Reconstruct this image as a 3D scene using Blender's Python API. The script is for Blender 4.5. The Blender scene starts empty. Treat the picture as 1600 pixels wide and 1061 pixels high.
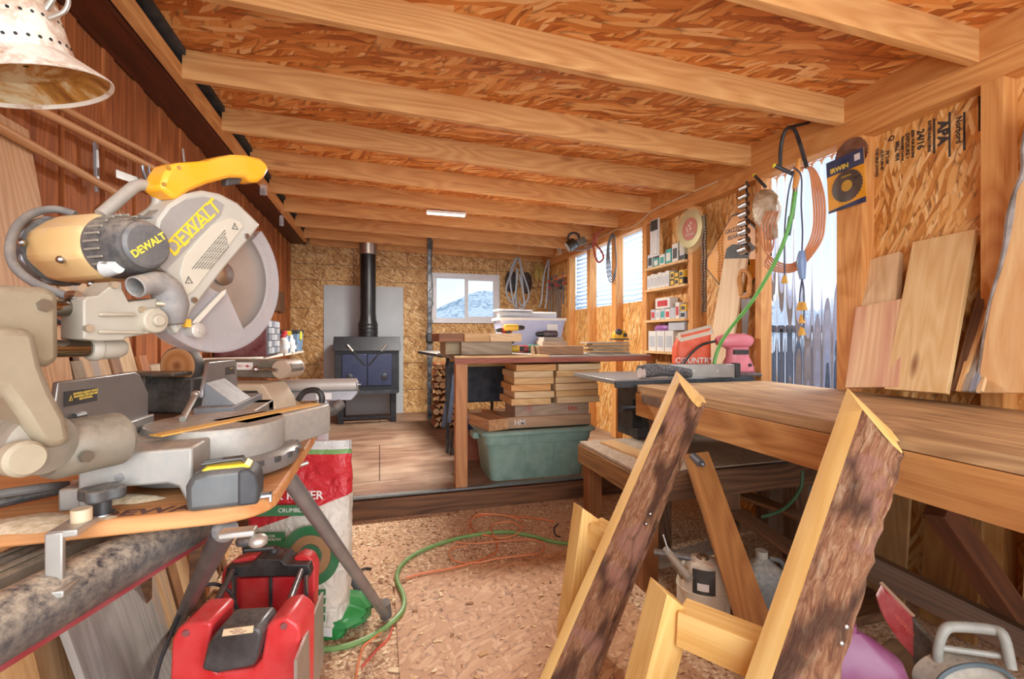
import bpy, bmesh, math, random
from mathutils import Matrix, Vector
from math import sin, cos, pi, radians as R
random.seed(7)
C = bpy.context.scene.collection
# ---------------------------------------------------------------- camera, world, light, exposure
F, VPX, HZ, EYE = 720.0, 593.0, 526.0, 1.24           # focal length in pixels of a 1600 wide frame
TH = math.atan((800 - VPX) / F)
cam = bpy.data.objects.new('camera', bpy.data.cameras.new('camera'))
C.objects.link(cam); bpy.context.scene.camera = cam
cam.location = (0, 0, EYE); cam.rotation_euler = (pi / 2, 0, -TH)
cam.data.sensor_width = 36; cam.data.lens = 36 * F / 1600; cam.data.shift_y = (HZ - 530.5) / 1600
cam.data.clip_start = 0.02; cam.data.clip_end = 2000
vs = bpy.context.scene.view_settings
vs.view_transform = 'Standard'; vs.look = 'None'; vs.gamma = 1; vs.use_curve_mapping = False; vs.exposure = 1.1
W = bpy.data.worlds.new('sky'); bpy.context.scene.world = W; W.use_nodes = True
wn, wl = W.node_tree.nodes, W.node_tree.links
bg = wn['Background']; bg.inputs['Strength'].default_value = 0.62
tc = wn.new('ShaderNodeTexCoord'); sp = wn.new('ShaderNodeSeparateXYZ'); wl.new(tc.outputs['Generated'], sp.inputs[0])
rp = wn.new('ShaderNodeValToRGB'); wl.new(sp.outputs['Z'], rp.inputs[0])
rp.color_ramp.elements[0].position = 0.0; rp.color_ramp.elements[0].color = (0.86, 0.90, 0.96, 1)
rp.color_ramp.elements[1].position = 0.5; rp.color_ramp.elements[1].color = (0.50, 0.66, 0.95, 1)
cn = wn.new('ShaderNodeTexNoise'); cn.inputs['Scale'].default_value = 4; cn.inputs['Detail'].default_value = 6
wl.new(tc.outputs['Generated'], cn.inputs['Vector'])
cr = wn.new('ShaderNodeValToRGB'); cr.color_ramp.elements[0].position = 0.42; cr.color_ramp.elements[1].position = 0.62
wl.new(cn.outputs[0], cr.inputs[0])
mx = wn.new('ShaderNodeMixRGB'); mx.inputs[2].default_value = (0.95, 0.96, 0.98, 1)
wl.new(cr.outputs[0], mx.inputs[0]); wl.new(rp.outputs[0], mx.inputs[1]); wl.new(mx.outputs[0], bg.inputs[0])
def area(name, loc, target, sx, sy, power, col=(1, 1, 1)):
    l = bpy.data.lights.new(name, 'AREA'); l.shape = 'RECTANGLE'; l.size = sx; l.size_y = sy; l.energy = power; l.color = col
    o = bpy.data.objects.new(name, l); C.objects.link(o); o.location = loc
    o.rotation_euler = (Vector(target) - Vector(loc)).to_track_quat('-Z', 'Y').to_euler(); return o
area('daylight_through_open_front', (0.65, -0.9, 1.5), (0.7, 4, 1.1), 3.2, 2.0, 48, (0.93, 0.97, 1.0))
area('daylight_above_clear_panel', (4.0, 2.2, 3.1), (1.0, 2.3, 0.9), 1.2, 1.0, 60, (0.95, 0.98, 1.0))
area('daylight_through_far_panels', (2.95, 4.8, 2.0), (0.3, 5.0, 0.4), 1.7, 0.7, 16, (0.97, 0.98, 1.0))
# ---------------------------------------------------------------- helpers
def P(px, py, X=None, Y=None, Z=None, D=None):
    """the point of the place seen at a pixel of the 1600x1061 photo, on a given plane"""
    u = (px - 800) / F; v = (HZ - py) / F
    dx = sin(TH) + u * cos(TH); dy = cos(TH) - u * sin(TH)
    d = D if D is not None else X / dx if X is not None else Y / dy if Y is not None else (Z - EYE) / v
    return Vector((d * dx, d * dy, EYE + d * v))
def hexc(h):
    h = h.lstrip('#'); c = [int(h[i:i + 2], 16) / 255 for i in (0, 2, 4)]
    return tuple(x / 12.92 if x <= .04045 else ((x + .055) / 1.055) ** 2.4 for x in c) + (1,)
class NT:
    def __init__(s, name):
        s.m = bpy.data.materials.new(name); s.m.use_nodes = True; s.n = s.m.node_tree.nodes; s.l = s.m.node_tree.links
        s.b = s.n['Principled BSDF']
    def node(s, t, **kw):
        n = s.n.new(t)
        for k, v in kw.items():
            if k in n.inputs: n.inputs[k].default_value = v
            else: setattr(n, k, v)
        return n
    def link(s, a, b): s.l.new(a, b)
    def ramp(s, src, stops):
        r = s.n.new('ShaderNodeValToRGB'); e = r.color_ramp.elements
        while len(e) < len(stops): e.new(0.5)
        for i, (p, c) in enumerate(stops): e[i].position = p; e[i].color = hexc(c) if isinstance(c, str) else (c, c, c, 1)
        s.link(src, r.inputs[0]); return r.outputs[0]
    def math(s, op, a, b=None):
        n = s.n.new('ShaderNodeMath'); n.operation = op
        for i, x in enumerate((a, b)):
            if x is None: continue
            if isinstance(x, (int, float)): n.inputs[i].default_value = x
            else: s.link(x, n.inputs[i])
        return n.outputs[0]
    def mix(s, f, a, b, mode='MIX'):
        n = s.n.new('ShaderNodeMixRGB'); n.blend_type = mode
        for i, x in enumerate((f, a, b)):
            if isinstance(x, (int, float)): n.inputs[i].default_value = x if i == 0 else (x, x, x, 1)
            elif isinstance(x, str): n.inputs[i].default_value = hexc(x)
            else: s.link(x, n.inputs[i])
        return n.outputs[0]
    def coords(s, rand=True, scale=(1, 1, 1), rot=(0, 0, 0)):
        t = s.node('ShaderNodeTexCoord'); v = t.outputs['Object']
        if rand:
            oi = s.node('ShaderNodeObjectInfo'); m = s.math('MULTIPLY', oi.outputs['Random'], 37.0)
            a = s.node('ShaderNodeVectorMath', operation='ADD'); s.link(v, a.inputs[0]); s.link(m, a.inputs[1]); v = a.outputs[0]
        mp = s.node('ShaderNodeMapping'); mp.inputs['Scale'].default_value = scale; mp.inputs['Rotation'].default_value = rot
        s.link(v, mp.inputs[0]); return mp.outputs[0]
    def noise(s, v, sc, det=4, dist=0, rough=.5):
        n = s.node('ShaderNodeTexNoise', Scale=sc, Detail=det, Distortion=dist, Roughness=rough); s.link(v, n.inputs['Vector']); return n.outputs[0]
    def bump(s, h, st=.3, d=.006):
        n = s.node('ShaderNodeBump', Strength=st * .5, Distance=d); s.link(h, n.inputs['Height']); s.link(n.outputs[0], s.b.inputs['Normal'])
    def fin(s, col=None, rough=.5, metal=0):
        if col is not None:
            if isinstance(col, str): s.b.inputs['Base Color'].default_value = hexc(col)
            else: s.link(col, s.b.inputs['Base Color'])
        s.b.inputs['Roughness'].default_value = rough; s.b.inputs['Metallic'].default_value = metal; return s.m
MC = {}
def plain(col, rough=.5, metal=0, var=.08, dust=0, scale=14, bump=0):
    """painted, plastic or metal surface with slight unevenness and, where the thing is dusty, settled sawdust"""
    k = (col, rough, metal, var, dust, scale, bump)
    if k in MC: return MC[k]
    s = NT('surface_' + col.strip('#')); v = s.coords()
    n = s.noise(v, scale, 5)
    c = s.mix(s.ramp(n, [(.3, 0), (.7, 1)]), s.mix(var, col, '#000000'), s.mix(var * .6, col, '#ffffff'))
    if dust:
        g = s.node('ShaderNodeNewGeometry'); z = s.node('ShaderNodeSeparateXYZ'); s.link(g.outputs['Normal'], z.inputs[0])
        d = s.noise(v, 60, 6, rough=.7); f = s.ramp(d, [(.35, 0), (.62, 1)])
        up = s.math('ADD', s.math('MULTIPLY', s.math('MAXIMUM', z.outputs[2], 0.0), .8), .2)
        c = s.mix(s.math('MULTIPLY', s.math('MULTIPLY', f, up), dust), c, '#c4b49c')
    if bump: s.bump(n, bump)
    MC[k] = s.fin(c, rough, metal); return MC[k]
def wood(lo, hi, knots='#8a4a1e', rough=.6, fine=1.0, kn=.5, name='wood', bump=.15, red=None):
    """sawn timber, grain along local X, rings and knots"""
    k = ('w', lo, hi, knots, rough, fine, kn, bump, red)
    if k in MC: return MC[k]
    s = NT(name); v = s.coords(scale=(1.0, 8 * fine, 8 * fine))
    g = s.noise(v, 1.3, 3, .3); q = s.noise(s.coords(scale=(.45, 3.6 * fine, 3.6 * fine)), 1.0, 2, .15)
    w = s.math('MULTIPLY', s.math('PINGPONG', s.math('MULTIPLY', q, 22.0), .5), 2.0)
    f = s.noise(s.coords(scale=(2.0, 80, 80)), 1.5, 5, rough=.65)
    t = s.math('ADD', s.math('MULTIPLY', g, .42), s.math('ADD', s.math('MULTIPLY', w, .20), s.math('MULTIPLY', f, .40)))
    c = s.ramp(t, [(.32, lo), (.72, hi)])
    vo = s.node('ShaderNodeTexVoronoi', Scale=1.0); s.link(s.coords(scale=(1.6, 5.5, 5.5)), vo.inputs['Vector'])
    kk = s.ramp(vo.outputs['Distance'], [(.05, 1), (.13, 0)])
    c = s.mix(s.math('MULTIPLY', kk, kn), c, knots)
    if red: c = s.mix(s.ramp(s.noise(s.coords(scale=(.6, 9, 9)), 1.2, 2), [(.5, 0), (.6, .75)]), c, red)
    oi = s.node('ShaderNodeObjectInfo')
    c = s.mix(1, c, s.ramp(oi.outputs['Random'], [(0, .86), (1, 1.0)]), 'MULTIPLY')
    s.bump(t, bump); MC[k] = s.fin(c, rough); return MC[k]
def osb(axes, cols, name, cell=(9, 34), rot=(0, 1.0, 2.2), rand=False, bump=.35):
    """strand board: flat wood flakes lying in three directions in the plane of the two given axes"""
    s = NT(name); t = s.node('ShaderNodeTexCoord'); sp_ = s.node('ShaderNodeSeparateXYZ'); s.link(t.outputs['Object'], sp_.inputs[0])
    cb = s.node('ShaderNodeCombineXYZ'); ix = 'XYZ'
    s.link(sp_.outputs[ix.index(axes[0])], cb.inputs[0]); s.link(sp_.outputs[ix.index(axes[1])], cb.inputs[1])
    dn = s.node('ShaderNodeTexNoise', Scale=3.0, Detail=1.0); s.link(cb.outputs[0], dn.inputs['Vector'])
    sc_ = s.node('ShaderNodeVectorMath', operation='SCALE'); s.link(dn.outputs['Color'], sc_.inputs[0]); sc_.inputs['Scale'].default_value = .10
    ad = s.node('ShaderNodeVectorMath', operation='ADD'); s.link(cb.outputs[0], ad.inputs[0]); s.link(sc_.outputs[0], ad.inputs[1])
    outs = []
    for i, r in enumerate(rot):
        m1 = s.node('ShaderNodeMapping'); m1.inputs['Rotation'].default_value = (0, 0, r); s.link(ad.outputs[0], m1.inputs[0])
        m2 = s.node('ShaderNodeMapping'); m2.inputs['Scale'].default_value = (cell[0], cell[1], 1); m2.inputs['Location'].default_value = (i * 3.3, i * 7.1, 0)
        s.link(m1.outputs[0], m2.inputs[0])
        vo = s.node('ShaderNodeTexVoronoi', Scale=1.0); vo.voronoi_dimensions = '2D'; s.link(m2.outputs[0], vo.inputs['Vector'])
        fib = s.noise(m2.outputs[0], 3.0, 3)
        ss = s.node('ShaderNodeSeparateColor'); s.link(vo.outputs['Color'], ss.inputs[0])
        outs.append((s.math('ADD', s.math('MULTIPLY', ss.outputs[0], .8), s.math('MULTIPLY', fib, .25)), ss.outputs[1], vo.outputs['Distance']))
    val, _, dist = outs[0]
    for k in (1, 2):
        gate = s.math('GREATER_THAN', outs[k][1], .5)
        val = s.mix(gate, val, outs[k][0]); dist = s.mix(gate, dist, outs[k][2])
    c = s.ramp(val, cols); c = s.mix(s.ramp(dist, [(.55, 0), (.8, .55)]), c, '#5a2a0c')
    s.bump(val, bump, .004)
    return s.fin(c, .62)
# ---------------------------------------------------------------- mesh builder
def frame(o, x, z=(0, 0, 1)):
    x = Vector(x).normalized(); z = Vector(z); y = z.cross(x)
    if y.length < 1e-5: y = Vector((0, 1, 0)).cross(x)
    y.normalize(); z = x.cross(y)
    return Matrix((x, y, z)).transposed().to_4x4() if False else Matrix.Translation(Vector(o)) @ Matrix((x, y, z)).transposed().to_4x4()
def spline(pts, n=8, closed=False):
    pts = [Vector(p) for p in pts]; out = []; N = len(pts)
    if N < 3: return pts
    for i in range(N if closed else N - 1):
        g = (lambda j: pts[j % N]) if closed else (lambda j: pts[max(0, min(N - 1, j))])
        a, b, c, d = g(i - 1), g(i), g(i + 1), g(i + 2)
        for k in range(n):
            t = k / n
            out.append(.5 * ((2 * b) + (c - a) * t + (2 * a - 5 * b + 4 * c - d) * t * t + (3 * b - 3 * c + d - a) * t ** 3))
    if not closed: out.append(pts[-1])
    return out
class G:
    def __init__(s, M=None): s.bm = bmesh.new(); s.M = M or Matrix(); s.mi = 0
    def v(s, p): return s.bm.verts.new(s.M @ Vector(p))
    def f(s, vs_):
        try:
            f = s.bm.faces.new(vs_); f.material_index = s.mi; return f
        except ValueError: pass
    def hexa(s, c8):
        v = [s.v(p) for p in c8]
        for q in ((3, 2, 1, 0), (4, 5, 6, 7), (0, 1, 5, 4), (1, 2, 6, 5), (2, 3, 7, 6), (3, 0, 4, 7)): s.f([v[i] for i in q])
        return s
    def box(s, x0, x1, y0, y1, z0, z1):
        return s.hexa([(x0, y0, z0), (x1, y0, z0), (x1, y1, z0), (x0, y1, z0), (x0, y0, z1), (x1, y0, z1), (x1, y1, z1), (x0, y1, z1)])
    def cbox(s, c, dx, dy, dz, rot=None):
        M0 = s.M; s.M = s.M @ Matrix.Translation(Vector(c)) @ (rot.to_4x4() if rot else Matrix()); s.box(-dx / 2, dx / 2, -dy / 2, dy / 2, -dz / 2, dz / 2); s.M = M0; return s
    def rings(s, rings, close=True, cap=True, loop=False):
        R_ = [[s.v(p) for p in r] for r in rings]; n = len(R_[0])
        pr = list(zip(R_, R_[1:])) + ([(R_[-1], R_[0])] if loop else [])
        for a, b in pr:
            for i in range(n if close else n - 1): s.f([a[i], a[(i + 1) % n], b[(i + 1) % n], b[i]])
        if cap and not loop: s.f(R_[0][::-1]); s.f(R_[-1])
        return s
    def tube(s, pts, r, seg=8, closed=False, smooth=0, cap=True):
        if smooth: 
            rr = r
            if isinstance(r, (list, tuple)):
                rr = []
                m = len(r)
                for i in range(m if closed else m - 1):
                    for k in range(smooth): rr.append(r[i] + (r[(i + 1) % m] - r[i]) * k / smooth)
                if not closed: rr.append(r[-1])
                r = rr
            pts = spline(pts, smooth, closed)
        pts = [Vector(p) for p in pts]; N = len(pts); prev = None; rg = []
        for i, p in enumerate(pts):
            a = pts[(i - 1) % N] if (closed or i) else p; b = pts[(i + 1) % N] if (closed or i < N - 1) else p
            t = (b - a)
            if t.length < 1e-9: t = Vector((0, 0, 1))
            t.normalize()
            if prev is None: nrm = t.orthogonal().normalized()
            else:
                nrm = prev - t * prev.dot(t)
                nrm = nrm.normalized() if nrm.length > 1e-6 else t.orthogonal().normalized()
            prev = nrm; bi = t.cross(nrm); q = r[i] if isinstance(r, (list, tuple)) else r
            rg.append([p + (nrm * cos(2 * pi * k / seg) + bi * sin(2 * pi * k / seg)) * q for k in range(seg)])
        return s.rings(rg, cap=cap, loop=closed)
    def cyl(s, a, b, r, r2=None, seg=20): return s.tube([a, b], [r, r if r2 is None else r2], seg)
    def lathe(s, prof, o=(0, 0, 0), ax=(0, 0, 1), seg=24, cap=True, sx=1, sy=1):
        ax = Vector(ax).normalized(); x = ax.orthogonal().normalized() if abs(ax.z) < .999 else Vector((1, 0, 0)); y = ax.cross(x); o = Vector(o)
        return s.rings([[o + ax * z + (x * cos(2 * pi * k / seg) * sx + y * sin(2 * pi * k / seg) * sy) * max(r, 1e-4) for k in range(seg)] for r, z in prof], cap=cap)
    def prism(s, poly, z0, z1, M=None):
        M0 = s.M
        if M is not None: s.M = s.M @ M
        s.rings([[(x, y, z0) for x, y in poly], [(x, y, z1) for x, y in poly]]); s.M = M0; return s
    def ball(s, c, rx, ry=None, rz=None, seg=16, rg=10, rot=None):
        ry = ry or rx; rz = rz or rx; c = Vector(c); Q = rot or Matrix.Identity(3)
        return s.rings([[c + Q @ Vector((rx * sin(pi * j / rg) * cos(2 * pi * k / seg), ry * sin(pi * j / rg) * sin(2 * pi * k / seg), -rz * cos(pi * j / rg))) for k in range(seg)]
                        for j in [.04] + list(range(1, rg)) + [rg - .04]])
    def disc(s, r0, r1, z0, z1, seg=32, teeth=0, th=0, M=None, a0=0, a1=2 * pi):
        """flat ring or disc with optional teeth; local XY plane"""
        M0 = s.M
        if M is not None: s.M = s.M @ M
        full = abs(a1 - a0 - 2 * pi) < 1e-6; n = seg if full else seg + 1
        def ring(r, z, t=False): return [(r_ * cos(a), r_ * sin(a), z) for k in range(n) for a in [a0 + (a1 - a0) * k / seg] for r_ in [r + (th * (k % 2) if t else 0)]]
        A, B, D, E = ([s.v(p) for p in q] for q in (ring(r0, z0), ring(r1, z0, teeth), ring(r1, z1, teeth), ring(r0, z1)))
        for k in range(n if full else n - 1):
            j = (k + 1) % n
            s.f([A[j], A[k], B[k], B[j]]); s.f([B[k], D[k], D[j], B[j]][::-1]); s.f([D[k], E[k], E[j], D[j]][::-1]); s.f([E[k], A[k], A[j], E[j]][::-1])
        if not full: s.f([A[0], B[0], D[0], E[0]]); s.f([A[-1], E[-1], D[-1], B[-1]])
        s.M = M0; return s
    def text(s, txt, size, M, ext=.0006, bold=0, align='CENTER', sx=1.0):
        """raised or printed lettering: local XY plane of M, centred"""
        cu = bpy.data.curves.new('t', 'FONT'); cu.body = txt; cu.size = size; cu.extrude = ext; cu.offset = bold; cu.align_x = align; cu.align_y = 'CENTER'; cu.resolution_u = 2
        o = bpy.data.objects.new('t', cu); C.objects.link(o); dg = bpy.context.evaluated_depsgraph_get(); me = bpy.data.meshes.new_from_object(o.evaluated_get(dg))
        T = s.M @ M @ Matrix.Diagonal((sx, 1, 1, 1)); off = [s.bm.verts.new(T @ v.co) for v in me.vertices]
        for p in me.polygons: s.f([off[i] for i in p.vertices])
        bpy.data.objects.remove(o); bpy.data.curves.remove(cu); bpy.data.meshes.remove(me); return s
    def out(s, name, mats, parent=None, bevel=0, smooth=True, ang=32, M=None, sub=0):
        bmesh.ops.recalc_face_normals(s.bm, faces=s.bm.faces[:])
        me = bpy.data.meshes.new(name); s.bm.to_mesh(me); s.bm.free()
        for m in (mats if isinstance(mats, (list, tuple)) else [mats]): me.materials.append(m)
        if smooth:
            me.polygons.foreach_set('use_smooth', [True] * len(me.polygons)); me.set_sharp_from_angle(angle=R(ang))
        o = bpy.data.objects.new(name, me); C.objects.link(o)
        if parent is not None: o.parent = parent
        if M is not None: o.matrix_basis = M
        if bevel:
            b = o.modifiers.new('bevel', 'BEVEL'); b.width = bevel; b.segments = 2; b.limit_method = 'ANGLE'; b.angle_limit = R(40)
        if sub:
            b = o.modifiers.new('sub', 'SUBSURF'); b.levels = sub; b.render_levels = sub
        return o
def outs(g, name, mats, parent=None, **kw):
    """every loose piece of the builder becomes an object of its own"""
    bm = g.bm; bm.verts.index_update(); seen = set(); r = []
    for v0 in bm.verts[:]:
        if v0 in seen: continue
        st_ = [v0]; comp = []; seen.add(v0)
        while st_:
            v_ = st_.pop(); comp.append(v_)
            for e in v_.link_edges:
                w_ = e.other_vert(v_)
                if w_ not in seen: seen.add(w_); st_.append(w_)
        if len(comp) < 3: continue
        n_ = G(); mp = {v_: n_.bm.verts.new(v_.co) for v_ in comp}
        for f in {f for v_ in comp for f in v_.link_faces}:
            q = n_.f([mp[x] for x in f.verts])
            if q: q.material_index = f.material_index
        r.append(n_.out(name, mats, parent, **kw))
    bm.free(); return r
G.outs = outs
def tag(o, label, cat, group=None, kind=None):
    o['label'] = label; o['category'] = cat
    if group: o['group'] = group
    if kind: o['kind'] = kind
    return o
def thing(name, label, cat, M=None, group=None):
    o = bpy.data.objects.new(name, None); C.objects.link(o); o.empty_display_size = .05
    o.matrix_basis = M if M is not None else Matrix()
    return tag(o, label, cat, group)
def struct(o): o['kind'] = 'structure'; return o
def board(name, p0, p1, w, t, mat, n=(0, 0, 1), parent=None, bevel=.0015, wedge=None):
    """a sawn board from p0 to p1; w across, t thick along n; local X runs with the grain"""
    p0, p1 = Vector(p0), Vector(p1); L = (p1 - p0).length; M = frame(p0, p1 - p0, n); g = G()
    if wedge is None: g.box(0, L, -w / 2, w / 2, -t / 2, t / 2)
    else:
        w1 = w * wedge; g.hexa([(0, -w / 2, -t / 2), (L, -w1 / 2, -t / 2), (L, w1 / 2, -t / 2), (0, w / 2, -t / 2), (0, -w / 2, t / 2), (L, -w1 / 2, t / 2), (L, w1 / 2, t / 2), (0, w / 2, t / 2)])
    if parent is not None: M = parent.matrix_world.inverted() @ M if parent.matrix_basis == Matrix() else parent.matrix_basis.inverted() @ M
    return g.out(name, mat, parent, bevel, M=M)
def dup(root, M, label=None, group=None):
    r = root.copy(); C.objects.link(r); r.matrix_basis = M
    if label: r['label'] = label
    if group: r['group'] = group
    for ch in list(root.children):
        c = ch.copy(); C.objects.link(c); c.parent = r
        for g_ in ch.children:
            d = g_.copy(); C.objects.link(d); d.parent = c
    return r
def TR(x, y, z, rz=0, rx=0, ry=0): return Matrix.Translation((x, y, z)) @ Matrix.Rotation(rz, 4, 'Z') @ Matrix.Rotation(ry, 4, 'Y') @ Matrix.Rotation(rx, 4, 'X')
# ---------------------------------------------------------------- shared materials
LUM = wood('#c98a4c', '#ecb877', '#9a5420', name='new_lumber')
LUMR = wood('#c77f3e', '#e9ae68', '#a05a20', name='framing_lumber')
PINE = wood('#dcb482', '#f1d6a8', '#b07a45', name='pale_pine')
PINE2 = wood('#cf9c62', '#ecc78e', '#a0622e', name='tan_pine')
YPINE = wood('#dba85a', '#f0cc84', '#9a5c28', kn=.25, name='yellow_pine', bump=.05)
OLD = wood('#8a6745', '#cfab7c', '#4e3018', fine=.9, name='worn_bench_wood', bump=.9)
DARKW = wood('#4a3020', '#8a6040', '#2e1c10', name='dark_old_wood', bump=.4)
GREYW = wood('#8f8478', '#c2b6a6', '#6a5f54', name='weathered_grey_wood', bump=.3)
BLACK = plain('#1b1b1d', .45); BLACKP = plain('#26272a', .4, dust=.35); STEEL = plain('#b9bbbd', .28, 1, scale=5)
ALU = plain('#b0aca4', .42, .65, dust=.45); ALUC = plain('#8c8b89', .42, .5, dust=.3); RUBBER = plain('#55524f', .7, dust=.25)
WHITE = plain('#e8e6e0', .5); YEL = plain('#f2ae1c', .4); RED = plain('#c0202a', .38)
# ================================================================ THE SETTING
XL, XR, XO, YB = -1.16, 2.45, 2.54, 6.85       # left siding, right stud faces, right sheathing, back wall
RF, STEP = 0.14, 3.30                           # raised rear floor, its front edge
OSBC = osb('XY', [(.0, '#8e4a1c'), (.25, '#bd6d2b'), (.55, '#d98c44'), (.8, '#e6aa66'), (1, '#f0c690')], 'ceiling_strand_board', (6, 36), (.75, 1.25, .2), bump=.15)
OSBB = osb('XZ', [(.0, '#7d5228'), (.25, '#b08048'), (.55, '#c89c60'), (.8, '#d8b27a'), (1, '#ecd2a0')], 'back_wall_strand_board', (14, 60), (1.3, 2.0, .6), bump=.15)
OSBR = osb('YZ', [(.0, '#9a5a22'), (.25, '#c8863e'), (.55, '#dea45a'), (.8, '#eabb78'), (1, '#f4d8a2')], 'right_wall_strand_board', (10, 60), (1.4, 1.75, 1.1), bump=.15)
OSBF = osb('XY', [(.0, '#94663f'), (.1, '#b5855c'), (.6, '#c0926a'), (1, '#d2aa82')], 'floor_strand_board', (16, 60), (.5, 1.6, 2.6), bump=.08)
# ground under and before the shed, lower dirt floor strewn with sawdust
s = NT('sawdust_floor'); v = s.coords(False)
n1 = s.noise(v, 1.4, 4); n2 = s.noise(v, 95, 3, rough=.7); vo = s.node('ShaderNodeTexVoronoi', Scale=110.0); s.link(v, vo.inputs['Vector'])
sc3 = s.node('ShaderNodeSeparateColor'); s.link(vo.outputs['Color'], sc3.inputs[0])
c = s.ramp(sc3.outputs[0], [(.0, '#8d6648'), (.35, '#b8906c'), (.75, '#d2b08c'), (1, '#f2dcbc')])
c = s.mix(s.ramp(n1, [(.42, .0), (.62, .75)]), c, '#cda684'); s.bump(n2, .5, .01)
SAWD = s.fin(c, .9)
struct(G().box(XL - .3, 2.7, -1.2, STEP, -.06, 0).out('floor', SAWD, smooth=False))
s = NT('worn_plywood_floor'); v = s.coords(False, (1, 5, 1)); n1 = s.noise(v, 3, 5, .4); n2 = s.noise(s.coords(False), 1.6, 5)
c = s.ramp(n1, [(.3, '#70523f'), (.55, '#90705a'), (.75, '#a88a72')]); c = s.mix(s.ramp(n2, [(.5, 0), (.7, .6)]), c, '#c3aa90')
br = s.node('ShaderNodeTexBrick', Scale=1.0); br.inputs['Brick Width'].default_value = 2.44; br.inputs['Row Height'].default_value = 1.22; br.inputs['Mortar Size'].default_value = .004
br.inputs['Color1'].default_value = br.inputs['Color2'].default_value = (1, 1, 1, 1); br.inputs['Mortar'].default_value = (.15, .1, .07, 1); s.link(s.coords(False), br.inputs['Vector'])
c = s.mix(1, c, br.outputs[0], 'MULTIPLY'); s.bump(n1, .15)
struct(G().box(XL - .3, 2.7, STEP, YB + .1, .06, RF).out('raised_floor', s.fin(c, .5), smooth=False))
bpy.data.objects['raised_floor'].name = 'floor_rear'
struct(board('trim_1', (XL, STEP - .02, .065), (XO, STEP - .02, .065), .04, .13, DARKW))
struct(board('trim_2', (XL, STEP - .005, RF + .006), (XO, STEP - .005, RF + .006), .045, .014, plain('#7f8c92', .4, .7, dust=.5)))
SNOW = plain('#e9edf2', .8, scale=.3)
struct(G().box(-60, 90, -40, 90, -.5, -.25).out('ground', SNOW, smooth=False))
# ceiling sheathing and joists: a lean-to roof, high on the left, low on the right
SL = (2.490 - 2.405) / (-.917 - XR)            # rise per metre in X
def zb(x): return 2.405 + (x - XR) * SL         # underside of joists
g = G(); g.hexa([(XL, -1.0, zb(XL) + .14), (3.05, -1.0, zb(3.05) + .14), (3.05, YB + .1, zb(3.05) + .14), (XL, YB + .1, zb(XL) + .14),
                 (XL, -1.0, zb(XL) + .16), (3.05, -1.0, zb(3.05) + .16), (3.05, YB + .1, zb(3.05) + .16), (XL, YB + .1, zb(XL) + .16)])
ceil = struct(g.out('ceiling', OSBC, smooth=False))
g = G()
for y in (1.53, 2.75, 3.97, 5.19): g.box(-.9, XR, y - .0015, y + .0015, 0, .0)
g.bm.free()
JY = [-.5, .11, .72, 1.33, 1.92, 2.577, 3.162, 3.789, 4.40, 5.03, 5.68, 6.30, 6.80]
n = 3
for y in JY:
    x0 = -.917; z0, z1 = zb(x0), zb(XR)
    o = board('trim_%d' % n, (x0, y + .019, z0 + .07), (XR - .002, y + .019, z1 + .07), .038, .14, LUM, n=(0, 0, 1)); struct(o); n += 1
struct(board('trim_%d' % n, (-.939, -1.0, 2.522), (-.939, 6.6, 2.522), .043, .066, LUM)); n += 1            # ledger
DKF = wood('#3a1a0e', '#6a3018', '#2a120a', name='dark_stained_fascia', rough=.5)
struct(board('trim_%d' % n, (-1.06, -1.0, 2.512), (-1.06, YB, 2.512), .20, .02, DKF)); n += 1                # old soffit
struct(board('trim_%d' % n, (-.985, -1.0, 2.56), (-.985, YB, 2.56), .022, .13, DKF)); n += 1
struct(G().hexa([(-.99, -1, 2.60), (-.90, -1, 2.60), (-.90, YB, 2.60), (-.99, YB, 2.60), (-.99, -1, zb(-1) + .14), (-.90, -1, zb(-.9) + .14), (-.90, YB, zb(-.9) + .14), (-.99, YB, zb(-1) + .14)]).out('trim_%d' % n, plain('#2a2f33', .8, bump=.5), smooth=False)); n += 1
struct(board('trim_%d' % n, (XR + .012, -1.0, 2.475), (XR + .012, YB, 2.475), .04, .14, LUMR)); n += 1       # rim board
struct(board('trim_%d' % n, (XR + .045, -1.0, 2.356), (XR + .045, YB, 2.356), .09, .098, LUMR)); n += 1      # top plate
# left wall: red-brown board and batten siding
SID = wood('#8a4820', '#c8783c', '#5a2a14', rough=.8, kn=.15, name='red_brown_siding', bump=.35)
g = G(); y = -1.0
Mz = frame((0, 0, 0), (0, 0, 1), (1, 0, 0))     # local X up, local Z = world X
Mi = Mz.inverted()
g.M = Mi
g.box(XL - .06, XL - .02, -1.0, YB + .05, -.3, 2.62)
k = 0
while y < YB:
    g.box(XL - .02, XL + (.0 if k % 2 else -.012), y, min(y + (.075 if k % 2 else .205), YB), -.1, 2.51); y += .07 if k % 2 else .20; k += 1
o = struct(g.out('wall_left', SID, M=Mz, bevel=.002))
# back wall
wx0, wx1 = P(676, 430, Y=YB).x, P(778, 430, Y=YB).x; wz0, wz1 = P(727, 503, Y=YB).z, P(727, 430, Y=YB).z
g = G()
g.box(XL - .05, wx0, YB, YB + .06, -.1, 2.9); g.box(wx1, 2.75, YB, YB + .06, -.1, 2.9)
g.box(wx0, wx1, YB, YB + .06, -.1, wz0); g.box(wx0, wx1, YB, YB + .06, wz1, 2.9)
wb = struct(g.out('wall_back', OSBB, smooth=False))
g = G()
for z in [q_ for q_ in (2.24, 1.63, 1.24, .86, .47)]: g.box(XL, XO if not (wz0 < z < wz1) else wx0, YB - .002, YB, z - .003, z + .003)
for xa, xb in ((XL, wx0), (wx1, XO)): g.box(xa, xb, YB - .002, YB, 2.017, 2.023)
for x in (-.35, 1.72): g.box(x - .003, x + .003, YB - .002, YB, 0.14, 2.7)
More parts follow.
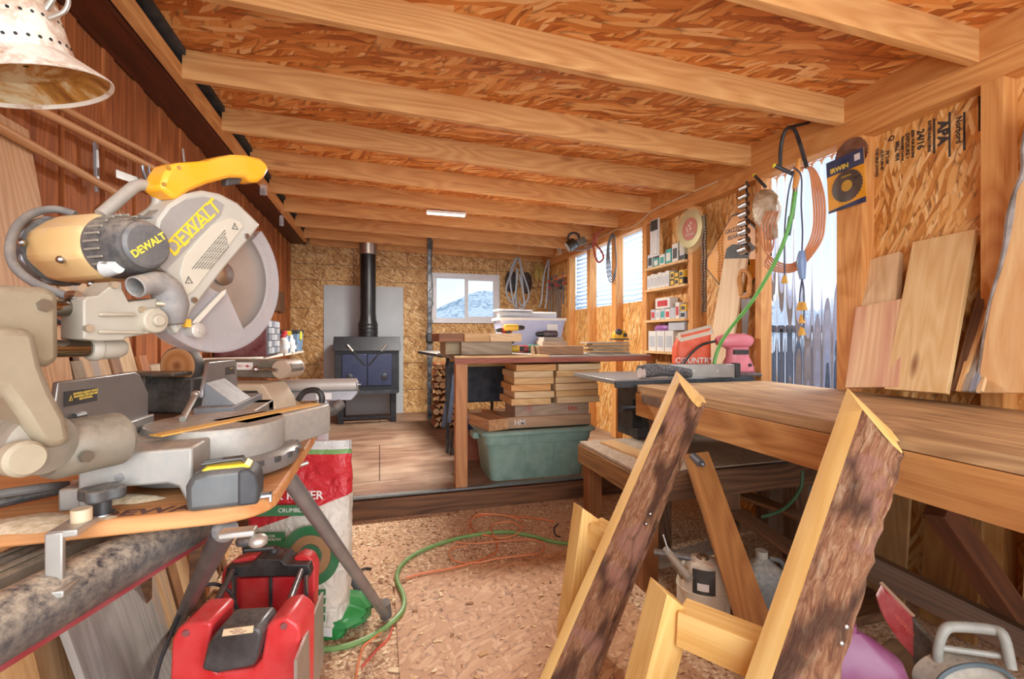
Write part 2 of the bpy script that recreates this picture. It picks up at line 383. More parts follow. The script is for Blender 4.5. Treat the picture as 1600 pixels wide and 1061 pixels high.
g.out('panel_seam', plain('#3a2412', .9), wb, smooth=False)
# back window: white sliding sash
WF = plain('#d9dade', .4)
wn_ = struct(G().box(0, 0, 0, 0, 0, 0).out('window_1', WF)) if False else None
g = G(); fw = .055
def rect_frame(g, x0, x1, z0, z1, w, y0, y1):
    g.box(x0, x1, y0, y1, z0, z0 + w).box(x0, x1, y0, y1, z1 - w, z1).box(x0, x0 + w, y0, y1, z0 + w, z1 - w).box(x1 - w, x1, y0, y1, z0 + w, z1 - w)
rect_frame(g, wx0 - .02, wx1 + .02, wz0 - .02, wz1 + .02, .06, YB - .03, YB + .05)
wm = (wx0 + wx1) / 2 + .0
win = struct(g.out('window_1', WF, bevel=.004))
g = G(); rect_frame(g, wx0 + .03, wm + .02, wz0 + .03, wz1 - .03, .028, YB - .005, YB + .02); g.out('fixed_sash', WF, win, bevel=.003)
g = G(); rect_frame(g, wm - .02, wx1 - .03, wz0 + .03, wz1 - .03, .05, YB - .025, YB + .0); g.out('sliding_sash', WF, win, bevel=.003)
g = G(); g.cbox((wm - .0, YB - .035, (wz0 + wz1) / 2 - .02), .02, .02, .06); g.out('latch', WF, win)
s = NT('clear_glass'); s.b.inputs['Transmission Weight'].default_value = 1; s.b.inputs['IOR'].default_value = 1.02
GLASS = s.fin('#f2f8fa', .02)
g = G(); g.box(wx0 + .04, wx1 - .04, YB + .008, YB + .011, wz0 + .04, wz1 - .04); g.out('pane', GLASS, win, smooth=False)
# snowy hills far beyond the back window
random.seed(3)
g = G(); NX, NY = 70, 14; V = []
def hill(x, y): return 3 + 26 * math.exp(-((x - 55) / 34) ** 2) + 10 * math.exp(-((x - 18) / 16) ** 2) + 2.0 * sin(x * .21) + 1.2 * sin(x * .57 + 1)
def ridge(q): return .055 + .055 * min(1, max(0, (q - .08) / .16)) ** .8 + .006 * sin(q * 40)
for j in range(NY):
    t = j / (NY - 1); y = 90 + 130 * t
    V.append([g.v((-60 + 260 * i / (NX - 1), y, -.4 + ridge((-60 + 260 * i / (NX - 1)) / y) * y * t ** .8 + .35 * sin(i * 1.3 + j * 2.1) * t)) for i in range(NX)])
for j in range(NY - 1):
    for i in range(NX - 1): g.f([V[j][i], V[j][i + 1], V[j + 1][i + 1], V[j + 1][i]])
s = NT('snowy_hillside'); v = s.coords(False); vo = s.node('ShaderNodeTexVoronoi', Scale=.5); s.link(v, vo.inputs['Vector']); nn = s.noise(v, .05, 4)
f = s.math('GREATER_THAN', s.math('ADD', s.math('MULTIPLY', nn, 1.3), s.math('MULTIPLY', vo.outputs['Distance'], -1.0)), .26)
hills = struct(g.out('hills', s.fin(s.mix(f, '#e6edf3', '#8ba6b4'), .9)))
# right wall: studs, strand board, clear corrugated panels
n0 = n
STUDS = [(5.735, 5.81), (5.11, 5.19), (4.47, 4.565), (3.875, 3.95), (3.20, 3.262), (2.50, 2.55), (1.83, 1.97), (1.255, 1.33), (.60, .68)]
for (a, b) in STUDS:
    struct(board('trim_%d' % n, (XR + .045, (a + b) / 2, 0 if a < STEP else RF), (XR + .045, (a + b) / 2, 2.307), b - a, .09, LUMR, n=(1, 0, 0))); n += 1
s = NT('clear_corrugated_plastic'); s.b.inputs['Transmission Weight'].default_value = .95; s.b.inputs['IOR'].default_value = 1.06
CLEAR = s.fin('#f4f6f8', .04)
s = NT('milky_plastic_sheet'); dfn = s.node('ShaderNodeBsdfTranslucent'); 
w = s.node('ShaderNodeTexWave', Scale=6.0, Distortion=2.0); w.bands_direction = 'Z'; s.link(s.coords(False), w.inputs[0])
cc = s.ramp(w.outputs[1], [(.2, '#707d8e'), (.8, '#aebbc8')]); s.link(cc, dfn.inputs[0])
tr = s.node('ShaderNodeBsdfTransparent'); ms = s.node('ShaderNodeMixShader'); ms.inputs[0].default_value = .0
s.link(dfn.outputs[0], ms.inputs[1]); s.link(tr.outputs[0], ms.inputs[2]); s.link(ms.outputs[0], s.n['Material Output'].inputs[0]); MILK = s.m
def corr(y0, y1, z0, z1, mat, name):
    g = G(); A = []; m = int((y1 - y0) / .008); 
    for i in range(m + 1):
        y = y0 + (y1 - y0) * i / m; x = XO + .012 + .006 * sin(y * 2 * pi / .065); A.append((g.v((x, y, z0)), g.v((x, y, z1))))
    for p, q in zip(A, A[1:]): g.f([p[0], q[0], q[1], p[1]])
    return g
for i, (y0, y1, z0) in enumerate([(5.19, 5.735, 1.6), (4.565, 5.11, 1.6), (3.95, 4.47, 1.6)]):
    g = corr(y0, y1, z0, 2.31, MILK, ''); w_ = struct(g.out('window_%d' % (i + 2), MILK))
g = corr(1.97, 2.50, .9, 2.31, CLEAR, ''); struct(g.out('window_5', CLEAR))
g = G()
g.box(XO, XO + .012, 3.95, YB, RF, 1.6).box(XO, XO + .012, 5.81, YB, 1.6, 2.31).box(XO, XO + .012, 2.55, 3.95, 0, 2.31)
g.box(XO, XO + .012, -1.0, 1.90, -.1, 2.31).box(XO, XO + .012, 1.90, 2.55, -.1, .9)
wr = struct(g.out('wall_right', OSBR, smooth=False))
# mill stamp printed sideways on the strand board
INK = plain('#2a1c14', .9); g = G()
MT = frame((XO - .001, 0, 0), (0, 0, -1), (-1, 0, 0))     # text reading downward on the right wall, facing the room
def stamp(t, size, px, py, bold=.0008):
    p = P(px, py, X=XO - .002); M = MT.copy(); M.translation = p; g.text(t, size, M, .0003, bold)
stamp('Norbord', .033, 1498, 203, .001); stamp('APA', .060, 1473, 207, .003); stamp('RATED SHEATHING', .017, 1452, 213); stamp('24/16', .042, 1438, 218, .0015)
stamp('SIZED FOR SPACING', .015, 1426, 225); stamp('EXPOSURE 1', .023, 1418, 228); stamp('THICKNESS 0.418 IN', .014, 1410, 232); stamp('MILL 404', .026, 1402, 236); stamp('Q', .036, 1393, 216, .001)
stamp('PS 2-04', .022, 1386, 246); stamp('HUD-UM-40', .020, 1378, 250); stamp('THIS SIDE DOWN', .019, 1370, 254)
for px, y0, y1 in ((1484, 175, 245), (1460, 185, 240), (1507, 175, 235), (1531, 150, 205)):
    a, b = P(px, y0, X=XO), P(px, y1, X=XO); g.box(XO - .002, XO - .0005, a.y - .004, a.y + .004, b.z, a.z)
g.out('mill_stamp', INK, wr, smooth=False)
# printed rows on the ceiling strand board
g = G(); random.seed(5)
def crow(t, size, x, y): 
    z = zb(x) + .1385; g.text(t, size, Matrix.Translation((x, y, z)) @ Matrix.Rotation(math.atan(SL), 4, 'Y') @ Matrix.Diagonal((1, -1, 1, 1)), .0003, .001)
for x, t in ((-.45, 'THIS SIDE DOWN'), (.35, 'PANEL GRADE'), (.95, 'EXPOSURE 1'), (1.55, 'THIS SIDE DOWN'), (2.05, 'SHEATHING')): crow(t, .085, x, 3.50)
for x, t in ((-.1, 'STRENGTH AXIS'), (1.9, 'THIS WAY')): crow(t, .07, x, 4.12)
g.out('mill_stamp', INK, ceil, smooth=False)
g = G()
for y in (3.70,): pass
g.bm.free()

# seen dimly through the clear panel: deck rail, shrub, leaning boards, snow bank, a shed
def outside(nm, g, m): return struct(g.out(nm, m))
g = G(); g.box(5.2, 5.3, -2, 9, 1.30, 1.40)
for y in (1, 3, 5, 7): g.box(5.2, 5.3, y, y + .1, -.25, 1.35)
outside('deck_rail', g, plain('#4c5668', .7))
g = G(); random.seed(6)
for i in range(26): g.ball((random.uniform(7.5, 9.5), random.uniform(3.5, 9.5), random.uniform(-.2, .8)), random.uniform(.3, .7), seg=10, rg=6)
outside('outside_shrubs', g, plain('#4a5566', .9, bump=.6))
g = G()
for i in range(7): y = 2.4 + i * .16; g.hexa([(3.1 + .1 * i, y, -.25), (3.13 + .1 * i, y, -.25), (3.13 + .1 * i, y + .12, -.25), (3.1 + .1 * i, y + .12, -.25), (2.75, y + .25, .8 + .2 * (i % 3)), (2.78, y + .25, .8 + .2 * (i % 3)), (2.78, y + .37, .8 + .2 * (i % 3)), (2.75, y + .37, .8 + .2 * (i % 3))])
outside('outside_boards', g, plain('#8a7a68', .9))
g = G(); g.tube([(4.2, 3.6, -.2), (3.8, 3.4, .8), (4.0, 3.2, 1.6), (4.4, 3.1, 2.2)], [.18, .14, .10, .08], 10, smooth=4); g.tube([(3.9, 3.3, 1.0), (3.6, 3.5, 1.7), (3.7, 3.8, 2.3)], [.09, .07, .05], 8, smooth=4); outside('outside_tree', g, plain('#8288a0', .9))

# cable stapled along the top plate, and the pale line worn into the rear floor
g = G(); random.seed(2); g.tube([(XR - .008, y, 2.40 + .018 * sin(y * 2.3) - (.05 if 3.9 < y < 4.3 else 0)) for y in [2.9 + .22 * i for i in range(15)]], .006, 8, smooth=3)
cb_ = g.out('wall_cable', plain('#d8c8a8', .5)); tag(cb_, 'pale electric cable stapled along the top plate of the right wall', 'cable')
# ================================================================ LEFT FOREGROUND: saw stand, platform, mitre saw
def tr(M, px, py, y=0.0):
    """where the ray of a photo pixel meets the plane local y = const of frame M, as local (x, z)"""
    Mi_ = M.inverted(); o = Mi_ @ Vector((0, 0, EYE)); p = Mi_ @ P(px, py, D=1.0); d = p - o
    k = (y - o.y) / d.y; q = o + d * k; return (q.x, q.z)
def trs(M, pts, y=0.0): return [tr(M, a, b, y) for a, b in pts]
def slab(g, poly, y0, y1):
    g.rings([[(x, y0, z) for x, z in poly], [(x, y1, z) for x, z in poly]]); return g
BT = .97
YELD = plain('#e0a83a', .45, dust=.55); YELH = plain('#f6a91a', .35); MOT = plain('#d8b070', .5, dust=.5)
GOLD = plain('#94856a', .45, .2, dust=.45, scale=6); CREAM = plain('#a39a8a', .5, dust=.3)
VENT = plain('#3a3a3c', .5, dust=.6)
# --- saw stand
st = thing('saw_stand', 'black tubular folding saw stand carrying the wooden platform and mitre saw', 'saw stand', TR(-.42, 1.0, 0))
def sg(M=None): g = G(); g.M = Matrix.Translation((.42, -1.0, 0)); return g
DUSTY = plain('#34343a', .45, dust=1.0, scale=8)
g = sg(); ra = P(238, 850, Z=.885); rb = P(-10, 985, Z=.885); dr = (rb - ra).normalized()
g.tube([ra - dr * .12, ra + dr * 1.1], .041, 20); g.out('beam', DUSTY, st)
off = Vector((-.085, .0, .012))
g = sg(); 
for w_ in (-.05, .0): 
    a = ra + off + Vector((w_, 0, 0)) - dr * .10; b = ra + off + Vector((w_, 0, 0)) + dr * 1.05
    MM = frame(a, b - a); L = (b - a).length; M0 = g.M; g.M = g.M @ MM; g.box(0, L, -.018, .018, -.02, .02); g.box(0, L, -.006, .006, .02, .026); g.M = M0
g.outs('side_rail', plain('#8a7c68', .5, .3, dust=.8), st, bevel=.003)
g = sg(); g.tube([ra + Vector((.012, 0, -.042)) - dr * .12, ra + Vector((.012, 0, -.042)) + dr * 1.1], .006, 8); g.out('red_edge_strip', plain('#8e2a30', .5), st)
LEGM = plain('#8c8f92', .4, .6, dust=.35); LEGD = plain('#3b3f48', .45, .3, dust=.45)
def leg(pts, r, m, foot=True):
    g = sg(); g.tube(pts, r, 16); o = g.out('leg', m, st)
    if foot:
        g = sg(); e = Vector(pts[-1]); g.tube([e + Vector((0, 0, .05)) * 1.0 + (Vector(pts[0]) - e).normalized() * .03, e], [r * 1.25, r * 1.35], 14); g.out('rubber_foot', RUBBER, o)
leg([P(447, 742, Z=.925), P(603, 962, Z=.02)], .019, LEGM)
leg([P(352, 828, Z=.93), P(352, 828, Z=.93) + (P(283, 965, Z=.30) - P(352, 828, Z=.93)) * (.92 / .63)], .019, LEGD)
g = sg(); p = P(372, 832, Z=.94); g.cbox(p, .05, .025, .010); g.ball(p + Vector((.03, -.01, -.012)), .014, .014, .01); g.out('leg_bracket', ALU, st, bevel=.003)
g = sg(); p = P(450, 735, Z=.93); g.cyl(p + Vector((-.01, 0, 0)), p + Vector((.04, .02, .01)), .005, seg=10).ball(p, .017, .017, .014); g.out('leg_pivot_bolt', ALU, st)
# --- platform
g = G(); X0, X1, Y0, Y1 = -1.05, -.172, .795, 1.43; rr = .075
poly = [(X0, Y0)] + [(X1 - rr + rr * sin(a), Y0 + .028 + rr - rr * cos(a)) for a in [i * pi / 16 for i in range(9)]] + [(X1, Y1 - .05), (X1 - .05, Y1), (X0, Y1)]
g.prism(poly, BT - .026, BT)
plat = g.out('saw_platform', wood('#c07a44', '#e2a468', '#8a4a20', name='platform_board'), bevel=.004)
tag(plat, 'orange-brown wooden platform board on the saw stand under the mitre saw', 'board')
g = G(); q = P(250, 801, Z=BT); g.text('DEWALT', .034, Matrix.Translation(q + Vector((0, .01, .0006))) , .0003, .001, sx=1.3); g.out('burnt_lettering', plain('#5a2c14', .8), plat, smooth=False)
# clamp and knob on the near edge
cl = thing('platform_clamp', 'grey metal clamp bracket hooked over the near edge of the saw platform', 'clamp', Matrix.Translation(P(118, 862, Z=BT)))
def lg(o): g = G(); g.M = o.matrix_basis.inverted(); return g
c0 = P(122, 826, Z=BT)
g = lg(cl); g.cbox(c0 + Vector((0, -.01, .006)), .034, .05, .010).cbox(c0 + Vector((-.008, -.033, -.028)), .020, .008, .075).cbox(c0 + Vector((-.012, -.03, -.064)), .052, .055, .010); g.out('bracket', ALU, cl, bevel=.002)
g = lg(cl); g.cyl(c0 + Vector((.004, .0, .01)), c0 + Vector((.004, .0, .028)), .012, seg=16); g.out('bolt_head', plain('#c9b391', .5, dust=.4), cl, bevel=.001)
kn = thing('lobed_hand_screw', 'black four-lobed clamp knob standing on the saw platform', 'knob', Matrix.Translation(P(160, 806, Z=BT)))
kp = [((.026 + .004 * cos(4 * a)) * cos(a), (.026 + .004 * cos(4 * a)) * sin(a)) for a in [2 * pi * i / 48 for i in range(48)]]
g = G(); g.prism(kp, .026, .044); g.out('knob', BLACKP, kn, bevel=.003); g = G(); g.cyl((0, 0, .004), (0, 0, .027), .011, seg=16); g.out('stem', BLACK, kn); g = G(); g.cyl((0, 0, 0), (0, 0, .005), .016, seg=18); g.out('washer', STEEL, kn)
# --- tape measure
tp = thing('tape_measure', 'grey and yellow tape measure lying on the corner of the saw platform', 'tape measure', Matrix.Translation(P(346, 796, Z=BT)) @ Matrix.Rotation(R(6), 4, 'Z'))
g = G(); pr = [(-.047, 0), (-.048, .04), (-.040, .058), (-.015, .062), (.03, .062), (.046, .052), (.050, .03), (.049, 0)]
slab(g, pr, -.002, .058); g.out('case', plain('#4b4d4c', .32, .2, dust=.15), tp, bevel=.009)
g = G(); slab(g, [(.022, .002), (.022, .058), (.036, .060), (.0485, .05), (.0525, .03), (.0515, .002)], -.005, .061); g.out('rubber_grip', plain('#222224', .6), tp, bevel=.005)
g = G(); slab(g, [(-.030, .060), (-.02, .066), (.03, .066), (.040, .059)], .006, .050); g.out('yellow_top', plain('#f2d21a', .35), tp, bevel=.003)
g = G(); g.tube([(-.03, .02, .068), (.0, .02, .071), (.025, .02, .072), (.028, .02, .066)], .0028, 8).tube([(-.03, .034, .068), (.0, .034, .071), (.025, .034, .072), (.028, .034, .066)], .0028, 8).cbox((.012, .027, .073), .03, .014, .002); g.out('belt_clip', plain('#55534f', .4, .7), tp)
g = G(); g.cbox((.058, .03, .006), .016, .018, .004).cbox((.066, .03, .002), .003, .018, .012); g.out('end_hook', STEEL, tp)
# --- mitre saw
al = R(33); Dv = Vector((sin(al), cos(al), 0)); K0 = Vector((-.155, 1.25, 0)) - .35 * Dv
SM = frame(K0, Dv, (0, 0, 1))                   # x along the blade, y to its far side, z up
ALUT = plain('#97948e', .5, .25, dust=.85, scale=9)
sw = thing('mitre_saw', 'dusty yellow and grey sliding mitre saw with raised head on the wooden platform', 'mitre saw', SM.copy())
SI = SM.inverted()
def S(): return G()
def W_(): g = G(); g.M = SI.copy(); return g     # built in world coordinates, stored under the saw
# base casting (axis aligned) with arched foot
bx0, bx1, by0, by1 = -.445, -.292, .862, 1.46
g = W_()
arch = [(bx0, BT), (bx0 + .012, BT), (bx0 + .03, BT + .028), (bx0 + .045, BT + .034), (bx1 - .035, BT + .034), (bx1 - .02, BT + .028), (bx1 - .008, BT), (bx1, BT), (bx1, 1.06), (bx0 + .0, 1.056)]
M0 = g.M; slab(g, arch, by0, by0 + .09); g.box(bx0, bx1, by0 + .09, by1, BT + .02, 1.06)
g.box(bx0, bx1, by1 - .06, by1, BT, 1.06); g.box(bx0 - .03, bx0, by0 + .01, by0 + .06, BT, BT + .035)
g.out('base', ALUT, sw, bevel=.006)
g = W_(); g.cyl((bx0 + .055, by0 - .003, 1.02), (bx0 + .055, by0, 1.02), .006, seg=14); g.cyl((bx0 - .015, by0 + .035, BT + .035), (bx0 - .015, by0 + .035, BT + .041), .011, seg=6); g.outs('bolt', STEEL, sw)
tc_ = Vector((-.316, 1.065, 0))
g = W_(); g.lathe([(.146, BT + .01), (.150, BT + .015), (.150, BT + .036), (.142, BT + .042), (.120, BT + .043)], (tc_.x, tc_.y, 0), seg=56); g.out('mitre_scale_ring', ALUC, sw, ang=40)
g = W_()
for i in range(9):
    a = R(-75 + i * 14); c = (tc_.x + .1505 * cos(a), tc_.y + .1505 * sin(a), BT + .033); g.cbox(c, .012, .006, .010, Matrix.Rotation(a + pi / 2, 3, 'Z'))
g.outs('detent_notch', BLACKP, sw)
g = W_(); g.lathe([(.122, BT + .04), (.124, 1.062), (.120, 1.070)], (tc_.x, tc_.y, 0), seg=56); g.out('turntable', ALUT, sw, ang=40)
g = S(); g.rings([[(x, w * k, z) for k, z in ((-1, 1.0), (-1, 1.062), (-.9, 1.07), (.9, 1.07), (1, 1.062), (1, 1.0))] for x, w in ((.10, .055), (.20, .048), (.33, .042), (.36, .036), (.375, .02))]); g.out('turntable_arm', ALUT, sw, bevel=.003)
g = S(); g.box(-.04, .35, -.014, -.002, 1.0695, 1.0725).box(-.04, .35, .002, .014, 1.0695, 1.0725); g.out('kerf_plate', plain('#e3a640', .5, dust=.4), sw)
g = S(); g.tube([(.37, -.01, 1.045), (.395, -.02, 1.05), (.42, -.022, 1.062)], [.014, .012, .014], 12); g.out('mitre_lock_handle', BLACKP, sw)
# fences
def fence_(pts, X, th=.008): 
    g = W_(); q = [P(a, b, X=X) for a, b in pts]; g.rings([[(X, p.y, p.z) for p in q], [(X - th, p.y, p.z) for p in q]]); return g, q
fp = [(91, 690), (86, 640), (92, 597), (212, 581), (219, 586), (232, 614), (232, 664), (205, 676)]
g, _ = fence_(fp, -.44); fn = g.out('fence', plain('#9a9a98', .38, .8, dust=.15), sw, bevel=.002)
def sticker(pts, X, lines, parent, tri=True):
    q = [P(a, b, X=X + .001) for a, b in pts]; g = W_(); g.rings([[(X + .0012, p.y, p.z) for p in q], [(X + .0004, p.y, p.z) for p in q]]); o = g.out('warning_sticker', BLACK, parent, smooth=False)
    o.parent = parent; c = sum((p for p in q), Vector()) / len(q); h = q[0].z - q[-1].z; w = q[1].y - q[0].y; g = W_(); MM = Matrix(((0, 0, 1, 0), (1, 0, 0, 0), (0, 1, 0, 0), (0, 0, 0, 1)))
    for i, t in enumerate(lines):
        M2 = MM.copy(); M2.translation = (X + .0016, c.y + w * .13, c.z + h * (.28 - .2 * i)); g.text(t, h * .2, M2, .0002, .0002, sx=1.3)
    if tri:
        M2 = MM.copy(); M2.translation = (X + .0016, q[0].y + w * .16, c.z); g.disc(h * .17, h * .24, 0, .0004, 3, M=M2 @ Matrix.Rotation(pi / 2, 4, 'Z')); g.text('!', h * .26, M2, .0002)
    g.out('sticker_text', plain('#d8b84a', .5), parent, smooth=False)
sticker([(101, 612), (151, 606), (152, 626), (101, 636)], -.44, ['ALWAYS ADJUST FENCE', 'PROPERLY BEFORE USE', 'SEE MANUAL'], fn)
g = W_(); p = P(122, 650, X=-.439); g.tube([p + Vector((0, -.012, 0)), p + Vector((0, .012, 0))], .006, 10); g.out('slot', BLACKP, fn)
g = W_(); g.box(-.455, -.435, by0 + .01, 1.09, 1.055, 1.085); g.outs('fence_foot', ALUC, sw, bevel=.003)
fp2 = [(317, 622), (318, 607), (327, 566), (367, 562), (370, 566), (371, 600), (372, 606)]
g, _ = fence_(fp2, -.40); fn2 = g.out('fence', plain('#a5a8ac', .35, .8, dust=.1), sw, bevel=.002)
sticker([(353, 574), (366, 572), (367, 584), (353, 586)], -.40, ['CAUTION'], fn2, False)
g = W_(); g.box(-.412, -.33, 1.22, 1.5, 1.055, 1.075); g.rings([[(-.41, 1.26, 1.07), (-.33, 1.26, 1.07), (-.40, 1.26, 1.13)], [(-.41, 1.40, 1.07), (-.33, 1.40, 1.07), (-.40, 1.40, 1.13)]]); g.outs('fence_foot', plain('#7f858b', .55, .2, dust=.4), sw, bevel=.002)
g = W_(); a = P(268, 664, Z=1.072); g.tube([P(285, 655, Z=1.075), P(300, 628, X=-.40), P(306, 616, X=-.40)], .006, 10).ball(P(306, 616, X=-.40), .009); g.out('fence_lock', ALU, sw)
# rear rail support and arm
g = S(); slab(g, trs(SM, [(-90, 446), (0, 446), (60, 449), (76, 453), (83, 463), (84, 557), (80, 567), (66, 573), (52, 573), (30, 560), (-90, 560)], -.03), -.045, .035); g.out('rail_support', GOLD, sw, bevel=.012)
g = S(); slab(g, trs(SM, [(-90, 505), (-10, 512), (26, 513), (36, 524), (46, 570), (62, 610), (84, 650), (92, 690), (60, 700), (35, 690), (10, 650), (-20, 610), (-90, 600)], -.045), -.075, .0); g.out('support_arm', GOLD, sw, bevel=.010)
g = S(); c1 = tr(SM, 45, 728, -.03); c2 = tr(SM, 118, 700, -.03)
g.lathe([(.02, -.065), (.038, -.06), (.043, -.03), (.043, .05)], (c1[0], 0, c1[1] + .03), (0, 1, 0), 32); g.lathe([(.034, 0), (.04, .01), (.04, .09), (.03, .10)], (c1[0] + .02, -.02, c1[1] + .012), (1, 0, 0), 28)
g.out('tilt_housing', plain('#857d6e', .5, .3, dust=.5), sw)
g = S(); g.lathe([(.018, 0), (.022, .006), (.022, .02)], (c1[0] - .028, -.085, c1[1] + .02), (0, 1, 0), 24); g.out('tilt_knob', plain('#a3967c', .5, dust=.5), sw)
g = S()
for a, b in ((72, 477), (122, 712)):
    c = tr(SM, a, b, -.05); g.lathe([(.0085, 0), (.0085, .006)], (c[0], -.05 if b < 600 else -.07, c[1]), (0, 1, 0), 6)
g.outs('hex_bolt', plain('#8a8478', .35, .8), sw)
for py_l, py_r in ((481, 481), (545, 544)):
    g = S(); a = tr(SM, 60, py_l, -.005); b = tr(SM, 160, py_r, -.005); g.cyl((a[0], -.005, a[1]), (b[0], -.005, b[1]), .0125, seg=24); g.out('slide_rail', plain('#8e8478', .15, 1, var=.05), sw)
# carriage
g = S(); slab(g, trs(SM, [(127, 470), (133, 464), (150, 462), (163, 452), (178, 440), (187, 441), (188, 452), (198, 472), (240, 466), (256, 474), (258, 500), (252, 512), (238, 520), (192, 528), (190, 532), (150, 533), (127, 530)], -.035), -.040, .01); g.out('carriage', CREAM, sw, bevel=.004)
g = S(); c = tr(SM, 237, 501, -.04); g.lathe([(.019, -.052), (.021, -.045), (.021, 0)], (c[0], 0, c[1]), (0, 1, 0), 30); g.lathe([(.009, -.060), (.010, -.05)], (c[0], 0, c[1]), (0, 1, 0), 24)
q = trs(SM, [(153, 489), (210, 489), (210, 494), (153, 494)], -.042); slab(g, q, -.047, -.035); q = trs(SM, [(153, 516), (230, 518), (230, 522), (153, 521)], -.042); slab(g, q, -.047, -.035); g.outs('carriage_rib', plain('#a89d88', .5, dust=.5), sw, bevel=.002)
for py_ in (481, 545):
    g = S(); a = tr(SM, 137, py_, -.005); b = tr(SM, 193, py_ - 1, -.005); L = b[0] - a[0]
    g.lathe([(.016, 0), (.0185, .004), (.0185, .012), (.0165, .014), (.0165, L * .8), (.012, L)], (a[0], -.005, a[1]), (1, 0, 0), 26); g.out('rail_collar', CREAM, sw)
g = S()
for a, b in ((140, 513), (180, 445), (224, 484)):
    c = tr(SM, a, b, -.045); g.lathe([(.005, -.004), (.0055, .003)], (c[0], -.042, c[1]), (0, 1, 0), 12)
c = tr(SM, 250, 474, -.05); g.cyl((c[0], -.04, c[1]), (c[0] + .024, -.05, c[1]), .005, seg=12)
g.outs('carriage_bolt', plain('#b9ab90', .4, .6), sw)
# motor, axis across the blade
mc = tr(SM, 229, 383, -.055); mx_, mz = mc
def ax(off, r, sq=1.0): return [(r * cos(a) + mx_, off, r * sin(a) * sq + mz) for a in [2 * pi * k / 40 for k in range(40)]]
def oct_(off, r): return [(r * (1 + .035 * cos(4 * a)) * cos(a) + mx_, off, r * (1 + .035 * cos(4 * a)) * sin(a) + mz) for a in [2 * pi * (k + .5) / 8 for k in range(8)]]
g = S(); g.rings([oct_(.008, .050), oct_(.02, .056), oct_(.105, .058), oct_(.145, .052)]); g.out('motor_housing', MOT, sw, bevel=.006)
g = S(); g.rings([ax(.135, .056), ax(.15, .058), ax(.172, .054), ax(.185, .040), ax(.19, .02)]); g.out('rear_vent', VENT, sw)
g = S(); g.rings([oct_(.137, .0595), oct_(.145, .0595)]); g.out('motor_seam_plate', plain('#8a8d90', .4, .5), sw, bevel=.002)
g = S(); g.rings([ax(-.05, .036), ax(-.045, .040), ax(-.02, .046), ax(.010, .050)]); vh = g.out('front_vent_housing', VENT, sw)
g = S()
for k in range(26):
    a = 2 * pi * k / 26
    if .35 * pi < a < 1.25 * pi: g.cbox((mx_ + .0485 * cos(a), -.010, mz + .0485 * sin(a)), .003, .030, .003, Matrix.Rotation(-a, 3, 'Y'))
g.outs('vent_fin', plain('#8d8779', .5, dust=.5), vh)
g = S(); g.rings([ax(-.060, .031), ax(-.056, .0355), ax(-.045, .0365)]); cap_ = g.out('end_cap', plain('#4c4c4e', .45, dust=.5), sw)
Mt = Matrix(((1, 0, 0, mx_), (0, 0, -1, -.0605), (0, 1, 0, mz), (0, 0, 0, 1))) @ Matrix.Rotation(R(40), 4, 'Z')
g = S(); g.text('DEWALT', .0155, Mt, .0004, .0004); g.out('logo', plain('#f0d040', .5), cap_, smooth=False)
g = S()
for (a, b, y) in ((108, 402, .05), (143, 436, .06), (64, 385, .13)):
    c = tr(SM, a, b, y); v_ = Vector((c[0] - mx_, 0, c[1] - mz)).normalized() * .058; g.ball((mx_ + v_.x, y, mz + v_.z), .006)
g.outs('motor_screw', STEEL, sw)
g = S(); c = tr(SM, 182, 418, -.03); g.lathe([(.009, -.004), (.011, .004), (.014, .02)], (c[0], -.03, c[1]), (0, 1, 0), 14); g.out('work_light', plain('#cfd0cc', .3), sw)
# upper blade guard
gd = trs(SM, [(247, 418), (243, 372), (249, 342), (265, 320), (290, 303), (318, 297), (345, 302), (372, 316), (392, 335), (408, 351), (396, 368), (352, 420), (303, 485), (279, 524), (270, 510), (272, 480), (280, 450), (262, 425)], -.035)
g = S(); slab(g, gd, -.035, .022); ug = g.out('upper_guard', plain('#b3ad9f', .42, dust=.2), sw, bevel=.006)
g = S(); slab(g, trs(SM, [(250, 418), (247, 372), (253, 345), (268, 325), (290, 312), (318, 307), (338, 312), (350, 320), (345, 336), (300, 380), (258, 424)], -.036), -.0362, -.0345); g.out('label_band', plain('#96908a', .4, dust=.2), ug)
g = S(); slab(g, trs(SM, [(281, 427), (288, 400), (330, 352), (358, 340), (374, 345), (380, 354), (345, 400), (302, 455), (290, 462)], -.036), -.0372, -.0345); g.out('raised_panel', plain('#c6bda9', .45), ug, bevel=.001)
def tm(px0, py0, px1, py1, y):
    a = tr(SM, px0, py0, y); b = tr(SM, px1, py1, y); an = math.atan2(b[1] - a[1], b[0] - a[0])
    return Matrix(((1, 0, 0, (a[0] + b[0]) / 2), (0, 0, -1, y), (0, 1, 0, (a[1] + b[1]) / 2), (0, 0, 0, 1))) @ Matrix.Rotation(an, 4, 'Z'), math.hypot(b[0] - a[0], b[1] - a[1])
Mt, L = tm(272, 386, 334, 325, -.0368)
g = S(); g.text('DEWALT', .036, Mt, .0005, .0004, sx=.95); g.out('logo', plain('#f2c61e', .4), ug, smooth=False)
g = S()
for q_ in ((270, 398, 336, 334), (264, 376, 322, 318)):
    M2, L2 = tm(*q_, -.0366); g.box(0, 0, 0, 0, 0, 0); M0 = g.M; g.M = g.M @ M2; g.box(-L2 / 2, L2 / 2, -.0012, .0012, 0, .0006); g.M = M0
g.outs('logo_border', plain('#f2c61e', .4), ug, smooth=False)
g = S()
for i in range(7):
    M2, L2 = tm(299 + i * 2.6, 422 + i * 2.3, 353 + i * 2.6, 358 + i * 2.3, -.0376); g.text('WARNING TO REDUCE THE RISK OF INJURY READ MANUAL'[:48 - i * 3], .0034, M2, .0002, sx=1.15)
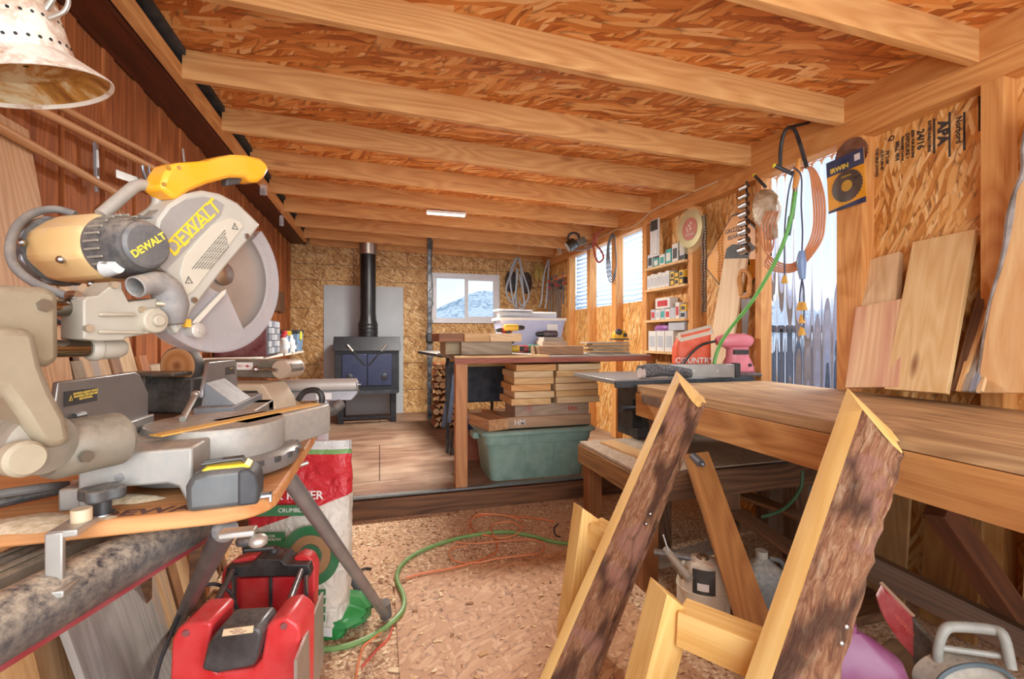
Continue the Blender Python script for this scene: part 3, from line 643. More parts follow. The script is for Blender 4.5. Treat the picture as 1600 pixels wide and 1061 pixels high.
for c_ in ((367, 355), (295, 439)):
    M2, _ = tm(c_[0] - 5, c_[1] + 6, c_[0] + 5, c_[1] - 6, -.0376); g.disc(.006, .0085, 0, .0004, 3, M=M2 @ Matrix.Rotation(pi / 2 - R(45), 4, 'Z')); g.text('!', .008, M2 @ Matrix.Rotation(-R(45), 4, 'Z'), .0002)
g.out('warning_print', plain('#4b4640', .6), ug, smooth=False)
g = S()
for a, b in ((385, 369), (303, 469)):
    c = tr(SM, a, b, -.036); g.lathe([(.005, -.003), (.006, .002)], (c[0], -.036, c[1]), (0, 1, 0), 14)
g.outs('guard_screw', STEEL, ug)
# blade and swinging clear guard
bc = tr(SM, 347, 428, -.006); BR = .122
s_ = NT('spun_blade_steel'); v_ = s_.coords(False); 
s_.b.inputs['Anisotropic'].default_value = .6
BLD = s_.fin(s_.mix(s_.ramp(s_.noise(v_, 9, 3), [(.3, 0), (.7, 1)]), '#a9a29a', '#c6c3be'), .3, .85)
Mbl = Matrix(((1, 0, 0, bc[0]), (0, 0, -1, -.004), (0, 1, 0, bc[1]), (0, 0, 0, 1)))
g = S(); g.disc(.008, BR, -.0011, .0011, 120, teeth=1, th=-.004, M=Mbl); g.out('blade', BLD, sw, smooth=False)
g = S(); g.lathe([(.008, -.016), (.022, -.012), (.024, 0)], (bc[0], 0, bc[1]), (0, 1, 0), 28); g.out('arbor_flange', STEEL, sw)
s_ = NT('dusty_clear_guard'); s_.b.inputs['Alpha'].default_value = .42
LG = s_.fin('#b9b3b2', .25); 
gr = tr(SM, 343, 432, -.02); Mlg = Matrix(((1, 0, 0, gr[0]), (0, 0, -1, -.02), (0, 1, 0, gr[1]), (0, 0, 0, 1)))
g = S(); g.disc(.030, .143, -.001, .001, 60, M=Mlg, a0=R(-142), a1=R(-62)); g.disc(.112, .143, -.0012, .0012, 80, M=Mlg, a0=R(-62), a1=R(48)); g.disc(.112, .143, -.038, -.036, 80, M=Mlg, a0=R(-142), a1=R(48)); g.disc(.143, .1455, -.038, .001, 90, M=Mlg, a0=R(-142), a1=R(48)); g.out('swing_guard', LG, sw, ang=20)
g = S(); c = tr(SM, 304, 516, -.03); g.lathe([(.008, -.012), (.013, -.010), (.013, 0), (.010, .02)], (c[0], -.03, c[1]), (0, 1, 0), 26); g.lathe([(.004, -.014), (.004, -.01)], (c[0], -.03, c[1]), (0, 1, 0), 12); g.out('guard_roller', plain('#c9c4ba', .35, .4), sw)
g = S(); a = tr(SM, 300, 470, -.026); b = tr(SM, 284, 508, -.026); MMs = [(a[0], -.028, a[1]), (b[0], -.028, b[1])]; c = tr(SM, 345, 458, -.026)
slab(g, trs(SM, [(302, 500), (296, 508), (300, 514), (350, 460), (352, 452), (346, 455)], -.026), -.030, -.024); g.out('guard_link', plain('#c8bfae', .45, dust=.3), sw, bevel=.001)
g = S(); c = tr(SM, 292, 505, -.03); g.cbox((c[0], -.03, c[1]), .010, .008, .014); g.out('yellow_stop', plain('#e8a81c', .5), sw)
# handles
g = S(); slab(g, trs(SM, [(244, 294), (252, 272), (261, 259), (273, 255), (319, 252), (340, 246), (358, 242), (380, 243), (402, 248), (413, 257), (415, 267), (408, 279), (399, 286), (388, 285), (380, 278), (356, 278), (322, 287), (292, 299), (270, 314), (262, 308)], -.02), -.030, .016); hd = g.out('operating_handle', YELH, sw, bevel=.010)
g = S(); slab(g, trs(SM, [(352, 277), (380, 277), (372, 288), (352, 291)], -.01), -.014, .002); g.out('trigger', plain('#3a3634', .5), hd, bevel=.003)
g = S()
for a, b in ((264, 262), (280, 262), (257, 288)):
    c = tr(SM, a, b, -.031); g.lathe([(.0035, -.0012), (.0035, .001)], (c[0], -.030, c[1]), (0, 1, 0), 10)
g.outs('handle_screw', plain('#a87a1e', .5), hd)
g = S(); pts = [(158, 336), (196, 303), (212, 291), (228, 290), (243, 302), (247, 316), (240, 330), (222, 343)]
g.tube([(c[0], .012, c[1]) for c in trs(SM, pts, .012)], .0095, 12, smooth=5); g.out('carry_handle', plain('#9a948a', .5, .2, dust=.6), sw)
g = S(); slab(g, trs(SM, [(222, 340), (258, 312), (266, 322), (262, 336), (240, 352)], -.0), -.02, .02); g.out('handle_mount', plain('#6a6662', .5, dust=.6), sw, bevel=.003)
# dust chute
g = S(); pts = [(207, 449), (228, 444), (250, 443), (266, 455), (276, 478), (281, 505)]; pp = [(c[0], -.05 + .004 * i, c[1]) for i, c in enumerate(trs(SM, pts, -.045))]
g.tube(pp, [.0165, .0165, .020, .024, .025, .016], 22, smooth=5, cap=False); dc = g.out('dust_chute', plain('#7d7a78', .5, dust=.75, scale=30), sw)
dc.modifiers.new('wall', 'SOLIDIFY').thickness = .002
# motor cable
g = S(); pp = []
for (a, b, y) in ((118, 335, .13), (88, 327, .15), (55, 332, .15), (28, 352, .13), (16, 384, .10), (22, 415, .07), (50, 440, .04), (82, 454, .015), (112, 466, .0)):
    c = tr(SM, a, b, y); pp.append((c[0], y, c[1]))
g.tube(pp, .0062, 12, smooth=6); g.out('power_cable', plain('#6b6661', .7, dust=.3), sw)
g = S(); c = tr(SM, 116, 462, -.01); g.lathe([(.006, 0), (.008, .006), (.008, .018)], (c[0], -.02, c[1]), (0, 1, 0), 14); g.out('cable_clip', STEEL, sw)
# sawdust heap on the platform
g = G(); random.seed(11)
for (cx, cy, r0) in ((P(40, 820, Z=BT).x, P(40, 820, Z=BT).y, .09), (P(170, 780, Z=BT).x + .03, P(170, 790, Z=BT).y + .02, .05)):
    g.rings([[(cx + r * (1 + .25 * sin(3 * a + cx * 9)) * cos(a), cy + .45 * r * (1 + .2 * sin(5 * a)) * sin(a), BT + z) for a in [2 * pi * k / 24 for k in range(24)]] for r, z in ((r0, 0), (r0 * .8, .004), (r0 * .4, .008), (.005, .010))])
dst = g.out('sawdust', plain('#d9bd92', .95, scale=120, var=.3, bump=.6)); tag(dst, 'pale sawdust lying on the near end of the saw platform', 'sawdust', kind='stuff')
# ================================================================ LEFT SIDE
# boards leaning on the siding: (near Y, far Y at the floor, height, foot X, thickness, material, label)
LB = [
 (1.20, 1.50, 1.80, -.80, .02, PINE2, 'wide tan board leaning at the front end of the left wall, nearest the photo edge'),
 (1.50, 1.93, 1.93, -.86, .018, wood('#b98858', '#dcb184', '#8a5a30', kn=.1, name='rough_face_board', bump=.6), 'broad rough-faced tan board leaning behind the mitre saw motor'),
 (1.56, 1.96, .86, -.72, .02, wood('#9c968e', '#c9c4bc', '#7d766e', kn=.15, name='grey_white_board'), 'broad grey-white board leaning low under the saw stand beam'),
 (1.98, 2.045, 1.15, -.79, .035, wood('#7d6a4c', '#a8957a', '#4a3a26', name='olive_board'), 'narrow olive-brown board with a knot under the saw stand'),
 (2.05, 2.23, 1.45, -.80, .02, wood('#c79a66', '#e3c69a', '#8d93a0', name='blue_stained_board', kn=.2, red='#a3a2a4'), 'tan board with blue-grey stain leaning behind the saw stand'),
 (2.235, 2.30, 1.30, -.80, .035, wood('#8a5f3c', '#b88a60', '#5a3a20', name='brown_board'), 'narrow brown board leaning right of the blue-stained one'),
 (2.31, 2.44, 1.42, -.81, .02, PINE, 'pale pine board leaning behind the dark leg of the saw stand'),
 (2.46, 2.53, 1.15, -.80, .038, wood('#b06a34', '#d08c52', '#7a4418', name='orange_board'), 'orange-brown stud offcut leaning left of the feed bag'),
 (2.56, 2.70, 1.10, -.80, .02, wood('#b59c7c', '#dcc8a8', '#8a6a48', name='rough_pale_board'), 'pale rough board leaning between two brown ones near the feed bag'),
 (2.73, 2.79, .95, -.80, .038, DARKW, 'short dark brown stake leaning on the left wall'),
 (2.82, 2.95, 1.05, -.82, .02, PINE2, 'tan board leaning on the left wall farthest back, towards the sander'),
]
for (a, b, h, fx, th, m, lab) in LB:
    y = (a + b) / 2; p0 = Vector((fx, y, .012)); k = h / 1.95; tx = XL + .022 if h > 1.7 else fx - (fx - XL - .02) * min(1, h / 1.5)
    p1 = Vector((tx, y, h)); d = (p1 - p0).normalized()
    tag(board('leaning_board', p0, p1, b - a, th, m, n=Vector((0, 1, 0)).cross(d) * -1), lab, 'board', 'boards leaning on the left wall')
# rods and mouldings lying along the wall
ROD = wood('#c58a54', '#e3b07c', '#a0703c', fine=2, kn=0, name='moulding_wood')
def rod(px0, py0, px1, py1, X, r, lab, ext=.5):
    a = P(px0, py0, X=X); b = P(px1, py1, X=X); d = (b - a); a2 = a - d * ext
    L = (b - a2).length; M = frame(a2, b - a2); g = G(); g.tube([(0, 0, 0), (L, 0, 0)], r, 18)
    return tag(g.out('wooden_rod', ROD, M=M), lab, 'wooden rod', 'rods and mouldings along the left wall')
rod(0, 200, 182, 302, -1.10, .016, 'single thick round wooden rod lying along the siding above the saw', .15)
rod(51, 166, 246, 266, -1.08, .015, 'lower of the pair of long wooden rods above the saw handle')
rod(96, 168, 262, 256, -1.085, .013, 'upper of the pair of long wooden rods above the saw handle')
g = G(); 
o = tag(board('steel_strip', P(181, 271, X=-1.08), P(300, 312, X=-1.08), .035, .002, plain('#a8a8a6', .4, .8), n=(1, 0, 0)), 'flat grey steel strip hanging on the siding behind the saw handle', 'steel strip')
o = tag(board('conduit', P(149, 222, X=-1.135), P(152, 300, X=-1.135), .02, .012, plain('#c9cdd0', .4, .5, var=.4), n=(1, 0, 0)), 'short upright white conduit on the red-brown siding', 'conduit')
o = tag(board('hinge_strap', P(286, 232, X=-1.135), P(288, 253, X=-1.135), .022, .006, plain('#d8d6d0', .4, .4), n=(1, 0, 0)), 'small white metal strap fixed upright on the siding above the saw handle', 'metal strap')
# clamp hook with a wire bow and an extension lead behind the saw
hk = P(232, 275, X=-1.06); t = thing('wire_hook', 'bundle of steel hooks hanging from the rods behind the saw handle', 'hook', Matrix.Translation(hk))
g = G(); g.tube([(0, 0, .05), (.0, .012, .02), (.0, .016, .0), (.0, 0, -.03), (.0, -.016, .0), (.0, -.01, .03)], .003, 8, smooth=4).tube([(0, -.06, .03), (0, -.05, .0), (0, -.02, -.03), (0, .01, -.04)], .006, 8, smooth=4); g.outs('hook', plain('#9aa4ac', .35, .8), t)
g = G(); g.cbox((0, .045, .0), .012, .04, .018, Matrix.Rotation(R(35), 3, 'X')); g.out('blue_tab', plain('#8fb0cc', .4), t)
cd = P(168, 330, X=-1.145); g = G()
for i in range(5): g.tube([cd + Vector((.01 * i, -.02 + .012 * i, -.06)), cd + Vector((.01 * i, -.01 + .014 * i, .0)), cd + Vector((.0, .03 + .012 * i, .035)), cd + Vector((0, .06 + .01 * i, .02))], .004, 8, smooth=5)
tag(g.out('extension_lead', [plain('#c79a78', .6)]), 'tan and orange extension lead looped on the siding behind the saw motor', 'cord')
# enamel lantern hanging at the top left
LT = P(20, 55, D=.93); Q_ = Matrix.Rotation(R(14), 4, Vector((.96, -.27, 0))) @ Matrix.Rotation(R(-12), 4, Vector((.27, .96, 0)))
ln = thing('hanging_lantern', 'rusty white enamel lantern with punched holes hanging at the top left', 'lantern', Matrix.Translation(LT) @ Q_)
s = NT('rusty_enamel'); v = s.coords(False); n1 = s.noise(v, 14, 6, .8, .65); n2 = s.noise(v, 60, 4)
RUST = s.fin(s.mix(s.ramp(n1, [(.46, 0), (.62, .8)]), s.mix(s.ramp(n2, [(.4, 0), (.7, .3)]), '#efe9da', '#d8c8a8'), '#a86a34'), .38)
s = NT('rusted_inside'); v = s.coords(False); n1 = s.noise(v, 10, 6, 1.2, .7)
RUSTI = s.fin(s.ramp(n1, [(.35, '#8a5420'), (.5, '#c08a3c'), (.62, '#ded0a8')]), .6)
g = G(); g.lathe([(.070, .20), (.078, .12), (.085, .06), (.088, .055), (.088, .045), (.085, .042), (.083, -.045), (.088, -.05), (.092, -.055), (.128, -.092), (.132, -.098), (.1305, -.101)], cap=False, seg=48); b_ = g.out('body', RUST, ln); b_.modifiers.new('wall', 'SOLIDIFY').thickness = .0015
g = G(); g.lathe([(.126, -.0925), (.088, -.062), (.04, -.058), (.005, -.058)], cap=False, seg=48); g.out('inside_lining', RUSTI, ln)
g = G()
for zz in (.016, -.030):
    for k in range(30):
        a = 2 * pi * k / 30 + zz; r_ = .0838; g.cyl((r_ * cos(a), r_ * sin(a), zz), ((r_ + .0012) * cos(a), (r_ + .0012) * sin(a), zz), .0030, seg=10)
g.outs('vent_hole', plain('#0c0a08', .9), ln, smooth=False)
g = G(); g.tube([(.08, -.02, .03), (.11, -.02, .06), (.128, -.02, .10), (.12, -.02, .14), (.10, -.01, .17), (.07, 0, .20)], .005, 10, smooth=6).tube([(.084, -.03, .01), (.115, -.03, .02), (.13, -.03, .045), (.11, -.03, .062), (.085, -.03, .05)], .004, 10, smooth=6)
g.outs('bail_ring', plain('#b9b4a8', .4, .6, dust=.3), ln)
g = G(); g.tube([(0, 0, .2), (0, 0, .26), (.01, 0, .32)], .0025, 6); g.out('hanging_wire', STEEL, ln)
g = G(); a = LT + Vector((.0, .02, .3)); g.tube([a, Vector((a.x, a.y, zb(a.x) + .02))], .0025, 6); g.out('hanging_cord', STEEL, ln, M=ln.matrix_basis.inverted())
# small bags hung under the ledger
for (px, py, w_, h_, lab) in ((412, 297, .05, .085, 'clear bag of screws hanging under the ledger, the nearer of two'), (440, 345, .035, .10, 'clear bag of drill bits hanging under the ledger, the farther of two')):
    X = -.90; p = P(px, py, X=X); t = thing('hardware_bag', lab, 'bag', Matrix.Translation(p)); 
    g = G(); g.rings([[(a * w_, 0 + b, z) for a, b in ((-.5, -.012 * k), (0, -.018 * k), (.5, -.012 * k), (.5, .012 * k), (0, .018 * k), (-.5, .012 * k))] for z, k in ((-h_ / 2, .3), (-h_ * .4, 1), (0, 1), (h_ * .4, .4), (h_ / 2, .2))]); s = NT('clear_bag'); s.b.inputs['Alpha'].default_value = .35; g.out('bag', s.fin('#e8ecf0', .1), t)
    g = G(); random.seed(int(px))
    for i in range(14): c = Vector((random.uniform(-.35, .35) * w_, random.uniform(-.006, .006), random.uniform(-.42, .1) * h_)); d = Vector((random.uniform(-1, 1), 0, random.uniform(-1, 1))).normalized() * .011; g.cyl(c - d, c + d, .003, seg=6)
    o_ = g.out('screws', plain('#2a2a2c', .4, .6), t); o_['kind'] = 'stuff'
    g = G(); g.tube([(0, 0, h_ / 2 - .005), (0, 0, 2.492 - p.z)], .001, 5); g.out('tie', WHITE, t)
# --- red thickness planer on the floor in front
pc = P(395, 985, Z=.40); PM = Matrix.Translation((pc.x, pc.y + .02, 0)) @ Matrix.Rotation(R(-12), 4, 'Z')
pl = thing('thickness_planer', 'red and black bench planer with crank knob standing on the floor under the saw stand', 'planer', PM)
def tp_(px, py, y): return tr(PM, px, py, y)
REDP = plain('#d9262c', .35, dust=.12); BLKP = plain('#17181b', .35, dust=.15)
yf = -.10
g = G(); sh = trs(PM, [(262, 1130), (268, 1000), (277, 983), (290, 974), (326, 972), (331, 978), (322, 1036), (340, 1052), (395, 1046), (408, 1030), (416, 978), (430, 968), (448, 965), (462, 975), (468, 985), (466, 1130)], yf); slab(g, [(x, max(z, .02)) for x, z in sh], yf, yf + .12); g.out('front_cover', REDP, pl, bevel=.012)
g = G(); sh = trs(PM, [(320, 1040), (330, 1000), (345, 978), (408, 974), (414, 985), (406, 1020), (402, 1034), (345, 1046)], yf - .012); slab(g, sh, yf - .03, yf + .07); bc_ = g.out('battery_cover', plain('#2c2c30', .35, dust=.2), pl, bevel=.008)
g = G(); Mt, L = tm.__wrapped__(0) if False else (None, 0); a = tr(PM, 349, 984, yf - .032); b = tr(PM, 396, 978, yf - .032)
slab(g, [(a[0], a[1]), (b[0], b[1]), (b[0] - .002, b[1] - .018), (a[0] - .004, a[1] - .018)], yf - .0315, yf - .029); g.out('caution_label', plain('#e4c9a0', .6), bc_)
g = G(); MM = Matrix(((1, 0, 0, (a[0] + b[0]) / 2 - .001), (0, 0, -1, yf - .032), (0, 1, 0, (a[1] + b[1]) / 2 - .009), (0, 0, 0, 1)))
for i in range(3): g.text(['CAUTION', 'KEEP HANDS CLEAR', 'UNPLUG FIRST'][i], .0048, MM @ Matrix.Translation((0, .005 - .005 * i, 0)), .0002)
g.out('caution_text', plain('#8a3020', .6), bc_, smooth=False)
for a_, b_ in ((290, 990), (443, 979)):
    g = G(); c = tr(PM, a_, b_, yf - .002); g.lathe([(.008, -.004), (.010, .0), (.010, .006)], (c[0], yf, c[1]), (0, 1, 0), 16); g.out('cover_screw', plain('#8f5050', .4), pl)
yb_ = .26
g = G(); sh = trs(PM, [(346, 898), (350, 888), (366, 876), (392, 868), (402, 870), (396, 880), (398, 884), (464, 880), (458, 872), (470, 866), (484, 870), (492, 884), (488, 1000), (340, 1000)], yb_)
slab(g, [(x, z) for x, z in sh], yb_, yb_ + .05); g.out('rear_cover', REDP, pl, bevel=.006)
g = G(); sh = trs(PM, [(352, 906), (356, 884), (392, 880), (402, 872), (440, 872), (448, 880), (484, 880), (487, 892), (484, 902), (476, 904), (470, 898), (372, 900), (362, 908)], yb_ - .02); slab(g, sh, yb_ - .03, yb_ + .06); g.out('top_beam', BLKP, pl, bevel=.004)
g = G(); a = tr(PM, 372, 905, yb_ - .03); b = tr(PM, 470, 905, yb_ - .03); g.box(a[0], b[0], yb_ - .03, yb_ - .02, .10, a[1]); g.out('back_panel', plain('#c81e26', .3), pl)
g = G(); g.box(a[0] - .03, b[0] + .03, yf, yb_ + .05, .0, .10); g.out('base', BLKP, pl, bevel=.006)
g = G()
for px in (366, 478): c = tr(PM, px, 900, yb_ - .045); g.cyl((c[0], yb_ - .045, .10), (c[0], yb_ - .045, c[1] + .005), .008, seg=16)
g.outs('guide_post', plain('#8e9297', .25, .9), pl)
for p0_, p1_ in (((366, 890), (318, 978)), ((472, 890), (440, 975))):
    g = G(); a = tr(PM, *p0_, yb_ - .03); b = tr(PM, *p1_, yf + .06); g.cyl((a[0], yb_ - .04, a[1]), (b[0], yf + .06, b[1]), .010, seg=14); g.out('carry_bar', plain('#45474c', .3, .3, dust=.3), pl)
g = G(); a = tr(PM, 424, 892, yb_ - .04); g.cyl((a[0], yb_ - .045, .1), (a[0], yb_ - .045, a[1] - .02), .006, seg=10); g.lathe([(.05, -.05), (.055, -.02), (.03, 0)], (a[0] - .0, .05, .36), (0, 1, 0), 24); g.outs('feed_roller', BLKP, pl)
cz = tr(PM, 424, 870, yb_)
g = G(); g.lathe([(.030, -.005), (.032, .004), (.018, .010), (.016, .022)], (cz[0], yb_ + .02, cz[1]), seg=20); g.out('crank_boss', BLKP, pl)
g = G(); e = tr(PM, 384, 856, yb_); g.tube([(cz[0], yb_ + .02, cz[1] + .022), (e[0], yb_ - .01, cz[1] + .030)], .009, 12).cyl((e[0], yb_ - .01, cz[1] + .02), (e[0], yb_ - .01, cz[1] + .05), .006, seg=12); g.outs('crank_arm', BLKP, pl)
g = G(); g.lathe([(.012, .0), (.024, .006), (.027, .016), (.022, .028), (.008, .031)], (e[0], yb_ - .01, cz[1] + .046), seg=22); g.out('crank_knob', plain('#54545a', .55, dust=.6), pl)
g = G(); a = tr(PM, 480, 1061, yf + .0); b = tr(PM, 500, 925, yb_); g.hexa([(a[0] + .004, yf - .1, .10), (a[0] + .012, yf - .1, .10), (b[0] + .012, yb_, .12), (b[0] + .004, yb_, .12), (a[0] + .004, yf - .1, a[1] + .12), (a[0] + .012, yf - .1, a[1] + .12), (b[0] + .012, yb_, b[1]), (b[0] + .004, yb_, b[1])]); g.out('side_table', ALU, pl)
g = G(); pp = []
for (a_, b_, y) in ((238, 1085, -.05), (250, 1035, .0), (272, 980, .05), (295, 935, .1), (328, 913, .15), (356, 922, .18), (370, 950, .16), (372, 985, .1)):
    c = tr(PM, a_, b_, y); pp.append((c[0], y, c[1]))
g.tube(pp, .0055, 10, smooth=6); g.out('power_cord', plain('#1c1c1e', .5), pl)
# --- feed sack
fb = P(465, 985, Z=.02); FM = Matrix.Translation((fb.x, fb.y + .02, 0)) @ Matrix.Rotation(R(-14), 4, 'Z') @ Matrix.Rotation(R(-4), 4, 'X')
fs = thing('feed_sack', 'red, white and green printed sack of poultry feed standing under the saw stand', 'sack', FM)
def sack(g, w, d, h, n=9, top=.35, seed=1, wr=.006):
    random.seed(seed); rg = []
    for j in range(n + 1):
        t = j / n; kx = 1 - .06 * abs(t - .5); ky = (1 - (1 - top) * max(0, (t - .6) / .4) ** 1.3) * (.75 + .25 * sin(pi * min(1, t * 1.4 + .18)))
        r = []
        for k in range(40):
            a = 2 * pi * k / 40; c, s_ = cos(a), sin(a); e = .42
            x = w / 2 * kx * math.copysign(abs(c) ** e, c); y = d / 2 * ky * math.copysign(abs(s_) ** .7, s_)
            r.append((x + random.uniform(-wr, wr) * .4, y + wr * sin(a * 5 + t * 17 + seed) + random.uniform(-wr, wr) * .5, h * t))
        rg.append(r)
    return g.rings(rg)
Hs = P(480, 697, D=1.88).z
s = NT('sack_print'); t_ = s.node('ShaderNodeTexCoord'); z_ = s.node('ShaderNodeSeparateXYZ'); s.link(t_.outputs['Object'], z_.inputs[0]); x_, y_, zz = z_.outputs
def band(a, b): return s.math('MULTIPLY', s.math('GREATER_THAN', zz, a), s.math('LESS_THAN', zz, b))
sl_ = s.math('SUBTRACT', zz, s.math('MULTIPLY', x_, .35))
c = s.mix(s.math('GREATER_THAN', sl_, .50), '#ded8ca', '#d2333c')
c = s.mix(s.math('GREATER_THAN', zz, Hs - .035), c, '#d9dcd8'); c = s.mix(band(Hs - .055, Hs - .035), c, '#7fae6c')
c = s.mix(s.math('LESS_THAN', zz, .05), c, '#2f8a44')
s.bump(s.noise(s.coords(False), 11, 6, 1.4), 1.6, .03)
g = G(); sack(g, .42, .17, Hs, n=26, top=.2, wr=.007); g.out('sack_body', s.fin(c, .28), fs)
DT = Matrix(((1, 0, 0, 0), (0, 0, -1, 0), (0, 1, 0, 0), (0, 0, 0, 1)))
def dec(x, z, y=-.0925): M_ = DT.copy(); M_.translation = (x, y, z); return M_
GRN = plain('#2f7d4a', .4); WH = plain('#f4f2ec', .5)
g = G(); g.box(-.19, .05, -.0935, -.085, .505, .548); g.box(-.20, -.03, -.0935, -.085, .385, .44); g.outs('green_band', GRN, fs)
g = G(); g.text('FLOCK RAISER', .048, dec(-.035, .585), .0008, .0008); g.text('CRUMBLES', .024, dec(0, .527, -.0945), .0006); g.text('NUTRITION FOR\nSTARTS AND A HEALTHY\nFLOCK', .013, dec(-.115, .413, -.0945), .0006); g.out('white_lettering', WH, fs, smooth=False)
g = G(); Mr = dec(.075, .345); g.disc(.085, .12, 0, .002, 48, M=Mr); g.disc(.028, .044, 0, .002, 36, M=Mr); g.disc(.0, .018, 0, .002, 24, M=Mr); g.outs('green_ring', GRN, fs)
g = G(); g.disc(.048, .082, 0, .0012, 40, M=Mr); g.out('brown_ring', plain('#b08a5c', .5), fs)
g = G()
for i in range(4): g.box(.02, .14, -.0925, -.086, .19 - .034 * i, .212 - .034 * i)
g.outs('green_panel', GRN, fs)
g = G()
for i in range(16): g.text('analysis of contents and feeding directions'[:34 - (i * 5) % 9], .008, dec(.08 if i > 7 else -.12, (.35 - .011 * i) if i < 8 else .10 - .010 * (i - 8)), .0004)
g.out('small_print', plain('#5a5a5c', .6), fs, smooth=False)
# folded green bag under it
g = G(); o0 = P(540, 975, Z=.0); g.M = Matrix.Translation((o0.x, o0.y, 0)) @ Matrix.Rotation(R(-25), 4, 'Z')
random.seed(4); g.rings([[(x * (1 + .08 * sin(k * 2.1 + x * 9)), (.11 + .02 * sin(k)) * cos(2 * pi * k / 18) * w_, max(.0, .055 + .055 * w_ * sin(2 * pi * k / 18) + (.01 * sin(k * 3.3 + x * 20) if w_ > .5 else 0))) for k in range(18)] for x, w_ in ((-.24, .5), (-.18, .9), (-.1, 1), (0, 1), (.06, .85), (.1, .4))])
gs = g.out('green_sack', plain('#2c8c46', .3, bump=.3)); tag(gs, 'crumpled green plastic sack on the floor at the foot of the feed sack', 'sack')
g = G(); g.M = Matrix.Translation((o0.x, o0.y, 0)) @ Matrix.Rotation(R(-25), 4, 'Z'); g.cbox((-.02, -.135, .05), .07, .004, .035); g.out('barcode_label', WH, gs)
# --- wall shelf with cabinet and bottles
SZ = 1.093
g = G(); g.hexa([(XL, 2.7, SZ - .022), (-.86, 2.7, SZ - .022), (-.77, 5.3, SZ - .022), (XL, 5.4, SZ - .022), (XL, 2.7, SZ), (-.86, 2.7, SZ), (-.77, 5.3, SZ), (XL, 5.4, SZ)])
tag(g.out('wall_shelf', plain('#cfc8ba', .6), bevel=.002), 'pale shelf board on the left wall carrying the dark red cabinet', 'shelf')
g = G(); g.box(-.86, -.83, 2.75, 3.75, SZ - .020, SZ - .002); tag(g.out('teal_strip', plain('#4f8f88', .5)), 'teal painted strip along the front of the wall shelf', 'strip')
MC2 = Matrix.Translation((-.965, 3.77, SZ))
cb = thing('parts_cabinet', 'dark red metal parts cabinet with grey drawer front on the left wall shelf', 'cabinet', MC2)
g = G(); g.box(-.18, .16, 0, .42, 0, .275); g.out('body', plain('#6e1a22', .3, .1, var=.2), cb, bevel=.004)
g = G(); g.box(.16, .168, .01, .41, .01, .27); df = g.out('drawer_frame', plain('#7a7c84', .35, .4), cb)
for r_ in range(5):
    for c_ in range(4):
        g = G(); g.box(.168, .176, .02 + c_ * .097, .11 + c_ * .097, .02 + r_ * .05, .064 + r_ * .05); d_ = g.out('drawer', plain(['#9da2aa', '#b8bcc2', '#777c86'][(r_ + c_) % 3], .3), cb)
BT_ = [(-.805, 4.42, .075, .17, '#c8c2bc', '#c0232b'), (-.83, 4.60, .09, .20, '#3d5a7a', '#b8262b'), (-.80, 4.74, .07, .16, '#e4e4e0', '#e4e4e0'), (-.93, 4.72, .06, .24, '#d8d8dc', '#c0303a'), (-.985, 4.62, .06, .26, '#ececec', '#a83038'), (-.81, 4.88, .07, .13, '#3a4654', '#20242a')]
BL = ['white spray bottle with red cap next to the parts cabinet', 'blue bottle with a broad red cap on the wall shelf', 'small white jar between the bottles on the wall shelf', 'tall pale can with red band at the back of the wall shelf', 'tallest white bottle at the back of the wall shelf', 'short dark jar on the wall shelf before the blue bin']
for (x, y, d_, h_, c1_, c2_), lab in zip(BT_, BL):
    t = thing('bottle', lab, 'bottle', Matrix.Translation((x, y, SZ)), 'bottles on the wall shelf'); r_ = d_ / 2
    g = G(); g.lathe([(r_ * .95, 0), (r_, .004), (r_, h_ * .68), (r_ * .8, h_ * .76), (r_ * .42, h_ * .82), (r_ * .42, h_ * .84)], seg=20); g.out('body', plain(c1_, .35), t)
    g = G(); g.lathe([(r_ * .5, h_ * .83), (r_ * .5, h_ * .98), (r_ * .4, h_)], seg=16); g.out('cap', plain(c2_, .4), t)
    g = G(); g.lathe([(r_ * 1.015, h_ * .2), (r_ * 1.015, h_ * .5)], seg=20, cap=False); g.out('label_band', plain('#c9ccd0', .5), t)
t = thing('storage_bin', 'blue-grey plastic bin with yellow label and black rim at the end of the wall shelf', 'bin', TR(-.89, 5.10, SZ - .0, R(-3)))
g = G(); g.hexa([(-.11, -.1, 0), (.11, -.1, 0), (.11, .12, 0), (-.11, .12, 0), (-.12, -.11, .18), (.12, -.11, .18), (.12, .13, .18), (-.12, .13, .18)]); g.out('body', plain('#6f8fae', .35), t, bevel=.006)
g = G(); g.box(-.125, .125, -.115, .135, .18, .215); g.out('rim', BLACK, t, bevel=.004); g = G(); g.box(-.02, .06, -.118, -.112, .12, .205); g.out('yellow_label', plain('#e8d022', .4), t)
g = G(); g.box(.122, .128, -.05, .03, .12, .20); g.out('end_label', plain('#e8d022', .4), t)
tag(board('wall_board', P(437, 487, X=XL + .02), P(437, 455, X=XL + .02), .55, .012, DARKW, n=(1, 0, 0)), 'dark square board fixed to the siding above the bottles', 'board')
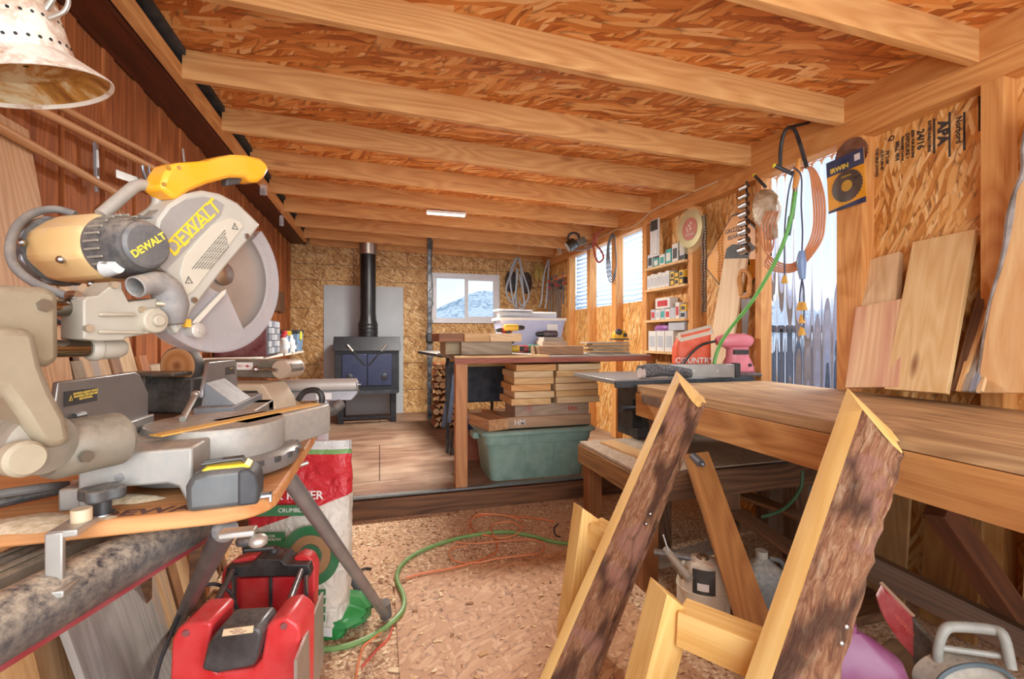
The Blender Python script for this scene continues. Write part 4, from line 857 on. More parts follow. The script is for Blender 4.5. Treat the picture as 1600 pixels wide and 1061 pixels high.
# --- belt and disc sander
sd = P(281, 570, D=1.9); SDM = Matrix.Translation((sd.x, sd.y, 0)) @ Matrix.Rotation(R(-20), 4, 'Z')
sn = thing('belt_disc_sander', 'black and grey belt and disc sander with worn orange disc, behind the mitre saw', 'sander', SDM)
g = G(); g.lathe([(.078, -.01), (.081, 0), (.081, .03), (.07, .035)], (0, 0, 1.12), (0, 1, 0), 40); g.out('disc_guard', plain('#5b5a5a', .5, .4, dust=.3), sn)
s = NT('worn_sanding_disc'); v = s.coords(False); gr_ = s.node('ShaderNodeTexGradient'); gr_.gradient_type = 'SPHERICAL'; mp = s.node('ShaderNodeMapping'); mp.inputs['Scale'].default_value = (13, 13, 13); mp.inputs['Location'].default_value = (0, 0, -1.12 * 13); s.link(v, mp.inputs[0]); s.link(mp.outputs[0], gr_.inputs[0])
DISC = s.fin(s.ramp(gr_.outputs[1], [(.0, '#c89868'), (.35, '#b0713c'), (.6, '#c08a58'), (.8, '#8a4a26')]), .8)
g = G(); g.lathe([(.071, -.016), (.073, -.010)], (0, 0, 1.12), (0, 1, 0), 40); g.out('sanding_disc', DISC, sn)
g = G(); g.box(-.15, .07, -.12, -.018, 1.085, 1.10); g.box(-.13, -.10, -.06, .02, 1.03, 1.085); g.out('work_table', plain('#4a4641', .5, .4, dust=.6), sn, bevel=.003)
g = G(); g.hexa([(-.13, -.05, .93), (.09, -.05, .93), (.09, .12, .93), (-.13, .12, .93), (-.12, -.03, 1.075), (.08, -.03, 1.075), (.08, .12, 1.075), (-.12, .12, 1.075)]); g.out('base', plain('#1e1e20', .5, dust=.25), sn, bevel=.01)
g = G(); M0 = g.M; g.rings([[(x, y, z) for x, z in [(.10, 1.075), (.42, 1.07), (.46, 1.08), (.48, 1.105), (.47, 1.13), (.44, 1.145), (.10, 1.145)]] for y in (.0, .10)]); g.out('belt_housing', plain('#6f685c', .5, .2, dust=.5), sn, bevel=.006)
g = G(); g.lathe([(.036, -.012), (.038, -.004), (.038, .11)], (.437, .0, 1.107), (0, 1, 0), 26); g.out('belt_drum', plain('#b9a48c', .5, dust=.3), sn)
g = G(); g.tube([(.345, -.02, 1.105), (.39, -.02, 1.11), (.43, -.025, 1.105)], .006, 10).ball((.34, -.022, 1.108), .014); g.outs('tension_lever', STEEL, sn)
g = G(); g.box(.215, .315, -.003, -.001, 1.105, 1.135); lb_ = g.out('direction_label', WH, sn); g = G(); Ma = DT.copy(); Ma.translation = (.265, -.0035, 1.120)
g.text('BELT', .012, Ma, .0003)
for sx_ in (-1, 1): g.prism([(sx_ * .038, 0), (sx_ * .026, .006), (sx_ * .026, .002), (sx_ * .018, .002), (sx_ * .018, -.002), (sx_ * .026, -.002), (sx_ * .026, -.006)], 0, .0006, Ma)
g.out('label_print', RED, lb_, smooth=False)
# carrying table for the sander and grinders
t = thing('side_bench', 'dark bench under the belt sander, mostly hidden by the mitre saw', 'bench', TR(-.79, 2.3, 0))
g = G(); g.box(-.17, .19, -.38, .45, .90, .93); g.out('top', DARKW, t, bevel=.003)
g = G()
for x_ in (-.02, .15):
    for y_ in (-.36, .40): g.box(x_ - .02, x_ + .02, y_ - .02, y_ + .02, 0, .90)
g.outs('leg', DARKW, t)
# beige and black machine housing behind the fence
bm_ = P(372, 622, D=1.75); BM = Matrix.Translation((bm_.x, bm_.y, .93)) @ Matrix.Rotation(R(-18), 4, 'Z')
t = thing('bench_machine', 'beige and black machine housing with a red block, behind the right saw fence', 'machine', BM)
g = G(); slab(g, [(-.13, 0), (.15, 0), (.14, .06), (.105, .115), (.09, .13), (-.13, .13)], 0, .16); g.out('housing', plain('#cbb99c', .5, dust=.3), t, bevel=.006)
g = G(); slab(g, [(-.10, .0), (.115, .0), (.10, .06), (.075, .105), (-.10, .105)], -.006, 0); g.out('dark_panel', plain('#2b2824', .5), t, bevel=.002)
g = G(); g.box(-.03, .05, -.03, -.006, .02, .06); g.out('red_block', plain('#8c2a2c', .5), t, bevel=.003)
g = G(); g.tube([(.16, .14, .05), (.19, .14, .085), (.24, .14, .09), (.26, .14, .06), (.25, .14, .0)], .012, 10, smooth=5); g.out('black_handle', BLACK, t)
t = P(444, 590, D=1.95)
g = G(); g.ball(t + Vector((-.01, .15, .02)), .07, .05, .028); tag(g.out('folded_cap', plain('#7a1f28', .7)), 'dark red cloth lying behind the end of the belt sander', 'cloth')
# --- roller stand
rc = P(497, 605, D=2.25); RM = Matrix.Translation((rc.x, rc.y, 0)) @ Matrix.Rotation(R(-6), 4, 'Z'); rz_ = rc.z
t = thing('roller_stand', 'steel work-support roller on a pale post behind the mitre saw arm', 'roller stand', RM)
g = G(); g.cyl((-.178, 0, rz_ + .01), (.182, 0, rz_ + .01), .030, seg=28); g.out('roller', plain('#d6d4cc', .4, .3, dust=.1), t)
g = G(); g.cyl((-.195, 0, rz_ + .01), (.20, 0, rz_ + .01), .006, seg=10); g.out('axle', STEEL, t)
g = G(); slab(g, [(-.188, .02), (-.188, -.03), (-.165, -.07), (.165, -.07), (.188, -.02), (.188, .02), (.184, .02), (.184, -.015), (-.184, -.015), (-.184, .02)][::-1] and [(-.188, -.025), (-.165, -.065), (.165, -.065), (.188, -.015), (.188, -.022), (-.188, -.022)], -.035, .035)
g.bm.free(); g = G(); g.M = Matrix.Translation((0, 0, rz_)); slab(g, [(-.188, -.02), (-.17, -.062), (.16, -.062), (.188, -.03), (.188, -.018), (-.188, -.018)], -.036, .036); g.box(-.188, -.184, -.02, .02, -.02, .025); g.box(.184, .188, -.02, .02, -.02, .025); g.out('bracket', plain('#b8bcc0', .3, .7), t, bevel=.002)
g = G(); g.box(.0, .07, -.0385, -.0365, rz_ - .055, rz_ - .025); g.out('white_label', WH, t)
g = G(); g.box(-.0, .045, -.02, .025, .10, rz_ - .06); g.out('post', plain('#d8dbe0', .4), t, bevel=.003)
g = G()
for a in (-1, 1): g.tube([(.02, 0, .28), (.02 + a * .2, -.12, .015)], .012, 10)
g.tube([(.02, 0, .28), (.02, .22, .015)], .012, 10); g.outs('leg', plain('#3a3d44', .4), t)
# blue quick clamp on the platform end
q = P(465, 668, Z=.985); t = thing('quick_clamp', 'small dark blue clamp lying at the far corner of the saw platform', 'clamp', Matrix.Translation((q.x, q.y, BT)))
g = G(); g.cbox((0, 0, .012), .05, .03, .022).cbox((.03, 0, .036), .11, .014, .010); g.outs('clamp_body', plain('#27395a', .4), t, bevel=.003); g = G(); g.ball((.03, -.01, .012), .010); g.out('clamp_screw', STEEL, t)
# black rails lying on the platform at the near left
g = G(); g.tube([P(-20, 790, Z=.985), P(95, 765, Z=.985)], .008, 10, ); tag(g.out('black_bar', BLACKP), 'dusty black bar lying on the platform left of the saw base', 'bar')
g = G(); g.tube([P(-20, 775, Z=1.0), P(60, 763, Z=1.0), P(105, 758, Z=.99)], .007, 10, smooth=5); tag(g.out('black_cable', RUBBER), 'black cable running along the platform to the back of the saw', 'cord')
# orange-handled cutter seen between the slide rails
t = thing('pruning_saw', 'orange-handled tool hanging on the boards between the saw slide rails', 'hand tool', Matrix.Translation(P(103, 499, X=-1.02)))
g = G(); g.tube([(-.0, -.03, -.012), (0, .0, 0), (0, .03, .012)], [.012, .016, .012], 10, smooth=3); g.out('grip', plain('#e0541e', .4), t); g = G(); g.tube([(0, -.03, -.012), (0, -.055, .0)], [.01, .006], 8); g.tube([(0, .03, .012), (0, .05, -.06), (0, .045, -.12)], .010, 8, smooth=4); g.outs('black_end', BLACK, t)
# ================================================================ BACK OF THE SHED
def at(px, py, **k): return P(px, py, **k)
# cement board behind the stove
hx0, hx1 = P(506, 600, Y=YB).x, P(630, 600, Y=YB).x; hz1 = P(565, 447, Y=YB).z
tag(G().box(hx0, hx1, YB - .014, YB - .003, RF, hz1).out('cement_board', plain('#b9c0c4', .8, scale=3, var=.1)), 'pale blue-grey cement board standing on the back wall behind the stove', 'heat shield')
# wood stove
sx0, sx1 = P(520, 570, Y=6.12).x, P(626, 570, Y=6.12).x; sc_ = (sx0 + sx1) / 2; hw = (sx1 - sx0) / 2
zt, zl = P(572, 548, Y=6.12).z, P(572, 615, Y=6.12).z; zT = P(572, 526, Y=6.12).z
t = thing('wood_stove', 'dark blue-black steel wood stove on open legs before the cement board', 'stove', TR(sc_, 6.12, RF))
IRON = plain('#0f121b', .42, 0, var=.02); IRON2 = plain('#161f45', .35, 0, var=.02)
def l_(z): return z - RF
g = G(); g.box(-hw + .02, hw - .02, .0, .50, l_(zl), l_(zt)); g.out('firebox', IRON, t, bevel=.004)
g = G(); g.hexa([(-hw, -.07, l_(zt) - .0), (hw, -.07, l_(zt)), (hw, .52, l_(zt)), (-hw, .52, l_(zt)), (-hw + .01, .0, l_(zT)), (hw - .01, .0, l_(zT)), (hw - .01, .50, l_(zT)), (-hw + .01, .50, l_(zT))]); g.out('top_hood', plain('#10121a', .45, 0, var=.02), t, bevel=.003)
for s_ in (-1, 1):
    g = G(); x0, x1 = sorted((s_ * .004, s_ * (hw - .11))); g.box(x0, x1, -.022, .0, l_(zl) + .10, l_(zt) - .04); d = g.out('door', IRON2, t, bevel=.004)
    g = G(); g.lathe([(.012, -.05), (.040, -.046), (.042, -.030), (.014, -.024), (.014, 0)], (s_ * (hw - .20), 0, l_(zl) + .22), (0, 1, 0), 24); g.lathe([(.010, -.056), (.012, -.05)], (s_ * (hw - .20), 0, l_(zl) + .22), (0, 1, 0), 14); g.out('draft_knob', plain('#3a3c42', .3, .7), d)
    g = G(); g.tube([(s_ * .02, -.03, l_(zl) + .36), (s_ * .10, -.05, l_(zl) + .46), (s_ * .17, -.055, l_(zl) + .54)], .008, 10); h_ = g.out('door_handle', BLACK, d)
    g = G(); g.cyl((s_ * .17, -.055, l_(zl) + .54), (s_ * .235, -.06, l_(zl) + .62), .017, seg=12); g.out('spring_grip', plain('#c3bfb4', .3, .8), d)
g = G(); g.box(-hw + .04, hw - .04, -.10, 0, l_(zl), l_(zl) + .03); g.box(-hw + .04, hw - .04, -.104, -.098, l_(zl) + .0, l_(zl) + .05); g.out('ash_lip', plain('#31343c', .4, .4), t, bevel=.002)
g = G()
for s_ in (-1, 1):
    for y in (.03, .42): g.box(s_ * (hw - .09) - .035, s_ * (hw - .09) + .035, y - .02, y + .02, .0, l_(zl))
for o_ in g.outs('leg', IRON, t, bevel=.003): pass
g = G(); g.box(-hw + .06, hw - .06, .0, .03, .06, .085); g.out('foot_rail', IRON, t)
px_ = P(575, 500, Y=6.42); x = px_.x - sc_; zc = P(575, 385, Y=6.42).z
g = G(); g.lathe([(.125, l_(zT)), (.125, l_(zT) + .17), (.108, l_(zT) + .22), (.100, l_(zT) + .30), (.100, l_(zc) - .10)], (x, .30, 0), seg=32); g.out('flue_pipe', plain('#0d0e11', .38, 0, var=.02), t)
g = G()
for k in range(3): g.lathe([(.126, 0), (.130, .008), (.126, .016)], (x, .30, l_(zT) + .05 + .05 * k), seg=32)
g.outs('pipe_bead', plain('#1c1d20', .4, .3), t)
g = G(); g.lathe([(.108, l_(zc) - .11), (.112, l_(zc) - .1), (.112, zb(px_.x) + .13 - RF)], (x, .30, 0), seg=32); g.out('flue_collar', plain('#a8998a', .35, .8), t)
# black upright pole wound with wire
pp = P(671, 655, Z=RF); t = thing('black_pole', 'tall black pole wound with cable from floor to ceiling left of the window', 'pole', Matrix.Translation(pp))
hgt = zb(pp.x) + .12 - RF
g = G(); g.box(-.028, .028, -.028, .028, 0, hgt); g.out('post', plain('#23252a', .45, .3, var=.3), t, bevel=.004)
g = G(); random.seed(9); g.tube([(.034 * cos(a) * (1.2 + .3 * sin(a * .7)), -.034 + .01 * sin(a), .12 + (hgt - .4) * i / 60) for i in range(61) for a in [i * .9]], .005, 6); g.tube([(.03 + .01 * sin(i), -.036, .05 + (hgt - .1) * i / 20) for i in range(21)], .006, 8, smooth=3)
g.outs('wound_cable', plain('#3a3e46', .5), t)
g = G(); g.cbox((0, -.02, 1.08), .10, .10, .14); g.out('junction_clump', plain('#1a1b1e', .6), t, bevel=.03)
# firewood stack, each split log its own thing
random.seed(21)
LB_ = wood('#d9b184', '#efd3a8', '#b07a4a', name='split_log_face', kn=.1); LBK = wood('#8a4c24', '#b8703a', '#5c3016', name='log_bark', bump=.8)
fz = [(682, 640), (700, 640), (712, 620), (684, 618), (704, 602), (690, 592), (716, 600), (680, 585), (708, 578), (694, 572), (716, 560), (684, 600), (712, 590), (700, 626), (722, 640), (724, 610), (726, 580), (694, 610)]
wdesc = ['bottom row left', 'bottom row middle', 'second row right', 'second row left', 'fourth row middle', 'fifth row middle', 'fourth row right', 'sixth row left', 'sixth row right', 'seventh row middle', 'top row right', 'third row left', 'fifth row right', 'third row middle', 'bottom row right', 'third row far right', 'sixth row far right', 'fourth row left']
rows = [[(.045 + .075 * i + (.03 if j % 2 else 0), .045 + .078 * j) for i in range(6 if j % 2 == 0 else 5)] for j in range(10)]
Ly = 5.55; wx = P(676, 600, Y=Ly).x
k = 0
rn = ['bottom', 'second', 'third', 'fourth', 'fifth', 'sixth', 'seventh', 'eighth', 'ninth', 'top']; cn_ = ['leftmost', 'second', 'third', 'fourth', 'fifth', 'rightmost']
for j, row in enumerate(rows):
    for i, (ox, oz) in enumerate(row):
        r_ = random.uniform(.034, .04); kind = random.random(); n_ = 14; g = G(); a0 = random.uniform(0, 2 * pi)
        if kind < .35: sh = [(r_ * cos(a), r_ * sin(a)) for a in [2 * pi * q / 14 for q in range(14)]]
        elif kind < .7: sh = [(r_ * cos(a) , r_ * sin(a)) for a in [pi * q / 9 for q in range(10)]]; sh = [(x, z - .012) for x, z in sh]
        else: sh = [(-.03, -.032), (.034, -.03), (.012, .036)]
        sh = [(x * cos(a0) - z * sin(a0), x * sin(a0) + z * cos(a0)) for x, z in sh]
        g.rings([[(x, 0, z) for x, z in sh], [(x, .38, z) for x, z in sh]])
        for f in g.bm.faces:
            if len(f.verts) > 4 or all(abs(v.co.y) < 1e-4 for v in f.verts): f.material_index = 1
        o = g.out('firewood_log', [LBK, LB_], M=Matrix.Translation((wx + ox, Ly, RF + oz)))
        tag(o, 'firewood log by the black pole, %s row of the stack, %s from the left' % (rn[j], cn_[i]), 'firewood', 'stacked firewood under the table'); k += 1
# big centre workbench
wbX0, wbX1, wbY0, wbY1, wbZ = P(716, 560, Y=3.30).x - .03, 2.12, 3.29, 4.25, P(850, 556, Y=3.29).z
wb_ = thing('workbench', 'high reddish-edged workbench across the middle of the shed with wooden legs', 'workbench', TR(wbX0, wbY0, RF))
g = G(); g.box(0, wbX1 - wbX0, 0, wbY1 - wbY0, wbZ - RF - .022, wbZ - RF); g.out('top', plain('#9a9088', .6, var=.3, scale=4, dust=.6), wb_, bevel=.002)
g = G(); g.box(.0, wbX1 - wbX0, -.012, .0, wbZ - RF - .05, wbZ - RF - .012); g.out('red_edge', wood('#8a4636', '#b87058', '#6a3024', name='reddish_edge_board'), wb_, bevel=.002)
g = G(); g.box(.0, .72, -.014, .10, wbZ - RF - .010, wbZ - RF + .006); g.out('edge_strip', PINE2, wb_, bevel=.001)
LEGW = wood('#a96f42', '#cf9462', '#7a4424', name='bench_leg_wood')
for (x, y, w) in ((.055, .05, .085), (.85, .88, .085), (1.40, .88, .085)):
    o = board('leg', (0, 0, 0), (0, 0, wbZ - RF - .05), w, w, LEGW, n=(1, 0, 0)); o.parent = wb_; o.matrix_basis = Matrix.Translation((x, y, 0)) @ o.matrix_basis
g = G(); g.box(.1, 1.6, .88, .92, wbZ - RF - .13, wbZ - RF - .04); g.out('apron', wood('#c9a05a', '#e2c07a', '#8a5a24', name='apron_wood'), wb_)
# small folding table / bench on metal legs behind left
Z2 = 1.075
t = thing('side_table', 'black-edged table end sticking out left behind the workbench', 'table', TR(P(658, 547, Y=5.2).x, 4.28, RF))
x_0 = 0; g = G(); g.hexa([(.10, 0, Z2 - RF - .03), (.9, 0, Z2 - RF - .03), (.9, 1.15, Z2 - RF - .03), (-.02, 1.15, Z2 - RF - .03), (.10, 0, Z2 - RF), (.9, 0, Z2 - RF), (.9, 1.15, Z2 - RF), (-.02, 1.15, Z2 - RF)]); g.out('top', plain('#3a3c42', .5, dust=.4), t, bevel=.003)
g = G()
for q in ((.16, .06), (.84, .06), (.84, 1.1)): g.box(q[0], q[0] + .03, q[1], q[1] + .03, 0, Z2 - RF - .03)
g.outs('leg', BLACK, t)
# grey folding stand under the bench
t = thing('folding_stand', 'blue-grey folding metal stand with castor, left of the workbench leg', 'stand', Matrix.Translation(P(700, 700, Z=RF)))
FM_ = plain('#5a6a84', .4, .4, dust=.2); yy = 3.55
def fr_(pts, w, m, nm, y):
    g = G(); g.M = t.matrix_basis.inverted(); q = [P(a, b, Y=y) for a, b in pts]
    for a, b in zip(q, q[1:]): MM = frame(a, b - a, (0, -1, 0)); M0 = g.M; g.M = g.M @ MM; g.box(0, (b - a).length, -w / 2, w / 2, -.008, .008); g.M = M0
    return g.out(nm, m, t, bevel=.002)
fr_([(710, 585), (702, 660)], .035, FM_, 'leg', 3.9); fr_([(706, 585), (692, 668)], .040, FM_, 'leg', 4.6); fr_([(722, 575), (718, 690)], .02, plain('#aab0b8', .4, .6), 'leg', 3.75)
fr_([(700, 570), (722, 570)], .05, plain('#1f2a2a', .5), 'head_block', 3.88)
g = G(); g.M = t.matrix_basis.inverted(); g.tube([P(723, 640, Y=3.7), P(712, 665, Y=3.7), P(706, 680, Y=3.7), P(705, 700, Y=3.7)], .009, 8, smooth=4); g.out('fork', BLACK, t)
g = G(); g.M = t.matrix_basis.inverted(); c = P(706, 705, Y=3.72); g.cyl(c + Vector((-.02, 0, 0)), c + Vector((-.006, 0, 0)), .030, seg=18); g.cyl(c + Vector((.006, 0, 0)), c + Vector((.02, 0, 0)), .030, seg=18); g.outs('castor_wheel', BLACK, t)
# things stored under the bench behind the leg
q = P(755, 625, Y=4.1); tag(G().box(q.x - .22, q.x + .28, 4.0, 4.35, RF, .42).out('orange_bucket_box', plain('#9a4a24', .6), bevel=.01), 'rust-orange crate on the floor behind the workbench leg', 'crate')
tag(G().box(q.x - .2, q.x + .3, 4.0, 4.3, .42, .50).out('blue_case', plain('#26357a', .4), bevel=.01), 'dark blue flat case on top of the rust-orange crate', 'case')
tag(board('wood_offcut', (q.x - .02, 3.95, .58), (q.x + .2, 4.05, .53), .09, .04, wood('#a5602e', '#cc8850', '#6a3a18', name='reddish_offcut')), 'reddish wood offcut lying on the dark blue case', 'offcut')
tag(G().box(q.x - .3, q.x + .45, 4.40, 4.44, .60, 1.0).out('dark_panel', plain('#1f2430', .5), bevel=.01), 'dark blue-black panel standing upright under the back of the workbench', 'panel')
# green tote
t0 = P(768, 765, Z=RF); t1 = P(930, 752, Z=RF); TX = frame((t0.x, t0.y, RF), (t1.x - t0.x, 0, 0)); 
tt = thing('storage_tote', 'large dusty green plastic tote standing at the edge of the raised floor', 'tote', TR((t0.x + t1.x) / 2 + .02, 3.62, RF))
zh = P(850, 672, Y=3.36).z - RF + .012; GR = plain('#82a89a', .42, dust=.25, var=.15)
def rr_(w, d, r, n=5): return [(sx * (w / 2 - r) + r * cos(a), sy * (d / 2 - r) + r * sin(a)) for sx, sy, a0 in ((1, 1, 0), (-1, 1, pi / 2), (-1, -1, pi), (1, -1, 3 * pi / 2)) for a in [a0 + pi / 2 * i / n for i in range(n + 1)]]
W0, W1 = .76, .88
g = G(); g.rings([[(x, y, z) for x, y in rr_(w, d, .06)] for z, w, d in ((.0, W0, .44), (zh * .72, W0 + .07, .50), (zh * .73, W0 + .10, .53), (zh - .03, W1, .55), (zh - .03, W1 + .05, .60), (zh - .008, W1 + .05, .60), (zh, W1 + .03, .58), (zh, W1 - .02, .53), (.03, W0 - .03, .40))]); g.out('body', GR, tt, ang=35)
g = G(); 
for x in (-.12, .12): g.hexa([(x - .006, -.226, .01), (x + .006, -.226, .01), (x + .006, -.21, .01), (x - .006, -.21, .01), (x - .006, -.257, zh * .71), (x + .006, -.257, zh * .71), (x + .006, -.24, zh * .71), (x - .006, -.24, zh * .71)])
g.outs('rib', GR, tt)
g = G(); g.cbox((-W1 / 2 - .035, -.05, zh - .055), .05, .14, .05); g.cbox((W1 / 2 + .035, -.05, zh - .055), .05, .14, .05); g.outs('handle', GR, tt, bevel=.008)
# planks and beams piled on the tote
BOXW = wood('#b38c6c', '#d2ac88', '#8a5c40', name='rough_beam_face', kn=.1)
topz = RF + zh + .001; X0_, X1_ = P(797, 645, Y=3.4).x, P(925, 645, Y=3.4).x
fy = 3.42
def stackbox(nm, x0, x1, y0, y1, z0, h, m, lab, cat, grp=None, rz=0, bev=.002):
    c = Vector(((x0 + x1) / 2, (y0 + y1) / 2, z0 + h / 2)); g = G(); L, d = x1 - x0, y1 - y0
    g.box(-L / 2, L / 2, -d / 2, d / 2, -h / 2, h / 2); o = g.out(nm, m, bevel=bev, M=Matrix.Translation(c) @ Matrix.Rotation(rz, 4, 'Z')); return tag(o, lab, cat, grp)
h1 = .085
o = stackbox('wooden_beam', X0_ - .02, X1_, fy, fy + .30, topz, h1, BOXW, 'lower thick beam lying across the rim of the green tote', 'beam', 'thick beams on the tote')
g = G(); q = P(813, 640, Y=fy); M_ = DT.copy(); M_.translation = (-.25, -.151, .0); g.text('HM', .06, M_, .0005, .001); g.out('chalk_mark', plain('#e8e2dc', .8), o, smooth=False)
o = stackbox('wooden_beam', P(806, 620, Y=fy).x, P(922, 620, Y=fy).x, fy + .02, fy + .32, topz + h1, .10, wood('#9c8470', '#c2a68c', '#6e4a36', name='grey_brown_beam', kn=.1), 'upper grey-brown beam with red crayon marks on the tote pile', 'beam', 'thick beams on the tote')
g = G(); M_ = DT.copy(); M_.translation = (.17, -.151, -.0); g.text('bkn', .055, M_, .0005, .0008); M_ = DT.copy(); M_.translation = (-.20, -.151, .01); g.disc(.020, .024, 0, .0006, 24, M=M_); g.text('4', .03, M_, .0005, .0006); g.out('crayon_mark', plain('#c23a2a', .7), o, smooth=False)
lo = P(752, 628, Y=3.45); o = board('wooden_beam', (lo.x + .03, 3.72, topz + .045), (lo.x + .12, 3.38, topz + .043), .17, .085, wood('#b07a50', '#e0b080', '#6a4028', name='end_grain_beam')); tag(o, 'short beam laid askew on the left end of the green tote', 'beam', 'thick beams on the tote')
zz = topz + h1 + .10
NL = ['bottom', 'second', 'third', 'fourth', 'fifth', 'top']
random.seed(31)
hh = (P(850, 568, Y=fy).z - zz) / 6
for i in range(6):
    dx = random.uniform(-.025, .02); x0, x1 = P(803, 600, Y=fy - .03).x - .0, P(864, 600, Y=fy - .03).x
    stackbox('plank', x0 + dx, x1 + dx, fy - .04 + random.uniform(-.02, .02), fy + .32, zz + i * hh, hh - .003, [PINE2, PINE, LUM][i % 3], '%s plank up in the left-hand pile of cut planks over the tote' % NL[i] if i else 'bottom plank of the left-hand pile of cut planks over the tote', 'plank', 'cut planks piled on the beams', random.uniform(-.04, .04))
for i in range(6):
    dx = random.uniform(-.012, .012); x0, x1 = P(868, 600, Y=fy - .03).x, P(934, 600, Y=fy - .03).x
    stackbox('plank', x0 + dx, x1 + dx, fy - .04 + random.uniform(-.02, .02), fy + .30, zz + i * hh, hh - .003, [PINE, PINE2, PINE][i % 3], ('%s plank up in the right-hand pile of cut planks over the tote' % NL[i]) if i else 'bottom plank of the right-hand pile of cut planks over the tote', 'plank', 'cut planks piled on the beams', random.uniform(-.02, .02))
# on the bench: two wide slabs over blocks
a = P(690, 548, Z=wbZ + .1)
def pb(nm, p0, p1, y0, y1, z0, z1, m, lab, cat, grp=None):   # box between two photo columns at depth y0
    return stackbox(nm, P(p0, 540, Y=y0).x, P(p1, 540, Y=y0).x, y0, y1, z0, z1 - z0, m, lab, cat, grp)
zA, zB, zC = wbZ + .007, P(750, 534, Y=3.42).z, P(750, 521, Y=3.42).z
pb('spacer_block', 721, 800, 3.44, 3.72, zA, zB, wood('#8c7c66', '#b8a58a', '#6a5540', name='grey_block'), 'grey-brown thick block on the workbench under the two pale slabs', 'block')
pb('spacer_block', 696, 719, 3.52, 3.85, zA, zB, wood('#94805e', '#bca883', '#6a5540', name='olive_block'), 'smaller olive-grey block on the workbench, left of the thick block', 'block')
pb('wood_slab', 726, 765, 3.40, 3.95, zB, zC, PINE2, 'left of two thick pale slabs side by side on the workbench blocks', 'slab', 'thick slabs on the workbench')
pb('wood_slab', 766, 815, 3.40, 3.95, zB, zC, PINE, 'right of two thick pale slabs side by side on the workbench blocks', 'slab', 'thick slabs on the workbench')
pb('wood_slab', 686, 725, 3.44, 3.95, zB, zC + .002, wood('#8a5a3a', '#b07c54', '#5a3420', name='brown_slab'), 'brown dark-faced slab at the left end beside the two pale slabs', 'slab', 'thick slabs on the workbench')
# plank offcuts and shims on the right of the bench
pb('offcut_block', 842, 912, 3.40, 3.60, wbZ + .001, P(870, 541, Y=3.4).z, wood('#8c6a4c', '#b48a64', '#5e3c24', name='brown_offcut'), 'brown bark-edged offcut lying at the front of the workbench', 'offcut')
pb('offcut_block', 848, 886, 3.75, 3.95, wbZ + .001, P(870, 533, Y=3.75).z, wood('#a8927c', '#ccb49a', '#7a6450', name='pale_offcut'), 'pale grey offcut behind the bark-edged offcut on the workbench', 'offcut')
pb('offcut_block', 850, 880, 3.76, 3.92, P(870, 533, Y=3.75).z, P(870, 527, Y=3.75).z, GREYW, 'thin grey offcut on top of the pale grey offcut', 'offcut')
random.seed(14)
sh_n = ['lowest', 'second lowest', 'third lowest', 'middle', 'third highest', 'second highest', 'top']
for i in range(7):
    z0 = wbZ + .001 + i * .0145; x0, x1 = P(914 + (i % 3) * 4, 545, Y=3.5).x, P(984 - (i * 5) % 4, 545, Y=3.5).x
    o = board('shingle', (x0 + random.uniform(0, .02), 3.52 + random.uniform(0, .03), z0 + .006), (x1, 3.56, z0 + .007), .13, .011, [GREYW, PINE2][i % 2]); tag(o, 'wood shingle in the stack at the right end of the workbench, %s of seven' % sh_n[i], 'shingle', 'shingles stacked on the workbench')
t = thing('yellow_sander', 'yellow and black palm sander on top of the stack of shingles', 'power tool', Matrix.Translation(P(968, 529, Y=3.56)) )
g = G(); g.rings([[(x * k, y * k * .8, z) for x, y in rr_(.13, .09, .035)] for z, k in ((-.0, .9), (.02, 1.0), (.05, .95), (.07, .7), (.08, .4))]); g.out('body', plain('#e9b21c', .4), t); g = G(); g.ball((-.02, -.02, .055), .035, .03, .03).cbox((.03, -.045, .03), .03, .01, .03); g.outs('dark_grip', BLACK, t)
g = G(); g.box(-.07, .07, -.04, .04, -.012, 0); g.out('pad', BLACKP, t)
# white tub with rolled sheets, cordless tools
tbx = P(832, 545, Y=4.05); t = thing('white_tub', 'large translucent white tub behind the cordless tools on the workbench', 'tub', TR(tbx.x, 4.16, wbZ))
zt_ = P(832, 499, Y=4.05).z - wbZ; g = G(); g.rings([[(x, y, z) for x, y in rr_(w, d, .04)] for z, w, d in ((0, .52, .26), (zt_, .64, .32), (zt_, .60, .28), (.01, .49, .23))]); g.out('body', plain('#b4bcdc', .4), t, ang=35)
g = G(); g.rings([[(x, y, z) for x, y in rr_(w, d, .04)] for z, w, d in ((zt_ - .01, .66, .34), (zt_ + .012, .66, .34), (zt_ + .012, .60, .28), (zt_ - .01, .60, .28))], loop=True); g.out('rim', WHITE, t, ang=35)
g = G(); g.box(.13, .23, -.158, -.150, zt_ * .62, zt_ * .85); g.out('side_label', WHITE, t)
def rol(px0, px1, py, y, r, m, lab, kind='roll', cat='roll', grp='rolled sheets on the white tub'):
    a, b = P(px0, py, Y=y), P(px1, py + 1, Y=y); z = wbZ + zt_ + .014 + r; a.z = z; b.z = z; M = frame(a, b - a); g = G(); g.tube([(0, 0, 0), ((b - a).length, 0, 0)], r, 20); g.out('x', m) if False else None
    return tag(g.out('rolled_sheet', m, M=M), lab, cat, grp)
rol(778, 868, 492, 4.12, .030, plain('#bdb9b4', .5), 'grey rolled sheet lying across the front of the white tub')
rol(782, 862, 492, 4.20, .028, plain('#cfd0d4', .5), 'pale rolled sheet lying behind the grey one on the white tub')
tag(board('white_sheet', (P(776, 480, Y=4.1).x, 4.16, wbZ + zt_ + .085), (P(830, 480, Y=4.1).x, 4.16, wbZ + zt_ + .082), .22, .012, plain('#dfe3ee', .5)), 'folded white sheet lying on the rolled sheets over the white tub', 'sheet')
